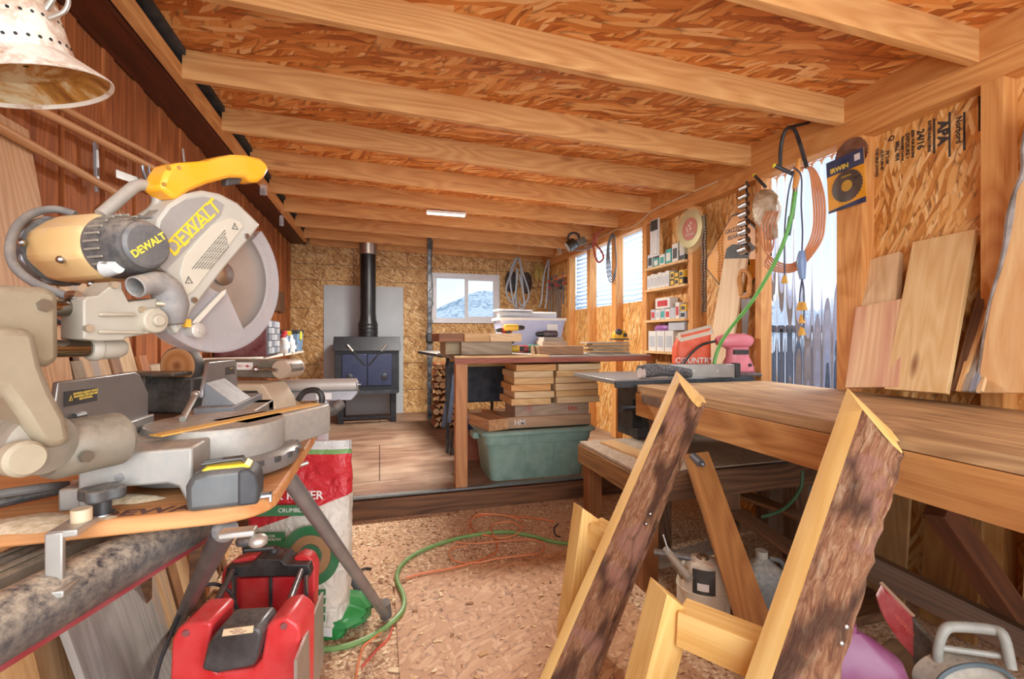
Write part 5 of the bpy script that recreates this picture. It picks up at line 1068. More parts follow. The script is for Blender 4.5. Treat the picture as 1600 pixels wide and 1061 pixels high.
def drill(px, py, y, col, rz, lab, batt='#1c1c1e', sc=1.0):
    p = P(px, py, Y=y); t = thing('cordless_drill', lab, 'drill', Matrix.Translation(p) @ Matrix.Rotation(rz, 4, 'Z') @ Matrix.Scale(sc, 4), 'cordless tools on the workbench')
    g = G(); g.tube([(-.08, 0, 0), (-.07, 0, 0), (.04, 0, 0), (.06, 0, 0)], [.022, .033, .033, .026], 18); g.out('motor_body', plain(col, .4), t)
    g = G(); g.tube([(.06, 0, 0), (.075, 0, 0), (.11, 0, 0), (.125, 0, 0)], [.026, .024, .022, .012], 16); g.out('chuck', BLACK, t)
    g = G(); g.tube([(-.03, 0, -.02), (-.045, 0, -.07), (-.045, 0, -.11)], [.020, .018, .020], 14); g.out('grip', BLACK, t)
    g = G(); g.box(-.09, .015, -.032, .032, -.15, -.11); g.out('battery', plain(batt, .4), t, bevel=.005); return t
drill(800, 512, 3.62, '#e2b93c', R(0), 'yellow cordless drill lying on the pale slabs before the white tub', sc=.85)
drill(790, 516, 3.66, '#b01f26', R(200), 'red cordless drill lying against the yellow drill on the pale slabs', sc=.75)
drill(858, 522, 3.98, '#4a3a40', R(180), 'dark cordless driver with a white label right of the white tub')
t = thing('green_drill', 'green and red corded drill on the workbench under the tub', 'drill', Matrix.Translation(P(828, 545, Y=3.8)), 'cordless tools on the workbench')
g = G(); g.tube([(-.10, 0, 0), (-.02, 0, 0)], .032, 16); g.out('red_body', plain('#8a3038', .4), t); g = G(); g.tube([(-.02, 0, 0), (.08, 0, 0)], .036, 16); g.out('green_body', plain('#2f6a50', .4), t); g = G(); g.tube([(.08, 0, 0), (.14, 0, 0)], [.03, .018], 14); g.out('nose', BLACK, t); g = G(); g.lathe([(.022, -.038), (.022, -.034)], (.10, 0, .0), (0, 1, 0), 18); g.out('round_label', WHITE, t)
t = thing('yellow_driver', 'small yellow and black driver lying beside the pale slabs', 'drill', Matrix.Translation(P(805, 545, Y=3.62)), 'cordless tools on the workbench')
g = G(); g.tube([(-.05, 0, 0), (.03, 0, 0)], .028, 14); g.out('body', plain('#d9ae2c', .4), t); g = G(); g.tube([(.03, 0, 0), (.07, 0, 0)], .02, 12); g.out('nose', BLACK, t)
# small things on the side table by the window
for px, lab, col in ((692, 'dark lock body on the table under the window, nearest the pole', '#2c2e34'), (712, 'dark chrome lock body on the table under the window', '#3a3d44'), (742, 'round chrome fitting on the table under the window', '#8a8d92')):
    p = P(px, 520, Y=4.9); p.z = Z2; t = thing('fitting', lab, 'fitting', Matrix.Translation(p), 'small fittings under the window'); g = G(); g.box(-.03, .03, -.02, .02, 0, .07) if px != 742 else g.lathe([(.04, .0), (.045, .02), (.03, .06)], seg=18); g.out('body', plain(col, .4, .5), t, bevel=.006)
    g = G(); g.tube([(.03, 0, .02), (.06, 0, .03), (.085, 0, .06), (.085, 0, .02)], .006, 8, smooth=3); g.out('chrome_bow', STEEL, t)
# ---------------------------------------------------------------- hanging in the back right corner
hk = P(809, 392, Y=6.25); t = thing('hanging_belts', 'grey straps and cables bunched on a hook hanging before the back wall', 'straps', Matrix.Translation(hk))
g = G(); g.tube([(0, 0, .16), (-.03, 0, .13), (.02, 0, .09), (.015, 0, .04), (-.01, 0, .02)], .008, 8, smooth=5); g.out('hook', plain('#e0c9a0', .4), t)
def hp(a, b, y=0): return tuple(Vector(P(a, b, Y=6.25 + y)) - hk)
g = G()
for L in ([(808, 402), (800, 425), (792, 445), (792, 460), (800, 472), (806, 455), (809, 420)], [(810, 402), (818, 430), (826, 455), (824, 470), (814, 478), (812, 470)], [(806, 403), (797, 430), (803, 475), (812, 482), (820, 475), (812, 430)], [(812, 403), (816, 440), (820, 480)]):
    g.tube([hp(a, b, random.uniform(-.03, .03)) for a, b in L], .013, 8, smooth=5)
g.outs('strap', plain('#8d9298', .5, dust=.1), t)
g = G(); g.tube([hp(808, 420), hp(806, 460), hp(807, 482)], .016, 8); g.out('buckle_strap', plain('#6a6e74', .4, .4), t)
t = thing('round_guard', 'dark round guard hanging behind the grey straps on the back wall', 'guard', Matrix.Translation(P(799, 440, Y=6.79)))
g = G(); g.ball((0, 0, 0), .10, .07, .17); g.out('body', plain('#23262b', .6), t)
t = thing('oval_pad', 'dark brown oval pad hanging right of the grey straps on the back wall', 'pad', Matrix.Translation(P(823, 442, Y=6.80)))
g = G(); g.ball((0, 0, 0), .085, .06, .17); g.out('body', plain('#3a2a22', .6), t)
t = thing('yellow_pads', 'pair of worn yellow work gloves pinned on the back wall near the corner', 'gloves', Matrix.Translation(P(842, 430, Y=6.75)))
for dx in (-.03, .05):
    g = G(); g.ball((dx, 0, 0), .045, .03, .11); 
    for k in range(4): g.ball((dx - .03 + .02 * k, -.0, .12), .011, .012, .045)
    g.out('glove', plain('#b89a4a', .7), t)
g = G(); 
for L in ([(856, 408), (850, 430), (846, 470), (842, 480)], [(858, 408), (856, 440), (853, 476), (850, 482)], [(856, 408), (862, 404), (866, 412)]): g.tube([P(a, b, Y=6.5) for a, b in L], .014, 8, smooth=4)
o = g.out('grey_hose', plain('#a7abaf', .5)); tag(o, 'grey hose loop hanging in the back right corner', 'hose')
tag(board('clamp_rail', (XR + .005, 6.6, P(866, 436, Y=6.25).z), (XR + .005, 5.84, P(866, 436, Y=6.25).z), .04, .03, LUMR, n=(1, 0, 0)), 'wooden rail on the right wall carrying the bar clamps', 'rail')
CLB = ['leftmost bar clamp hanging in the back right corner', 'second bar clamp from the left in the corner', 'middle bar clamp with red jaw in the corner', 'fourth bar clamp from the left in the corner', 'bar clamp nearest the first stud in the corner', 'short black bar clamp hanging behind the others in the corner']
for i, (px, y, top, bot) in enumerate(((858, 6.45, 440, 530), (862, 6.35, 436, 532), (867, 6.25, 434, 530), (871, 6.15, 436, 528), (875, 6.05, 440, 524), (880, 5.95, 432, 475))):
    a = P(px, top, Y=y); b = P(px, bot, Y=y); t = thing('bar_clamp', CLB[i], 'clamp', Matrix.Translation(a), 'bar clamps in the back right corner'); L = a.z - b.z
    g = G(); g.box(-.011, .011, -.006, .006, -L, .05); g.out('bar', plain('#9aa3ad', .3, .8), t); g = G(); g.box(-.02, .05, -.012, .012, -.02, .02); g.box(-.015, .055, -.012, .012, -.11, -.07); g.outs('jaw', plain(['#b03a30', '#2a2a2e', '#a84438'][i % 3], .4), t, bevel=.003)
    g = G(); g.cyl((.045, -.04, -.09), (.045, .03, -.09), .010, seg=10); g.out('screw_handle', plain('#7a5a3a', .5), t)
for i, (px, top, bot) in enumerate(((868, 500, 548), (878, 520, 550))): pass
t = thing('wall_speaker', 'small white and black box speaker on a shelf block by the first stud', 'speaker', Matrix.Translation(P(879, 388, Y=6.05)))
g = G(); g.box(-.06, .06, -.05, .06, -.07, .08); g.out('body', plain('#d7d4cc', .4), t, bevel=.004); g = G(); g.box(.0, .055, -.055, -.05, -.06, .07); g.out('grille', BLACK, t); g = G(); g.box(-.08, .10, -.05, .08, -.10, -.071); g.out('shelf_block', PINE, t)
# ---------------------------------------------------------------- ceiling items
lp = P(697, 333, Y=4.42); t = thing('strip_light', 'slim white strip light hanging from a joist in the middle of the ceiling', 'light', Matrix.Translation(lp))
s = NT('light_tube'); s.b.inputs['Emission Color'].default_value = (1, .97, .92, 1); s.b.inputs['Emission Strength'].default_value = 1.2
g = G(); g.box(-.19, .19, -.03, .03, -.01, .012); g.out('housing', WHITE, t, bevel=.004); g = G(); g.cyl((-.18, 0, -.014), (.18, 0, -.014), .012, seg=14); g.out('tube', s.fin('#f2f0ea', .3), t)
g = G(); g.box(-.012, .012, -.006, .006, .012, zb(lp.x) - lp.z + .06); g.out('hanger', plain('#8a8d92', .4, .6), t)
ll = bpy.data.lights.new('strip_light_glow', 'AREA'); ll.shape = 'RECTANGLE'; ll.size = .5; ll.size_y = .2; ll.energy = 55; ll.color = (1, .96, .9)
lo_ = bpy.data.objects.new('strip_light_glow', ll); C.objects.link(lo_); lo_.location = lp + Vector((0, 0, -.045))
# floodlight on the top plate
fl = P(900, 380, Y=5.0); t = thing('work_lamp', 'chrome and black clamp work lamp hanging at the top of the right wall', 'lamp', Matrix.Translation(fl))
g = G(); g.tube([(-.10, 0, -.05), (-.02, -.02, -.0)], [.065, .06], 20); g.out('shade', plain('#4a4640', .25, .8), t); g = G(); g.lathe([(.055, 0), (.06, .01)], (-.105, 0, -.052), Vector((-.8, .2, -.5)), 20); g.out('lens', plain('#c9c3b4', .2), t)
g = G(); g.cbox((.06, -.0, .02), .12, .07, .09, Matrix.Rotation(R(-25), 3, 'Y')); g.out('housing', plain('#77705f', .4, .4), t, bevel=.01)
g = G(); g.tube([(-.10, 0, .03), (-.09, 0, .09), (-.03, 0, .12), (.03, 0, .10), (.04, 0, .05)], .013, 8, smooth=4); g.out('handle', BLACK, t); g = G(); g.tube([(.1, 0, -.03), (.18, .0, -.02), (.25, 0, .03), (.30, .0, .06)], .008, 8, smooth=3).tube([(-.03, 0, -.08), (.1, 0, -.075), (.2, 0, -.04)], .008, 8); g.outs('bracket', plain('#6a6a6a', .4, .6), t)
# red carabiner, cable coil
g = G(); q = [(930, 362), (927, 380), (930, 400), (936, 410), (943, 402), (938, 390), (930, 380), (934, 366), (943, 358)]; g.tube([P(a, b, X=2.38) for a, b in q], .011, 8, smooth=5); tag(g.out('red_carabiner', plain('#a33c2a', .4, .2)), 'rusty red bent hook hanging on the top plate over the second far panel', 'hook')
t = thing('cable_coil', 'grey cable coiled in long loops hanging on the stud between far panels', 'cable', Matrix.Translation(P(955, 380, X=2.40))); 
for i in range(4):
    g = G(); q = [(956 + i, 366), (949 + i, 385), (948 + i * 2, 420), (953 + i, 440 - i * 4), (960, 436 - i * 3), (963, 410), (961, 380), (957 + i, 366)]; g.tube([P(a, b, X=2.40 - .006 * i) - t.matrix_basis.translation for a, b in q[:-1]], .006, 8, closed=True, smooth=5); g.out('loop', plain('#5c5a5c', .5), t)
# ================================================================ RIGHT SIDE
# --- shelf unit in the stud bay
SHY0, SHY1 = 3.27, 3.872
t = thing('stud_bay_shelves', 'narrow wooden shelves built between two studs on the right wall', 'shelves', TR(0, 0, 0))
shz = []
for py in (405, 443, 497, 551):
    z = P(1074, py, X=XR).z; shz.append(z); g = G(); g.box(XR - .03, XO - .002, SHY0 - .005, SHY1, z - .022, z); o = g.out('shelf', PINE2, t, bevel=.001)
z = P(1074, 600, X=XR).z
def bx(nm, y0, y1, z, h, m, lab, cat, grp, x0=None, lb=None):
    x0 = XR - .005 if x0 is None else x0; c = Vector(((x0 + XO - .01) / 2, (y0 + y1) / 2, z + h / 2)); g = G(); dx = (XO - .01 - x0) / 2; dy = (y1 - y0) / 2
    g.box(-dx, dx, -dy, dy, -h / 2, h / 2); o = g.out(nm, m, bevel=.0015, M=Matrix.Translation(c)); tag(o, lab, cat, grp)
    if lb: g = G(); g.box(-dx - .0008, -dx, -dy * .7, dy * .7, -h * .3, h * .25); q = g.out('printed_label', lb, o)
    return o
WB = plain('#d9d6ce', .5); YB_ = plain('#e4b72c', .45); RB = plain('#c22f34', .45); DB = plain('#2c2a28', .5); TB = plain('#2f9c96', .45); GB = plain('#b9bbc0', .45)
on = ['nearest the far end', 'second from the far end', 'third from the far end', 'fourth from the far end', 'fifth from the far end', 'sixth from the far end']
for i in range(6): bx('white_box', 3.86 - .058 * (i + 1), 3.86 - .058 * i - .004, shz[1], .135 + .008 * (i % 2), WB, 'white upright box on the second stud-bay shelf, %s' % on[i], 'box', 'white boxes on the second shelf', lb=GB)
for i, (m, lb, cc) in enumerate(((DB, YB_, 'black and yellow box, bottom left'), (YB_, DB, 'yellow and black box, bottom middle'), (DB, YB_, 'black box with yellow label, bottom right'))):
    bx('battery_box', 3.50 - .062 * (i + 1), 3.50 - .062 * i - .004, shz[1], .062, m, cc + ' of the six on the second shelf', 'box', 'yellow and black boxes on the second shelf', lb=lb)
    bx('battery_box', 3.50 - .062 * (i + 1), 3.50 - .062 * i - .006, shz[1] + .0625, .06, [YB_, DB, YB_][i], ['yellow box, top left', 'black box, top middle', 'yellow box with dark print, top right'][i] + ' of the six on the second shelf', 'box', 'yellow and black boxes on the second shelf', lb=[DB, YB_, DB][i])
bx('red_white_box', 3.50, 3.72, shz[2] + .10, .095, WB, 'long white and red box on top of the small boxes, third shelf', 'box', None, lb=RB)
for i in range(5): bx('small_box', 3.80 - .075 * (i + 1), 3.80 - .075 * i - .006, shz[2], .098 - .006 * (i % 2), [GB, WB][i % 2], 'small pale box in the front row of the third shelf, %s' % on[i], 'box', 'small boxes on the third shelf', lb=[RB, GB, TB][i % 3])
bx('yellow_box', 3.28, 3.36, shz[2], .06, GB, 'grey box at the near end of the third shelf, under the yellow box', 'box', None, lb=DB)
bx('yellow_box', 3.28, 3.35, shz[2] + .061, .055, YB_, 'small yellow box stacked at the near end of the third shelf', 'box', None, lb=DB)
bx('white_box', 3.37, 3.42, shz[2], .14, WB, 'tall white box beside the yellow box on the third shelf', 'box', None, lb=RB)
for i in range(3): bx('white_carton', 3.84 - .13 * (i + 1), 3.84 - .13 * i - .008, shz[3], .185, WB, 'large white carton on the lowest stud-bay shelf, %s' % on[i], 'carton', 'white cartons on the lowest shelf', lb=GB)
bx('yellow_carton', 3.30, 3.42, shz[3], .06, YB_, 'yellow carton at the near end of the lowest stud-bay shelf', 'carton', None, lb=DB)
g = G(); random.seed(3); g.rings([[(2.49 + .045 * k * cos(a), 3.66 + .14 * k * sin(a), shz[3] + .187 + z) for a in [2 * pi * i / 18 for i in range(18)]] for z, k in ((0, .8), (.02, 1.0), (.045, .8), (.06, .3))]); tag(g.out('purple_packet', plain('#9a5a9a', .3, bump=.4)), 'purple and white packet lying on the white cartons, lowest shelf', 'packet')
bx('grey_box', 3.30, 3.52, shz[2] - .10, .075, GB, 'flat grey tin hung just under the third stud-bay shelf', 'tin', None)
for i, (m, h, lab) in enumerate(((GB, .13, 'grey packet standing at the far end of the top shelf'), (TB, .08, 'teal packet on the top shelf beside the grey packet'), (WB, .10, 'small white packet on the top shelf beside the teal packet'), (TB, .13, 'taller teal carton in the middle of the top shelf'), (WB, .16, 'white squeeze tube box on the top shelf'), (DB, .22, 'tall dark packet leaning at the near end of the top shelf'))):
    bx('shelf_packet', 3.86 - .095 * (i + 1), 3.86 - .095 * i - .012, shz[0], h, m, lab, 'packet', 'packets on the top shelf', lb=[DB, WB, TB, WB, DB, GB][i])
t = thing('blister_pack', 'long white and black blister pack hanging above the top shelf', 'packet', Matrix.Translation(P(1024, 372, X=2.44)))
g = G(); g.box(-.01, .0, -.07, .07, -.17, .17); g.out('card', plain('#d5d3cd', .4), t); g = G(); g.box(-.02, -.01, -.05, .05, .07, .16); g.out('black_top', BLACK, t); g = G()
for i in range(4): g.box(-.022, -.01, -.045 + .024 * i, -.030 + .024 * i, -.15, .06)
g.outs('blister_rib', plain('#e6e6e6', .2), t)
# --- round blade with red label
p = P(1078, 358, X=2.42); MB_ = Matrix.Translation(p) @ Matrix(((0, 0, -1, 0), (-1, 0, 0, 0), (0, 1, 0, 0), (0, 0, 0, 1)))
t = thing('packed_saw_blade', 'round saw blade with red centre label in clear wrap hung on the stud', 'saw blade', MB_)
g = G(); g.disc(.010, .152, -.002, .002, 72, teeth=1, th=-.006); g.out('blade', plain('#b0a67c', .3, .8), t, smooth=False)
g = G(); g.lathe([(.09, .002), (.092, .006)], seg=40); lb_ = g.out('red_label', plain('#b8222c', .35), t); g = G(); g.text('12"', .07, Matrix.Translation((0, .01, .0065)) @ Matrix.Rotation(R(30), 4, 'Z'), .0004, .001); g.text('SAW BLADE', .02, Matrix.Translation((0, -.045, .0065)), .0004); g.out('label_print', plain('#e8e4dc', .5), lb_, smooth=False)
g = G(); g.rings([[(.17 * cos(a) * (1 + .03 * sin(5 * a)), .17 * sin(a) - (.03 if sin(a) < -.6 else 0), z) for a in [2 * pi * i / 40 for i in range(40)]] for z in (-.008, .012)]); s = NT('clear_wrap'); s.b.inputs['Alpha'].default_value = .18; g.out('wrapper', s.fin('#efe6b8', .1), t)
# --- hanging chain
a, b = P(1100, 338, X=2.43), P(1101, 490, X=2.43); t = thing('hanging_chain', 'dark loop of roller chain hanging down the stud beside the blade', 'chain', Matrix.Translation(a)); L = a.z - b.z; n_ = 34
g = G()
for col in (-.016, .016):
    for i in range(n_):
        z = -L * i / n_; g.cbox((-.0, col + .004 * sin(i * .8), z), .012, .017, L / n_ * .78)
o = g.out('links', plain('#4a443e', .4, .6, dust=.3), t, bevel=.002); o['kind'] = 'stuff'
# --- bear sign (generic)
g = G(); X_ = 2.525; q = [P(a, b, X=X_) for a, b in ((1150, 323), (1190, 350), (1175, 420), (1126, 420), (1113, 403))]
cS = P(1150, 402, X=X_); MS = Matrix(((0, 0, -1, X_), (-1, 0, 0, cS.y), (0, 1, 0, cS.z), (0, 0, 0, 1)))
t = thing('bear_sign', 'yellow diamond warning sign with black bear picture on the right wall', 'sign', MS)
def dia(r, c=.04): return [(r - c, c), (c, r - c), (-c, r - c), (-(r - c), c), (-(r - c), -c), (-c, -(r - c)), (c, -(r - c)), (r - c, -c)]
g = G(); g.prism(dia(.36), -.004, 0); g.out('black_border', BLACK, t); g = G(); g.prism(dia(.347), 0, .001); g.out('yellow_face', plain('#f2a52c', .4), t)
g = G(); g.text('GRIZZLY', .046, Matrix.Translation((-.02, .205, .0012)), .0003, .001); g.text('BEAR', .046, Matrix.Translation((-.03, .155, .0012)), .0003, .001)
bear = [(-.15, -.13), (-.14, -.05), (-.12, .0), (-.06, .02), (0, .01), (.05, .035), (.09, .03), (.12, .01), (.15, -.02), (.175, -.035), (.16, -.055), (.125, -.06), (.11, -.085), (.12, -.14), (.08, -.14), (.07, -.10), (.03, -.09), (.035, -.14), (-.01, -.14), (-.015, -.09), (-.07, -.085), (-.085, -.14), (-.12, -.14)]
g.prism([(x * .95 + .02, z * 1.1 + .08) for x, z in bear], .001, .002); g.out('bear_picture', plain('#1c1814', .5), t, smooth=False)
# --- leaning pale board, handsaw, sockets
def lb3(p0, p1, X0, X1, w, th, m, lab, nm='leaning_plank', grp='planks leaning on the right wall', wedge=None):
    a, b = P(*p0, X=X0), P(*p1, X=X1); d = (b - a).normalized(); n_ = Vector((-1, 0, 0)); n_ = (n_ - d * n_.dot(d)).normalized(); return tag(board(nm, a, b, w, th, m, n=n_, wedge=wedge), lab, 'board', grp)
BH = .953
tsz = .975
lb3((1118, 590), (1150, 404), 2.42, 2.49, .225, .018, wood('#e0c096', '#f3deb8', '#a87848', name='very_pale_pine'), 'very pale pine board leaning on the right wall behind the pink sander')
a = P(1163, 445, X=2.44); t = thing('handsaw', 'handsaw with carved wooden handle hanging point down behind the green hose', 'saw', Matrix.Translation(a) @ Matrix(((0, 0, -1, 0), (-1, 0, 0, 0), (0, 1, 0, 0), (0, 0, 0, 1))))
g = G(); g.prism([(-.03, -.06), (.045, -.05), (.055, -.10), (.01, -.50), (-.01, -.50)], -.001, .001); g.out('blade', plain('#8a8684', .3, .8), t)
g = G(); g.tube([(-.03, .10, 0), (-.045, .04, 0), (-.035, -.02, 0), (-.03, -.07, 0)], [.014, .018, .018, .014], 10, smooth=4).tube([(-.03, .10, 0), (.02, .09, 0), (.05, .04, 0), (.045, -.02, 0), (.03, -.08, 0), (-.03, -.08, 0)], [.014, .012, .013, .016, .018, .012], 10, smooth=4); g.outs('handle', wood('#c88444', '#e6ab68', name='saw_handle_wood'), t)
sk0, sk1 = P(1166, 290, X=2.44), P(1169, 392, X=2.44); t = thing('socket_rail', 'rail of chrome sockets hanging on the stud, growing in size downwards', 'socket set', Matrix.Translation(sk0))
g = G(); Ls = sk0.z - sk1.z; g.box(.0, .006, -.008, .008, -Ls - .03, .03); g.out('rail', plain('#3a3a3c', .4, .6), t)
for i in range(8):
    r_ = .0165 + .0014 * i; z = -Ls * (i + .2) / 7.4; g = G(); g.cyl((-.02, -.036 + .0, z), (-.02, .034, z - .006), r_, seg=18); sk = g.out('socket', plain('#c9ccd0', .15, 1, var=.05), t, bevel=.001)
    g = G(); g.cyl((-.02, -.0365, z), (-.02, -.0361, z), r_ * .65, seg=14); g.out('socket_bore', plain('#2a2a2c', .5), sk)
# --- bagged gourd-like thing, hook, hoses
q = P(1196, 330, X=2.36); t = thing('wrapped_bundle', 'crumpled translucent plastic bag hanging beside the sockets', 'bag', Matrix.Translation(q))
g = G(); random.seed(8); s = NT('cloudy_plastic_bag'); s.b.inputs['Transmission Weight'].default_value = .25; n1 = s.noise(s.coords(False), 9, 5, 1.2); s.bump(s.noise(s.coords(False), 16, 4, 1.5), .7, .03)
BAG = s.fin(s.ramp(n1, [(.35, '#a58a68'), (.5, '#d6c4a6'), (.7, '#eee6d6')]), .25)
g.rings([[(r_ * .7 * cos(a) * (1 + .08 * sin(4 * a + z * 20)), y + r_ * sin(a) * (1 + .07 * sin(5 * a + z * 30)), z) for a in [2 * pi * i / 28 for i in range(28)]] for z, r_, y in ((.14, .02, .02), (.12, .06, .01), (.07, .085, .0), (.01, .095, -.005), (-.05, .085, -.01), (-.10, .055, -.03), (-.14, .045, -.045), (-.18, .04, -.05), (-.19, .02, -.05))]); g.out('bag', BAG, t)
g = G(); g.tube([P(1180, 275, X=2.34) - q, P(1196, 292, X=2.30) - q], .010, 10); g.out('hook_bar', BLACK, t); g = G(); g.ball(P(1179, 274, X=2.34) - q, .012); g.out('yellow_tip', plain('#e8d820', .4), t)
HX = 2.30; h0 = P(1238, 200, X=HX); t = thing('black_hook', 'large black U-shaped utility hook hanging from the rim board', 'hook', Matrix.Translation(h0))
def hh_(a, b, X=HX): return P(a, b, X=X) - h0
g = G(); g.tube([hh_(1219, 262), hh_(1220, 230), hh_(1226, 206), hh_(1234, 199), hh_(1242, 204), hh_(1250, 225), hh_(1261, 262)], .011, 10, smooth=5); g.out('bow', BLACK, t)
g = G(); g.tube([hh_(1211, 259, 2.20), hh_(1239, 272)], .011, 10); g.out('bar', BLACK, t); g = G(); g.ball(hh_(1210, 259, 2.20), .013); g.out('yellow_tip', plain('#e8d820', .4), t)
g = G(); g.tube([hh_(1234, 199), Vector((XR - h0.x, hh_(1234, 199).y, .06))], .009, 8); g.out('mount', BLACK, t)
t = thing('orange_air_hose', 'coil of thin orange air hose hanging on the black hook at the clear panel', 'hose', Matrix.Translation(h0)); OH = plain('#d28a58', .45)
for i in range(5):
    g = G(); k = i * 4; q_ = [(1236, 270), (1262 + k * .4, 262), (1270 + k, 300), (1272 + k, 350), (1262 + k, 385), (1240, 412 + i * 3), (1212 - i * 4, 408 + i * 2), (1192 + i * 4, 385), (1190 + i * 5, 350), (1200 + i * 4, 330)]
    g.tube([hh_(a_, b_, HX + .012 * i) for a_, b_ in q_], .0055, 8, smooth=6); g.out('coil', OH, t)
t = thing('green_air_hose', 'bright green air hose with yellow grip running from the hook down to the pink sander', 'hose', Matrix.Translation(h0))
g = G(); q_ = [(1243, 300, 2.27), (1236, 340, 2.26), (1222, 385, 2.25), (1200, 430, 2.24), (1172, 475, 2.22), (1140, 515, 2.2), (1122, 545, 2.17), (1113, 582, 2.13)]
g.tube([hh_(a_, b_, x) for a_, b_, x in q_], .011, 12, smooth=6); g.out('hose', plain('#5fb04a', .4), t)
g = G(); g.tube([hh_(1243, 292), hh_(1238, 335), hh_(1236, 342)], [.012, .013, .016], 12); g.out('brass_fitting', plain('#8a7a5a', .3, .8), t); g = G(); g.tube([hh_(1250, 248), hh_(1247, 265), hh_(1242, 295)], [.014, .020, .014], 10); g.out('yellow_grip', plain('#e39a3c', .45), t)
g = G(); g.tube([hh_(1236, 338), hh_(1231, 368)], .014, 12); g.out('black_sleeve', plain('#3a4a5a', .5), t)
t = thing('power_leads', 'dark blue power leads with three yellow plugs hanging before the clear panel', 'cord', Matrix.Translation(h0)); BL_ = plain('#3c4a6a', .5)
for pts in ([(1240, 262), (1252, 275), (1252, 320), (1254, 360), (1253, 395)], [(1240, 270), (1232, 300), (1226, 360), (1226, 430)], [(1252, 430), (1256, 455), (1256, 500), (1253, 520)], [(1254, 430), (1250, 460), (1249, 485)]):
    g = G(); g.tube([hh_(a_, b_, 2.28) for a_, b_ in pts], .0042, 7, smooth=4); g.out('lead', BL_, t)
g = G(); g.tube([hh_(1253, 392, 2.28), hh_(1252, 410, 2.28), hh_(1254, 436, 2.28)], [.014, .026, .014], 12, smooth=3); g.out('blue_connector', plain('#7a98c4', .35), t)
for a_, b_ in ((1226, 436), (1250, 478), (1256, 478), (1253, 498), (1253, 517)):
    g = G(); c = hh_(a_, b_, 2.28); g.tube([c + Vector((0, 0, .022)), c, c - Vector((0, 0, .025))], [.008, .014, .018], 8); g.out('yellow_plug', plain('#d9a43c', .45), t)
# --- carded circular saw blade, and bare blade above it
p = P(1321, 284, X=2.436); MI = Matrix.Translation(p) @ Matrix(((0, 0, -1, 0), (-1, 0, 0, 0), (0, 1, 0, 0), (0, 0, 0, 1))) @ Matrix.Rotation(R(3), 4, 'Z')
t = thing('carded_saw_blade', 'circular saw blade on a blue and yellow IRWIN card hung on the stud', 'saw blade', MI); t['label'] = 'circular saw blade on a blue and yellow card hung on the double stud'
w_, hh2 = .105, .145
g = G(); g.box(-w_, w_, -hh2, hh2, -.003, 0); g.out('yellow_card', plain('#eda51e', .4), t); g = G(); g.prism([(-w_, .06), (w_, .06), (w_, hh2), (-w_, hh2)], 0, .001); g.prism([(-w_, -hh2), (w_, -hh2), (w_, -hh2 + .03), (-w_, -hh2 + .012)], 0, .001); g.outs('blue_band', plain('#22345e', .4), t)
g = G(); g.disc(.012, .088, .001, .003, 60, teeth=1, th=-.006, M=Matrix.Translation((.008, -.025, 0))); bl = g.out('blade', plain('#6c7078', .3, .8), t, smooth=False); g = G(); g.lathe([(.030, 0), (.030, .0012)], (.008, -.025, .003), seg=28); g.out('blade_print', plain('#c89a2c', .4), bl)
g = G(); g.text('IRWIN', .036, Matrix.Translation((-.03, .085, .0014)), .0004, .0012); g.out('brand_print', plain('#f0d040', .5), t, smooth=False); g = G(); g.text('60T', .022, Matrix.Translation((.065, .0, .0035)), .0003, .0005); g.out('tooth_count_print', plain('#1c1c20', .5), t, smooth=False); g = G(); g.text('FINISHING', .012, Matrix.Translation((.008, .028, .0035)), .0003); g.out('card_print', plain('#f0d040', .5), t, smooth=False)
g = G(); g.box(.055, .085, .09, .125, .001, .002); g.out('white_square', WHITE, t)
p = P(1325, 242, X=2.425); t = thing('bare_saw_blade', 'worn brown circular saw blade hanging behind the blue and yellow card', 'saw blade', Matrix.Translation(p + Vector((.021, 0, 0))) @ Matrix(((0, 0, -1, 0), (-1, 0, 0, 0), (0, 1, 0, 0), (0, 0, 0, 1))))
g = G(); g.disc(.012, .093, -.0015, .0015, 60, teeth=1, th=-.005); g.out('blade', plain('#8a5c3c', .4, .6, var=.3), t, smooth=False); g = G(); g.disc(.012, .036, .0015, .0025, 28); g.out('centre_print', plain('#5a4030', .5), t)
# --- planks leaning at the right bay
lb3((1368, 600), (1381, 402), 2.36, 2.53, .17, .035, PINE, 'short pale plank with a cut knot, second from the left in the right bay')
lb3((1362, 606), (1378, 474), 2.28, 2.42, .25, .022, wood('#cf9c74', '#edcda0', '#8a4a2a', red='#c88a72', name='pink_striped_plank'), 'shortest plank with a pink heartwood stripe, front left of the right bay')
lb3((1430, 612), (1475, 370), 2.28, 2.50, .245, .024, wood('#d9ac6e', '#efd09a', '#8a5424', kn=.9, name='knotty_plank'), 'tallest wide knotty plank in the right bay')
for i, (p0, p1, w, m, lab) in enumerate((((1492, 612), (1536, 455), .03, DARKW, 'dark thin strip leaning next to the tall knotty plank'), ((1500, 612), (1540, 475), .026, PINE2, 'tan thin strip second from the knotty plank'), ((1510, 612), (1543, 500), .028, GREYW, 'grey-brown thin strip in the middle of the strips'), ((1520, 612), (1546, 520), .024, wood('#7d8290', '#a4a8b4', name='blue_grey_strip'), 'blue-grey painted strip in the bundle of strips'), ((1531, 612), (1549, 545), .022, PINE, 'pale thin strip nearest the near stud'))):
    lb3(p0, p1, 2.30 - .01 * i, 2.47, w, .012, m, lab, 'thin_strip', 'thin strips leaning in the right bay')
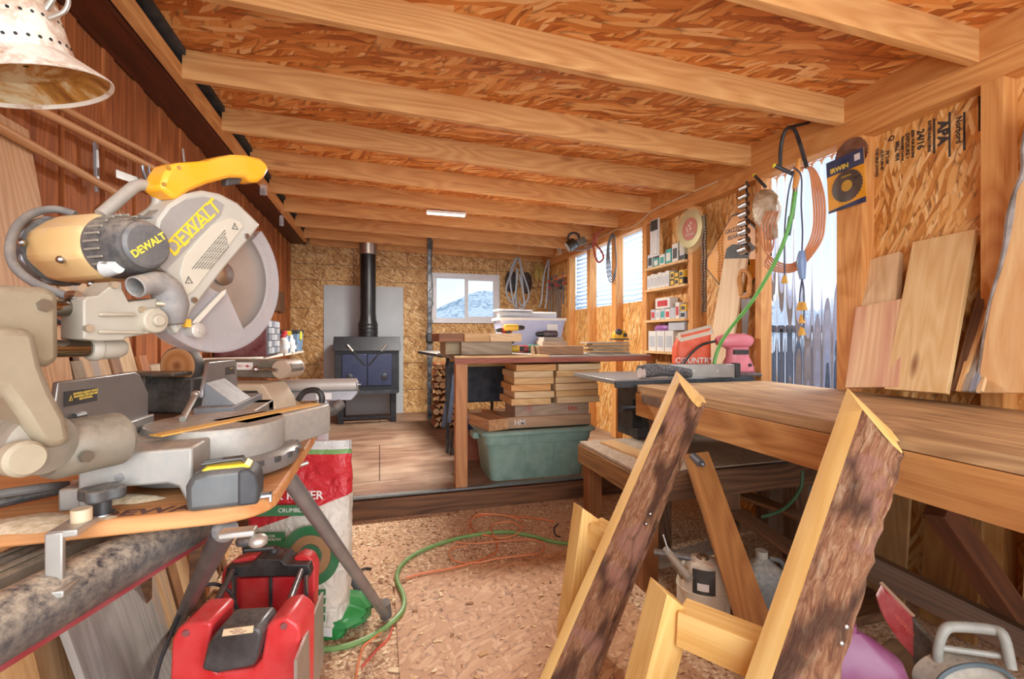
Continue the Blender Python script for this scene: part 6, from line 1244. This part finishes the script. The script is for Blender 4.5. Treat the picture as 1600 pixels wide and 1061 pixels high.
# live-edge slab at the right edge
X_ = 2.36; q_ = [(1600, 165), (1598, 175), (1592, 230), (1596, 265), (1583, 300), (1577, 340), (1573, 380), (1566, 420), (1553, 470), (1545, 530), (1538, 614), (1700, 614), (1700, 120)]
MY = Matrix(((0, 1, 0, 0), (0, 0, 0, 0), (0, 0, 0, 0), (0, 0, 0, 1)))
g = G(); ps = [P(a_, b_, X=X_) for a_, b_ in q_]
c0_ = Vector((X_, ps[8].y, 1.0)); MLE = frame(c0_, (0, 0, 1), (-1, 0, 0)); Mi2 = MLE.inverted(); g.M = Mi2
g.rings([[(X_ + .0 + (.0 if 0 else .0) + (1.6 - p_.z) * -.08, p_.y, p_.z) for p_ in ps], [(X_ + .035 + (1.6 - p_.z) * -.08, p_.y, p_.z) for p_ in ps]])
ls = g.out('live_edge_slab', wood('#d9a066', '#f0cb94', '#5a2c14', kn=.9, fine=.7, name='live_edge_slab'), M=MLE, bevel=.004); tag(ls, 'wide live-edge slab with wavy bark side at the right edge of the photo', 'slab')
g = G(); g.M = Mi2; g.tube([Vector((X_ - .004 + (1.6 - p_.z) * -.08 + .014, p_.y + .003, p_.z)) for p_ in ps[1:11]], [.010, .012, .016, .012, .018, .014, .012, .010, .008, .008], 8, smooth=3); g.out('bark_edge', plain('#8a8078', .9, bump=.8, var=.4), ls)
# ================================================================ benches on the right
BZ, BXE, BY1 = .95, 1.49, 2.46
t = thing('heavy_bench', 'long worn wooden workbench along the right wall with thick plank apron', 'workbench', TR(BXE, BY1, 0))
Lb = BY1 + .6
yb0 = 0
for i in range(3):
    w = .315; x = .04 + i * w; b = board('top_plank', (0, 0, 0), (Lb, 0, 0), w - .003, .045, OLD); b.parent = t; b.matrix_basis = Matrix.Translation((x - .04 + w / 2, 0, BZ - .0225)) @ Matrix.Rotation(-pi / 2, 4, 'Z')
APR = wood('#a86c38', '#daa464', '#5a3014', fine=.7, kn=.9, name='bench_apron', bump=.5)
b = board('apron', (0, 0, 0), (Lb, 0, 0), .04, .135, APR); b.parent = t; b.matrix_basis = Matrix.Translation((.012, 0, BZ - .047 - .0675)) @ Matrix.Rotation(-pi / 2, 4, 'Z')
b = board('end_rail', (0, 0, 0), (.85, 0, 0), .04, .10, APR); b.parent = t; b.matrix_basis = Matrix.Translation((.05, -.03, BZ - .10))
g = G()
for i in range(7): g.cbox((-.004 + .0, -.08 - .028 * i, BZ - .075), .012, .018, .055)
g.outs('steel_tooth', plain('#9aa0a6', .3, .8), t)
for (x, y) in ((.08, -.12), (.85, -.12), (.85, -2.2)):
    b = board('leg', (0, 0, 0), (0, 0, BZ - .05), .09, .09, DARKW, n=(1, 0, 0)); b.parent = t; b.matrix_basis = Matrix.Translation((x, y, 0)) @ b.matrix_basis
BRC = wood('#96602f', '#c48a4c', '#3a1c0c', kn=.9, name='brace_wood')
TI = t.matrix_basis.inverted()
a, b_ = P(1465, 790, X=1.75), P(1625, 1020, X=2.20); o = board('brace', a, b_, .085, .06, wood('#3e2010', '#6e3c1e', '#2a140a', name='dark_brace'), n=(0, -1, .3)); o.parent = t; o.matrix_basis = TI @ o.matrix_basis
# table saw behind, with fence
SX0, SY0 = P(950, 592, Z=tsz).x, 2.52
t = thing('table_saw', 'grey-topped table saw standing between the heavy bench and the right wall', 'table saw', TR(SX0, SY0, 0)); 
g = G(); g.box(.0, 1.02, .0, .62, tsz - .028, tsz - .0); g.out('table_top', plain('#8e9294', .4, .5, dust=.5), t, bevel=.003)
g = G(); g.box(-.006, 1.02, -.02, .0, tsz - .045, tsz - .006); g.out('front_rail', plain('#2f3a44', .4, .4, dust=.15), t)
g = G(); g.box(.20, .62, .08, .34, .585, tsz - .03); g.out('cabinet', plain('#2a2b2e', .5, dust=.3), t, bevel=.006)
g = G(); g.box(.16, .40, .068, .08, .66, .84); g.out('front_panel', plain('#1b1c1e', .4), t)
g = G(); g.lathe([(.075, -.02), (.08, -.012), (.07, -.004)], (.28, .06, .77), (0, 1, 0), 28); g.lathe([(.03, -.05), (.03, 0)], (.28, .06, .77), (0, 1, 0), 18); g.outs('hand_wheel', plain('#3e3d3b', .4, .4, dust=.4), t)
g = G(); g.tube([(.22, .02, .79), (.12, .0, .80), (.04, .0, .80)], [.018, .016, .022], 12); g.out('motor_lock_handle', BLACK, t)
g = G()
for i in range(4): g.box(.34 + .03 * i, .348 + .03 * i, .06, .07, .74, .90)
g.outs('louvre', plain('#b9bcbe', .4, .5), t)
fa, fb2 = P(1047, 590, Z=tsz), P(1153, 590, Z=tsz)
t = thing('rip_fence', 'steel rip fence lying across the table saw top behind the rolled black cloth', 'fence', Matrix.Translation((fa.x, fa.y, tsz)))
g = G(); dF = (fb2 - fa); MM = frame((0, 0, 0), (dF.x, dF.y, 0)); g.M = MM; Lf = dF.length; hF = P(1150, 569, D=(fb2 - Vector((0, 0, EYE))).length * .0 + (fb2.x * sin(TH) + fb2.y * cos(TH))).z - tsz
g.box(0, Lf - .02, 0, .05, 0, hF); g.out('bar', plain('#8e8c88', .35, .8, dust=.2), t, bevel=.002); g = G(); g.M = MM; g.box(Lf - .02, Lf + .015, -.006, .056, 0, hF + .006); g.out('end_block', BLACK, t, bevel=.002)
g = G(); g.M = MM
for k in (.35, .7): g.cyl((Lf * k, -.002, hF * .5), (Lf * k, .0, hF * .5), .006, seg=12)
g.outs('screw', STEEL, t)
# rolled black cloth
q = P(1032, 590, Z=tsz); t = thing('rolled_cloth', 'folded dark navy knitted cloth with a label lying on the table saw', 'cloth', Matrix.Translation((q.x, q.y - .05, tsz)) @ Matrix.Rotation(R(-10), 4, 'Z'))
g = G(); KN = plain('#22262e', .95, var=.35, scale=90, bump=.5); rg = []
for i in range(15):
    u = i / 14; x = -.17 + .34 * u; hh3 = .028 + .02 * (1 - u) ** 1 * (1 if u > .08 else .7); w = .055 * (1 - .5 * u ** 3)
    rg.append([(x, w * cos(a) * (1 + .05 * sin(3 * a + u * 6)), hh3 + hh3 * (.98 * sin(a)) * (1 + .04 * sin(7 * a + u * 9)) + .012 * sin(u * 3)) for a in [2 * pi * k / 24 for k in range(24)]])
g.rings(rg); g.tube([(-.16, -.02, .07), (-.06, -.04, .068), (.08, -.04, .052), (.15, -.03, .04)], [.016, .018, .016, .01], 12, smooth=4); g.out('cloth', KN, t); g = G(); g.rings([[(-.178, -.02 + .045 * cos(a), .034 + .030 * sin(a)) for a in [2 * pi * k / 16 for k in range(16)]], [(-.155, -.02 + .052 * cos(a), .036 + .036 * sin(a)) for a in [2 * pi * k / 16 for k in range(16)]]]); g.out('label', plain('#c8b8b0', .6), t)
# pink palm sander
q = P(1156, 588, D=3.06); t = thing('palm_sander', 'pink palm sander standing on the table saw beside the fence', 'power tool', Matrix.Translation((q.x + .035, q.y + .06, tsz)) @ Matrix.Rotation(R(-16), 4, 'Z') @ Matrix.Scale(1.5, 4)); PK = plain('#e2808e', .35); kS = 1.0
g = G(); g.rings([[(x * k + dx, y * k * .8, z) for x, y in rr_(.135, .10, .04)] for z, k, dx in ((.022, 1.0, 0), (.035, 1.02, 0), (.07, .85, .0), (.085, .72, 0), (.12, .70, -.0), (.13, .78, -.01))]); g.out('lower_body', PK, t)
g = G(); g.tube([(-.095, 0, .155), (-.06, 0, .158), (.03, 0, .158), (.060, 0, .150)], [.018, .030, .034, .024], 16, smooth=3); g.out('top_grip', PK, t)
g = G(); g.box(-.07, .085, -.05, .05, 0, .014); g.out('sanding_pad', plain('#4a3a38', .6), t, bevel=.003); g = G(); g.box(-.06, .06, -.045, .045, .014, .022); g.out('platen', plain('#8a4a54', .5), t)
g = G(); g.box(-.035, .03, -.043, -.034, .098, .118); g.out('name_plate', BLACK, t); g = G()
for dx, dz in ((-.04, .05), (.035, .05)): g.cyl((dx, -.046, dz), (dx, -.040, dz), .007, seg=12)
g.outs('screw', BLACK, t)
g = G(); g.tube([(-.10, 0, .155), (-.16, 0, .14), (-.21, .0, .10), (-.25, .0, .05), (-.30, .01, .01)], .0055, 8, smooth=5); g.out('cord', BLACK, t)
# orange paper sack on the table saw / lower shelf
q = P(1080, 575, D=3.22); t = thing('paper_sack', 'orange and white printed paper sack with folded open top on the table saw', 'sack', Matrix.Translation((q.x, q.y, tsz)) @ Matrix.Rotation(R(-16), 4, 'Z'))
g = G(); hS = .30; rg = []
for z, w, d, sk_ in ((0, .24, .10, 0), (.10, .25, .11, 0), (.22, .25, .10, .0), (hS, .23, .07, .02)):
    rg.append([(x + sk_, y, z + (.03 * (x / .12) if z > .2 else 0)) for x, y in rr_(w, d, .03)])
g.rings(rg, cap=False); g.out('sack_body', plain('#e8551a', .5, var=.1), t); g = G(); g.rings([[(x + .02, y, z + (.03 * (x / .12))) for x, y in rr_(w, d, .02)] for z, w, d in ((hS - .045, .245, .09), (hS - .02, .24, .08), (hS + .02, .235, .03))], cap=False); g.out('folded_top', plain('#d9cdb8', .7, bump=.4), t)
g = G(); g.text('COUNTRY', .055, Matrix.Translation((-.0, -.058, .10)) @ Matrix.Rotation(pi / 2, 4, 'X'), .0006, .0008); g.text('COMPANION', .050, Matrix.Translation((-.0, -.058, .045)) @ Matrix.Rotation(pi / 2, 4, 'X'), .0006, .0008); g.out('lettering', WHITE, t, smooth=False)
# --- low old bench
LZ = .58; lx0, ly1 = 1.215, 2.68
t = thing('low_bench', 'low worn wooden bench with thick legs, left of the table saw', 'bench', TR(lx0, ly1, 0))
g = G(); g.box(.0, 1.1, -.72, .0, LZ - .02, LZ); g.out('top', plain('#a08468', .8, dust=.9, var=.2), t, bevel=.004)
RLW = wood('#6a4424', '#a5763e', '#3a2210', name='low_bench_rail', bump=.5)
b = board('side_rail', (0, 0, 0), (.74, 0, 0), .045, .11, RLW); b.parent = t; b.matrix_basis = Matrix.Translation((.012, .005, LZ - .076)) @ Matrix.Rotation(-pi / 2, 4, 'Z')
b = board('end_rail', (0, 0, 0), (1.12, 0, 0), .045, .13, DARKW); b.parent = t; b.matrix_basis = Matrix.Translation((.0, -.735, LZ - .07))
for (x, y) in ((.06, -.06), (.06, -.66), (1.0, -.66), (1.0, -.06), (.52, -.69)):
    b = board('leg', (0, 0, 0), (0, 0, LZ - .02), .085, .085, wood('#7c4a26', '#ab7444', '#4a2814', name='low_bench_leg') if x < .1 else DARKW, n=(1, 0, 0)); b.parent = t; b.matrix_basis = Matrix.Translation((x, y, 0)) @ b.matrix_basis
a, b_ = P(948, 690, Z=LZ + .008), P(1005, 712, Z=LZ + .008); tag(board('thin_board', a, b_ + (b_ - a) * .5, .10, .014, PINE2), 'thin tan board lying on top of the low bench', 'board')
# --- the two log frames leaning on the heavy bench
s = NT('pine_bark'); v = s.coords(scale=(1.5, 9, 9)); n1 = s.noise(v, 8.0, 9, .9, .78); v2 = s.node('ShaderNodeTexVoronoi', Scale=1.0); s.link(s.coords(scale=(7, 16, 16)), v2.inputs['Vector'])
c = s.ramp(n1, [(.30, '#7a4a34'), (.45, '#a86e4c'), (.55, '#c8946c'), (.66, '#e0bc98')]); pn = s.noise(s.coords(scale=(1, 1, 1)), 7, 3); c = s.mix(s.ramp(pn, [(.58, 0), (.61, .75)]), c, '#c08a76')
ed = s.ramp(v2.outputs['Distance'], [(.50, 0), (.75, .8)]); c = s.mix(ed, c, '#4a2a1c'); hb = s.math('ADD', n1, s.math('MULTIPLY', pn, .5)); s.bump(hb, 1.8, .03); BARK = s.fin(c, .75)
def logframe(foot, top, w, d, legtop, legfoot, jz, labs, seed, nrm):
    foot, top = Vector(foot), Vector(top); t = thing('log_frame', labs, 'log frame', Matrix.Translation(foot), 'log leg frames leaning on the heavy bench'); TI_ = t.matrix_basis.inverted()
    ax_ = (top - foot).normalized(); nf = Vector(nrm); M = frame(foot, ax_, nf)       # local x up the post, z towards the camera (bark), y across to the left
    L = (top - foot).length; random.seed(seed); N = 46; K = 15
    sec = lambda x: None
    rings_b = []; rid = [random.uniform(-1, 1) for _ in range(40)]
    for i in range(N + 1):
        x = L * i / N; wv = [(random.uniform(-.006, .006) + .005 * rid[_]) if i < N - 1 else 0 for _ in range(K + 1)]
        # cut slightly askew at the top: the bark side ends lower than the sawn side
        r = []
        for k in range(K + 1):
            a = pi * k / K; uu = k / K; y = w / 2 - w * uu; z = d * (.52 + .48 * sin(pi * min(1, uu * 1.25)) - .45 * max(0, uu - .6) ** 1.3 * 2.0) + (wv[k] if 0 < k < K else 0)
            xm = L - .145 * (z / d) - .02 * uu; r.append((min(x, xm), y, z))
        r = r + [(min(x, L - .02), -w / 2, 0), (x, w / 2, 0)]
        rings_b.append(r)
    g = G(); g.rings(rings_b)
    for f in g.bm.faces:
        c_ = f.calc_center_median(); g.bm.normal_update()
    g.bm.normal_update()
    for f in g.bm.faces:
        c_ = f.calc_center_median(); nn_ = f.normal
        if len(f.verts) > 6: f.material_index = 1
        elif c_.z > d * .22 and c_.y < w / 2 * .99: f.material_index = 0
        else: f.material_index = 1
    g.out('post', [BARK, YPINE], t, M=TI_ @ M, ang=50)
    lt, lf = Vector(legtop), Vector(legfoot)
    ww = .10
    ml = frame(lf, lt - lf, (0, -1, 0)); ll_ = (lt - lf).length; g = G(); g.hexa([(0, -ww / 2, -.045), (ll_ - .02, -ww / 2, -.045), (ll_ + .03, ww / 2, -.045), (0, ww / 2, -.045), (0, -ww / 2, .045), (ll_ - .02, -ww / 2, .045), (ll_ + .03, ww / 2, .045), (0, ww / 2, .045)]); g.out('short_leg', YPINE, t, bevel=.003, M=TI_ @ ml)
    pj = foot + (top - foot) * (jz / (top.z - foot.z)) - M.to_3x3() @ Vector((0, 0, -.0)); dirb = (pj - lt); dirb.z = pj.z - lt.z
    mb = frame(lt - Vector((0, 0, .06)) + dirb.normalized() * .03, dirb, (0, 0, 1)); g = G(); g.box(0, dirb.length - .05, -.045, .045, -.05, .05); g.out('brace', YPINE, t, bevel=.003, M=TI_ @ mb)
    g = G(); 
    for k in (.06, .09): c_ = foot + (top - foot) * (jz / (top.z - foot.z) + k - .02); g.ball(TI_ @ (c_ + M.to_3x3() @ Vector((0, .02, d * .99))), .008)
    g.outs('screw', STEEL, t)
f1, t1_ = (.575, 1.46, .0), (1.37, 1.80, 1.03)
logframe(f1, t1_, .185, .115, (.84, 1.77, .50), (.75, 1.74, .0), .46, 'farther of two half-log frames with bark face leaning on the bench', 3, (-.06, -1, .03))
f2, t2_ = (.68, .845, .0), (1.415, 1.03, 1.03)
logframe(f2, t2_, .205, .125, (.82, 1.17, .478), (.70, 1.20, .0), .46, 'nearer of two half-log frames, with patchy bark, leaning on the bench', 5, (-.06, -1, .03))
# --- diagonal brown prop with bolt (between the log frames)
a, b_ = P(1088, 712, X=1.50), P(1182, 985, X=1.30); o = board('wooden_prop', b_ + (b_ - a) * .12, a, .115, .045, BRC, n=(-.5, -1, 0)); tag(o, 'brown diagonal prop with oval knot, standing between the two log frames', 'prop')
g = G(); c = P(1089, 722, X=1.47); g.M = o.matrix_basis.inverted(); g.tube([c + Vector((.0, .03, .02)), c + Vector((0, -.03, 0))], .020, 14); g.ball(c + Vector((0, -.04, 0)), .012); g.out('bolt', plain('#7a8490', .35, .7), o)
# --- under the bench: propane tank, jug, tray, chainsaw, bottle
q = P(1122, 990, Z=.0, ) if False else Vector((1.40, 1.60, 0))
q = P(1130, 1005, Z=.02); t = thing('propane_tank', 'rusty cream propane tank standing under the bench between the frames', 'tank', TR(q.x, q.y + .12, 0)); s = NT('rusty_cream_paint'); n1 = s.noise(s.coords(False), 7, 6, .8, .6)
TK = s.fin(s.mix(s.ramp(n1, [(.56, 0), (.66, .8)]), '#d8d0bc', '#b08050'), .45); rT = .105; zT_ = P(1125, 890, D=1.85).z
g = G(); g.lathe([(rT * .8, .0), (rT, .05), (rT, zT_ - .12), (rT * 1.02, zT_ - .118), (rT * 1.02, zT_ - .11), (rT, zT_ - .108), (rT * .92, zT_ - .05), (rT * .6, zT_ - .01), (rT * .25, zT_)], seg=36); g.out('cylinder', TK, t)
g = G(); g.lathe([(rT * .25, zT_), (.022, zT_ + .008), (.018, zT_ + .012)], seg=16); g.out('valve', plain('#8a7a60', .4, .7), t)
g = G(); g.rings([[(rT * 1.004 * cos(a), rT * 1.004 * sin(a), z) for a in [R(-150 + 6 * i) for i in range(9)]] for z in (.20, .30)], close=False, cap=False); lb_ = g.out('dark_label', plain('#2c2c2a', .5), t); g = G(); g.rings([[(rT * 1.01 * cos(a), rT * 1.01 * sin(a), z) for a in [R(-140 + 6 * i) for i in range(5)]] for z in (.215, .245)], close=False, cap=False); g.out('label_panel', WHITE, lb_)
q = P(1190, 920, D=2.05); t = thing('plastic_jug', 'dusty dark plastic jug with white cap under the bench behind the tank', 'jug', TR(q.x, q.y, 0, R(-20)))
g = G(); zj = P(1186, 862, D=2.05).z; zj0 = zj - .24; g.rings([[(x * k, y * k, z) for x, y in rr_(.20, .14, .05)] for z, k in ((zj0, .95), (zj0 + .01, 1), (zj0 + .12, 1), (zj0 + .17, .8), (zj0 + .205, .32), (zj0 + .22, .2))]); g.out('body', plain('#6d7070', .5, dust=.9), t)
g = G(); g.lathe([(.024, zj0 + .215), (.026, zj0 + .22), (.025, zj0 + .245)], seg=18); g.out('cap', plain('#b8b2a4', .5), t); g = G(); g.tube([(.03, 0, zj0 + .21), (.08, 0, zj0 + .20), (.10, 0, zj0 + .15), (.095, 0, zj0 + .10)], .011, 10, smooth=4); g.out('handle', plain('#4a4e4e', .5, dust=.4), t)
g = G(); g.box(1.50, 2.25, 1.48, 1.95, .0, zj0 - .002); tag(g.out('storage_crate', DARKW, bevel=.004), 'low dark wooden crate under the benches carrying the dusty jug', 'crate')
# low shelf slats between bench legs
for i, (p0, p1, D0, D1, m, lab) in enumerate((((1150, 800), (1270, 880), 2.35, 2.0, DARKW, 'long dark stretcher board under the heavy bench, running toward the jug'), ((1020, 880), (1130, 850), 2.3, 2.5, plain('#8f8980', .9, dust=.9), 'dusty flat panel lying under the low bench'), ((1140, 765), (1262, 810), 2.6, 2.3, wood('#5a3418', '#8a5830', name='brown_slat'), 'brown slat under the bench beside the green cable'))):
    a, b_ = P(*p0, D=D0), P(*p1, D=D1); tag(board('under_bench_board', a, b_, .10, .02, m, n=(0, 0, 1)), lab, 'board', 'boards stored under the benches')
g = G(); g.tube([P(1190, 808, D=2.3), P(1225, 795, D=2.25), P(1250, 765, D=2.2), P(1254, 735, D=2.2)], .008, 8, smooth=5); tag(g.out('green_cable', plain('#2c5a34', .5)), 'dark green cable curving under the heavy bench', 'cable')
t = thing('caulk_gun', 'grey caulking gun lying under the low bench left of the tank', 'caulking gun', Matrix.Translation(P(1055, 870, D=1.95)))
o_ = t.matrix_basis.translation.copy()
g = G(); g.tube([P(1040, 858, D=2.0) - o_, P(1078, 905, D=1.85) - o_], .016, 12); g.out('cartridge', plain('#9c968a', .5, dust=.4), t); g = G(); g.tube([P(1022, 862, D=2.0) - o_, P(1080, 872, D=1.95) - o_], .014, 10); g.out('frame', plain('#5a5a5c', .4, .5, dust=.4), t); g = G(); g.tube([P(1036, 835, D=2.0) - o_, P(1050, 880, D=1.95) - o_, P(1066, 905, D=1.9) - o_], .004, 6); g.out('rod', STEEL, t)
# plywood sheets standing along the wall under the bench
for i, (y0, y1, h, x0, m, lab) in enumerate(((.50, 1.15, .86, 2.36, wood('#a07848', '#c4986a', '#7a5024', kn=.1, fine=.4, name='plywood_sheet'), 'tan plywood sheet standing under the bench at the right edge'), (1.25, 1.45, .80, 2.30, wood('#7a5028', '#a07440', name='brown_plank'), 'brown plank standing under the bench left of the plywood sheet'), (1.50, 1.68, .82, 2.28, wood('#9a7448', '#bc9666', name='tan_plank'), 'tan plank standing under the bench behind the near log frame'), (1.9, 2.3, .70, 2.32, GREYW, 'grey sheet standing under the bench near the green cable'))):
    o = board('standing_sheet', (x0 - .02, (y0 + y1) / 2, .01), (x0 + .05, (y0 + y1) / 2, h), y1 - y0, .015, m, n=(-1, 0, 0)); tag(o, lab, 'sheet', 'sheets standing under the bench')
a, b_ = P(1400, 905, X=1.78), P(1560, 985, X=1.95); tag(board('low_shelf_edge', a - (b_ - a) * .4, b_ + (b_ - a) * .6, .05, .09, wood('#3a2412', '#5e3c22', name='dark_shelf_board'), n=(0, 0, 1)), 'dark board edge running low behind the chainsaw under the bench', 'board')
# chainsaw with red scabbard
cs = P(1520, 1050, D=1.25); t = thing('chainsaw', 'dusty grey chainsaw with red blade cover under the bench at lower right', 'chainsaw', Matrix.Translation(cs) ); I_ = t.matrix_basis.inverted()
def cp(a, b, D): return P(a, b, D=D) - cs
g = G(); A0, A1, A2, A3 = cp(1378, 935, 1.45), cp(1386, 925, 1.47), cp(1440, 985, 1.35), cp(1428, 1030, 1.33); A4 = cp(1375, 955, 1.44)
off_ = Vector((.012, .014, 0)); poly3 = [cp(1385, 926, 1.46), cp(1437, 980, 1.35), cp(1430, 1032, 1.33), cp(1405, 1003, 1.37), cp(1382, 968, 1.42), cp(1375, 945, 1.45)]
g.rings([[p_ for p_ in poly3], [p_ + Vector((.02, .03, .012)) for p_ in poly3]]); sc2 = g.out('red_cover', plain('#a8151c', .35, var=.2), t, bevel=.003)
g = G(); e0, e1 = poly3[0] + Vector((.02, .03, .012)), poly3[1] + Vector((.02, .03, .012)); g.tube([e0, e1], .006, 8); g.out('cover_edge', plain('#b08a70', .6), sc2)
g = G(); xw = (poly3[1] - poly3[0]).normalized(); zw = (poly3[2] - poly3[1]).cross(xw).normalized(); MM = frame((poly3[0] + poly3[3] + poly3[1]) / 3 + Vector((0, -.004, 0)) + (poly3[2] - poly3[1]) * .1, xw, zw if zw.y < 0 else -zw); MM.translation += (MM.to_3x3() @ Vector((0, 0, 1))) * .003; g.text('Homelite', .022, MM, .0005, .0002); g.out('cover_lettering', plain('#d05a4a', .5), sc2, smooth=False)
g = G(); q5 = [cp(1433, 978, 1.35), cp(1470, 1015, 1.28), cp(1470, 1075, 1.25), cp(1440, 1061, 1.3), cp(1429, 1030, 1.33)]; g.rings([q5, [p_ + Vector((.02, .03, .012)) for p_ in q5]]); g.out('bar_mount', plain('#3a3c38', .45, dust=.3), t, bevel=.003)
HG = plain('#8d8e86', .5, dust=.35)
g = G(); g.tube([cp(1465, 1045, 1.25), cp(1466, 1010, 1.25), cp(1476, 984, 1.25), cp(1495, 979, 1.25), cp(1550, 984, 1.22), cp(1568, 995, 1.2), cp(1580, 1045, 1.18)], [.012, .012, .013, .014, .014, .013, .012], 12, smooth=5); g.out('front_handle', HG, t)
g = G(); g.tube([cp(1470, 1012, 1.25), cp(1570, 1026, 1.2)], .008, 8); g.out('handle_bar', HG, t)
g = G(); g.rings([[c_ for c_ in [cp(1525 + r_ * cos(a) * 75, 1075 + r_ * sin(a) * 45, 1.22) + Vector((0, y, 0)) for a in [2 * pi * k / 40 for k in range(40)]]] for y, r_ in ((-.02, .65), (-.01, .85), (.0, .9), (.05, .9))]); g.out('engine_housing', plain('#8a8478', .5, dust=.7), t)
g = G(); g.tube([cp(1525 + cos(a) * 62, 1075 + sin(a) * 36, 1.19) for a in [pi + pi * k / 20 for k in range(21)]], .006, 8); g.out('starter_rib', plain('#4a5a60', .5), t)
q = P(1326, 1060, D=1.25); t = thing('purple_bottle', 'purple plastic bottle with embossed print under the bench, beside the near frame', 'bottle', TR(q.x, q.y, 0, R(-30)))
zb_ = P(1345, 985, D=1.25).z; g = G(); g.rings([[(x * k, y * k, z) for x, y in rr_(.28, .13, .06)] for z, k in ((0.0, .95), (.01, 1), (zb_ - .12, 1), (zb_ - .06, .85), (zb_ - .015, .4), (zb_, .2))]); g.out('body', plain('#75305a', .4), t); g = G(); g.lathe([(.018, zb_), (.018, zb_ + .02)], seg=16); g.out('cap', plain('#75305a', .4), t)
g = G()
for i in range(8): g.text('directions for use keep away from heat'[:30 - i], .009, Matrix.Translation((.03, -.0655, zb_ - .15 - .012 * i)) @ Matrix.Rotation(pi / 2, 4, 'X'), .0004)
g.out('embossed_print', plain('#5e2848', .4), t, smooth=False)
q = P(1440, 1040, D=1.55); tag(board('floor_offcut', q + Vector((-.2, .0, -.03)), q + Vector((.15, .12, -.06)), .14, .03, wood('#6e5238', '#9a7a58', name='dusty_offcut')), 'dusty wood offcut lying beneath the chainsaw blade cover', 'offcut')
# ================================================================ floor things
a = P(622, 893, Z=.0); g = G(); x0 = P(621, 1000, Z=0).x; y1 = P(740, 885, Z=0).y
g.box(x0, x0 + 1.05, y1 - 1.6, y1, 0, .011); o = g.out('floor_panel', OSBF, smooth=False); tag(o, 'flat brown strand board panel lying on the dirt floor', 'floor panel')
GHm = plain('#6f9a50', .45, dust=.1)
def floorline(nm, pts, r, m, lab, cat, z=.0, parts=None):
    g = G(); L = []
    for i, q in enumerate(pts):
        p = P(q[0], q[1], Z=0.02 if len(q) < 3 else q[2]); p.z = (0.011 if (p.x > x0 and p.y < y1) else 0) + r + z + .001 * i / len(pts) + (q[2] if len(q) > 2 else 0); L.append(p)
    g.tube(L, r, 10, smooth=7); return tag(g.out(nm, m), lab, cat)
floorline('garden_hose', [(500, 1012), (545, 1005), (590, 985), (625, 960), (631, 935), (620, 905), (628, 880), (655, 860), (700, 843), (745, 833), (790, 829), (830, 835), (870, 845), (930, 850)], .011, GHm, 'green garden hose snaking across the sawdust floor', 'hose')
OC = plain('#d8743c', .45); RC = plain('#d4503c', .45)
floorline('orange_lead', [(555, 1058), (560, 1030), (568, 1005), (580, 995), (622, 965)], .0045, OC, 'orange cord end running toward the camera near the green sack', 'cord', .002)
floorline('thin_cable', [(566, 1035), (590, 1008), (608, 990), (616, 960)], .0045, RC, 'thin red cord beside the orange cord end', 'cord', .0)
t = floorline('orange_cord_coil', [(635, 903), (660, 896), (700, 889), (735, 880), (762, 868), (776, 858), (776, 842), (768, 835), (745, 830), (735, 815), (742, 806), (770, 802), (830, 807), (866, 812)], .0050, OC, 'orange extension cord lying in loose loops on the sawdust', 'cord', .004)
floorline('orange_cord_coil', [(712, 846), (740, 848), (776, 845), (830, 842), (850, 850), (845, 862), (815, 870), (780, 874), (745, 878), (712, 876), (702, 866), (708, 855), (730, 852)], .0050, plain('#cf7a48', .45), 'widest flat loop of faded orange cord on the sawdust', 'cord', .010)
floorline('orange_cord_coil', [(738, 835), (732, 822), (740, 808), (752, 803), (790, 806), (815, 815), (814, 828), (800, 838), (775, 840), (768, 826), (776, 818), (800, 816), (816, 826)], .0048, plain('#dd8a56', .45), 'small double loop of orange cord by the step', 'cord', .016)
floorline('black_cord_end', [(564, 886), (572, 884), (580, 885)], .006, BLACK, 'short piece of black plastic strap on the sawdust', 'strap')
floorline('black_cord_end', [(872, 815), (866, 822), (868, 832), (876, 836)], .005, BLACK, 'black cord end on the floor behind the far frame leg', 'cord')
# wood shavings: uncountable flakes on the floor
random.seed(77); g = G()
for i in range(5200):
    y = random.uniform(.9, 3.24); x = random.uniform(-.9, 1.9); ins = (x > x0 - .01 and x < x0 + 1.06 and y < y1)
    if ins and random.random() < .8: continue
    s_ = random.uniform(.004, .013) * (1 if random.random() < .93 else 1.8); a = random.uniform(0, pi); z = (.0115 if ins else .0005) + random.uniform(0, .003); w = s_ * random.uniform(.25, .7)
    c_, sn_ = cos(a), sin(a); q_ = [(x + c_ * u * s_ - sn_ * v_ * w, y + sn_ * u * s_ + c_ * v_ * w, z + (.003 if u * v_ > 0 else 0)) for u, v_ in ((-1, -1), (1, -1), (1, 1), (-1, 1))]
    f = g.f([g.v(p_) for p_ in q_]); f.material_index = random.randrange(4)
o = g.out('wood_shavings', [plain('#e8cfa4', .9), plain('#c79c6c', .9), plain('#9a6b44', .9), plain('#dcb88a', .9)], smooth=False); tag(o, 'wood shavings and chips strewn over the floor', 'wood shavings', kind='stuff')
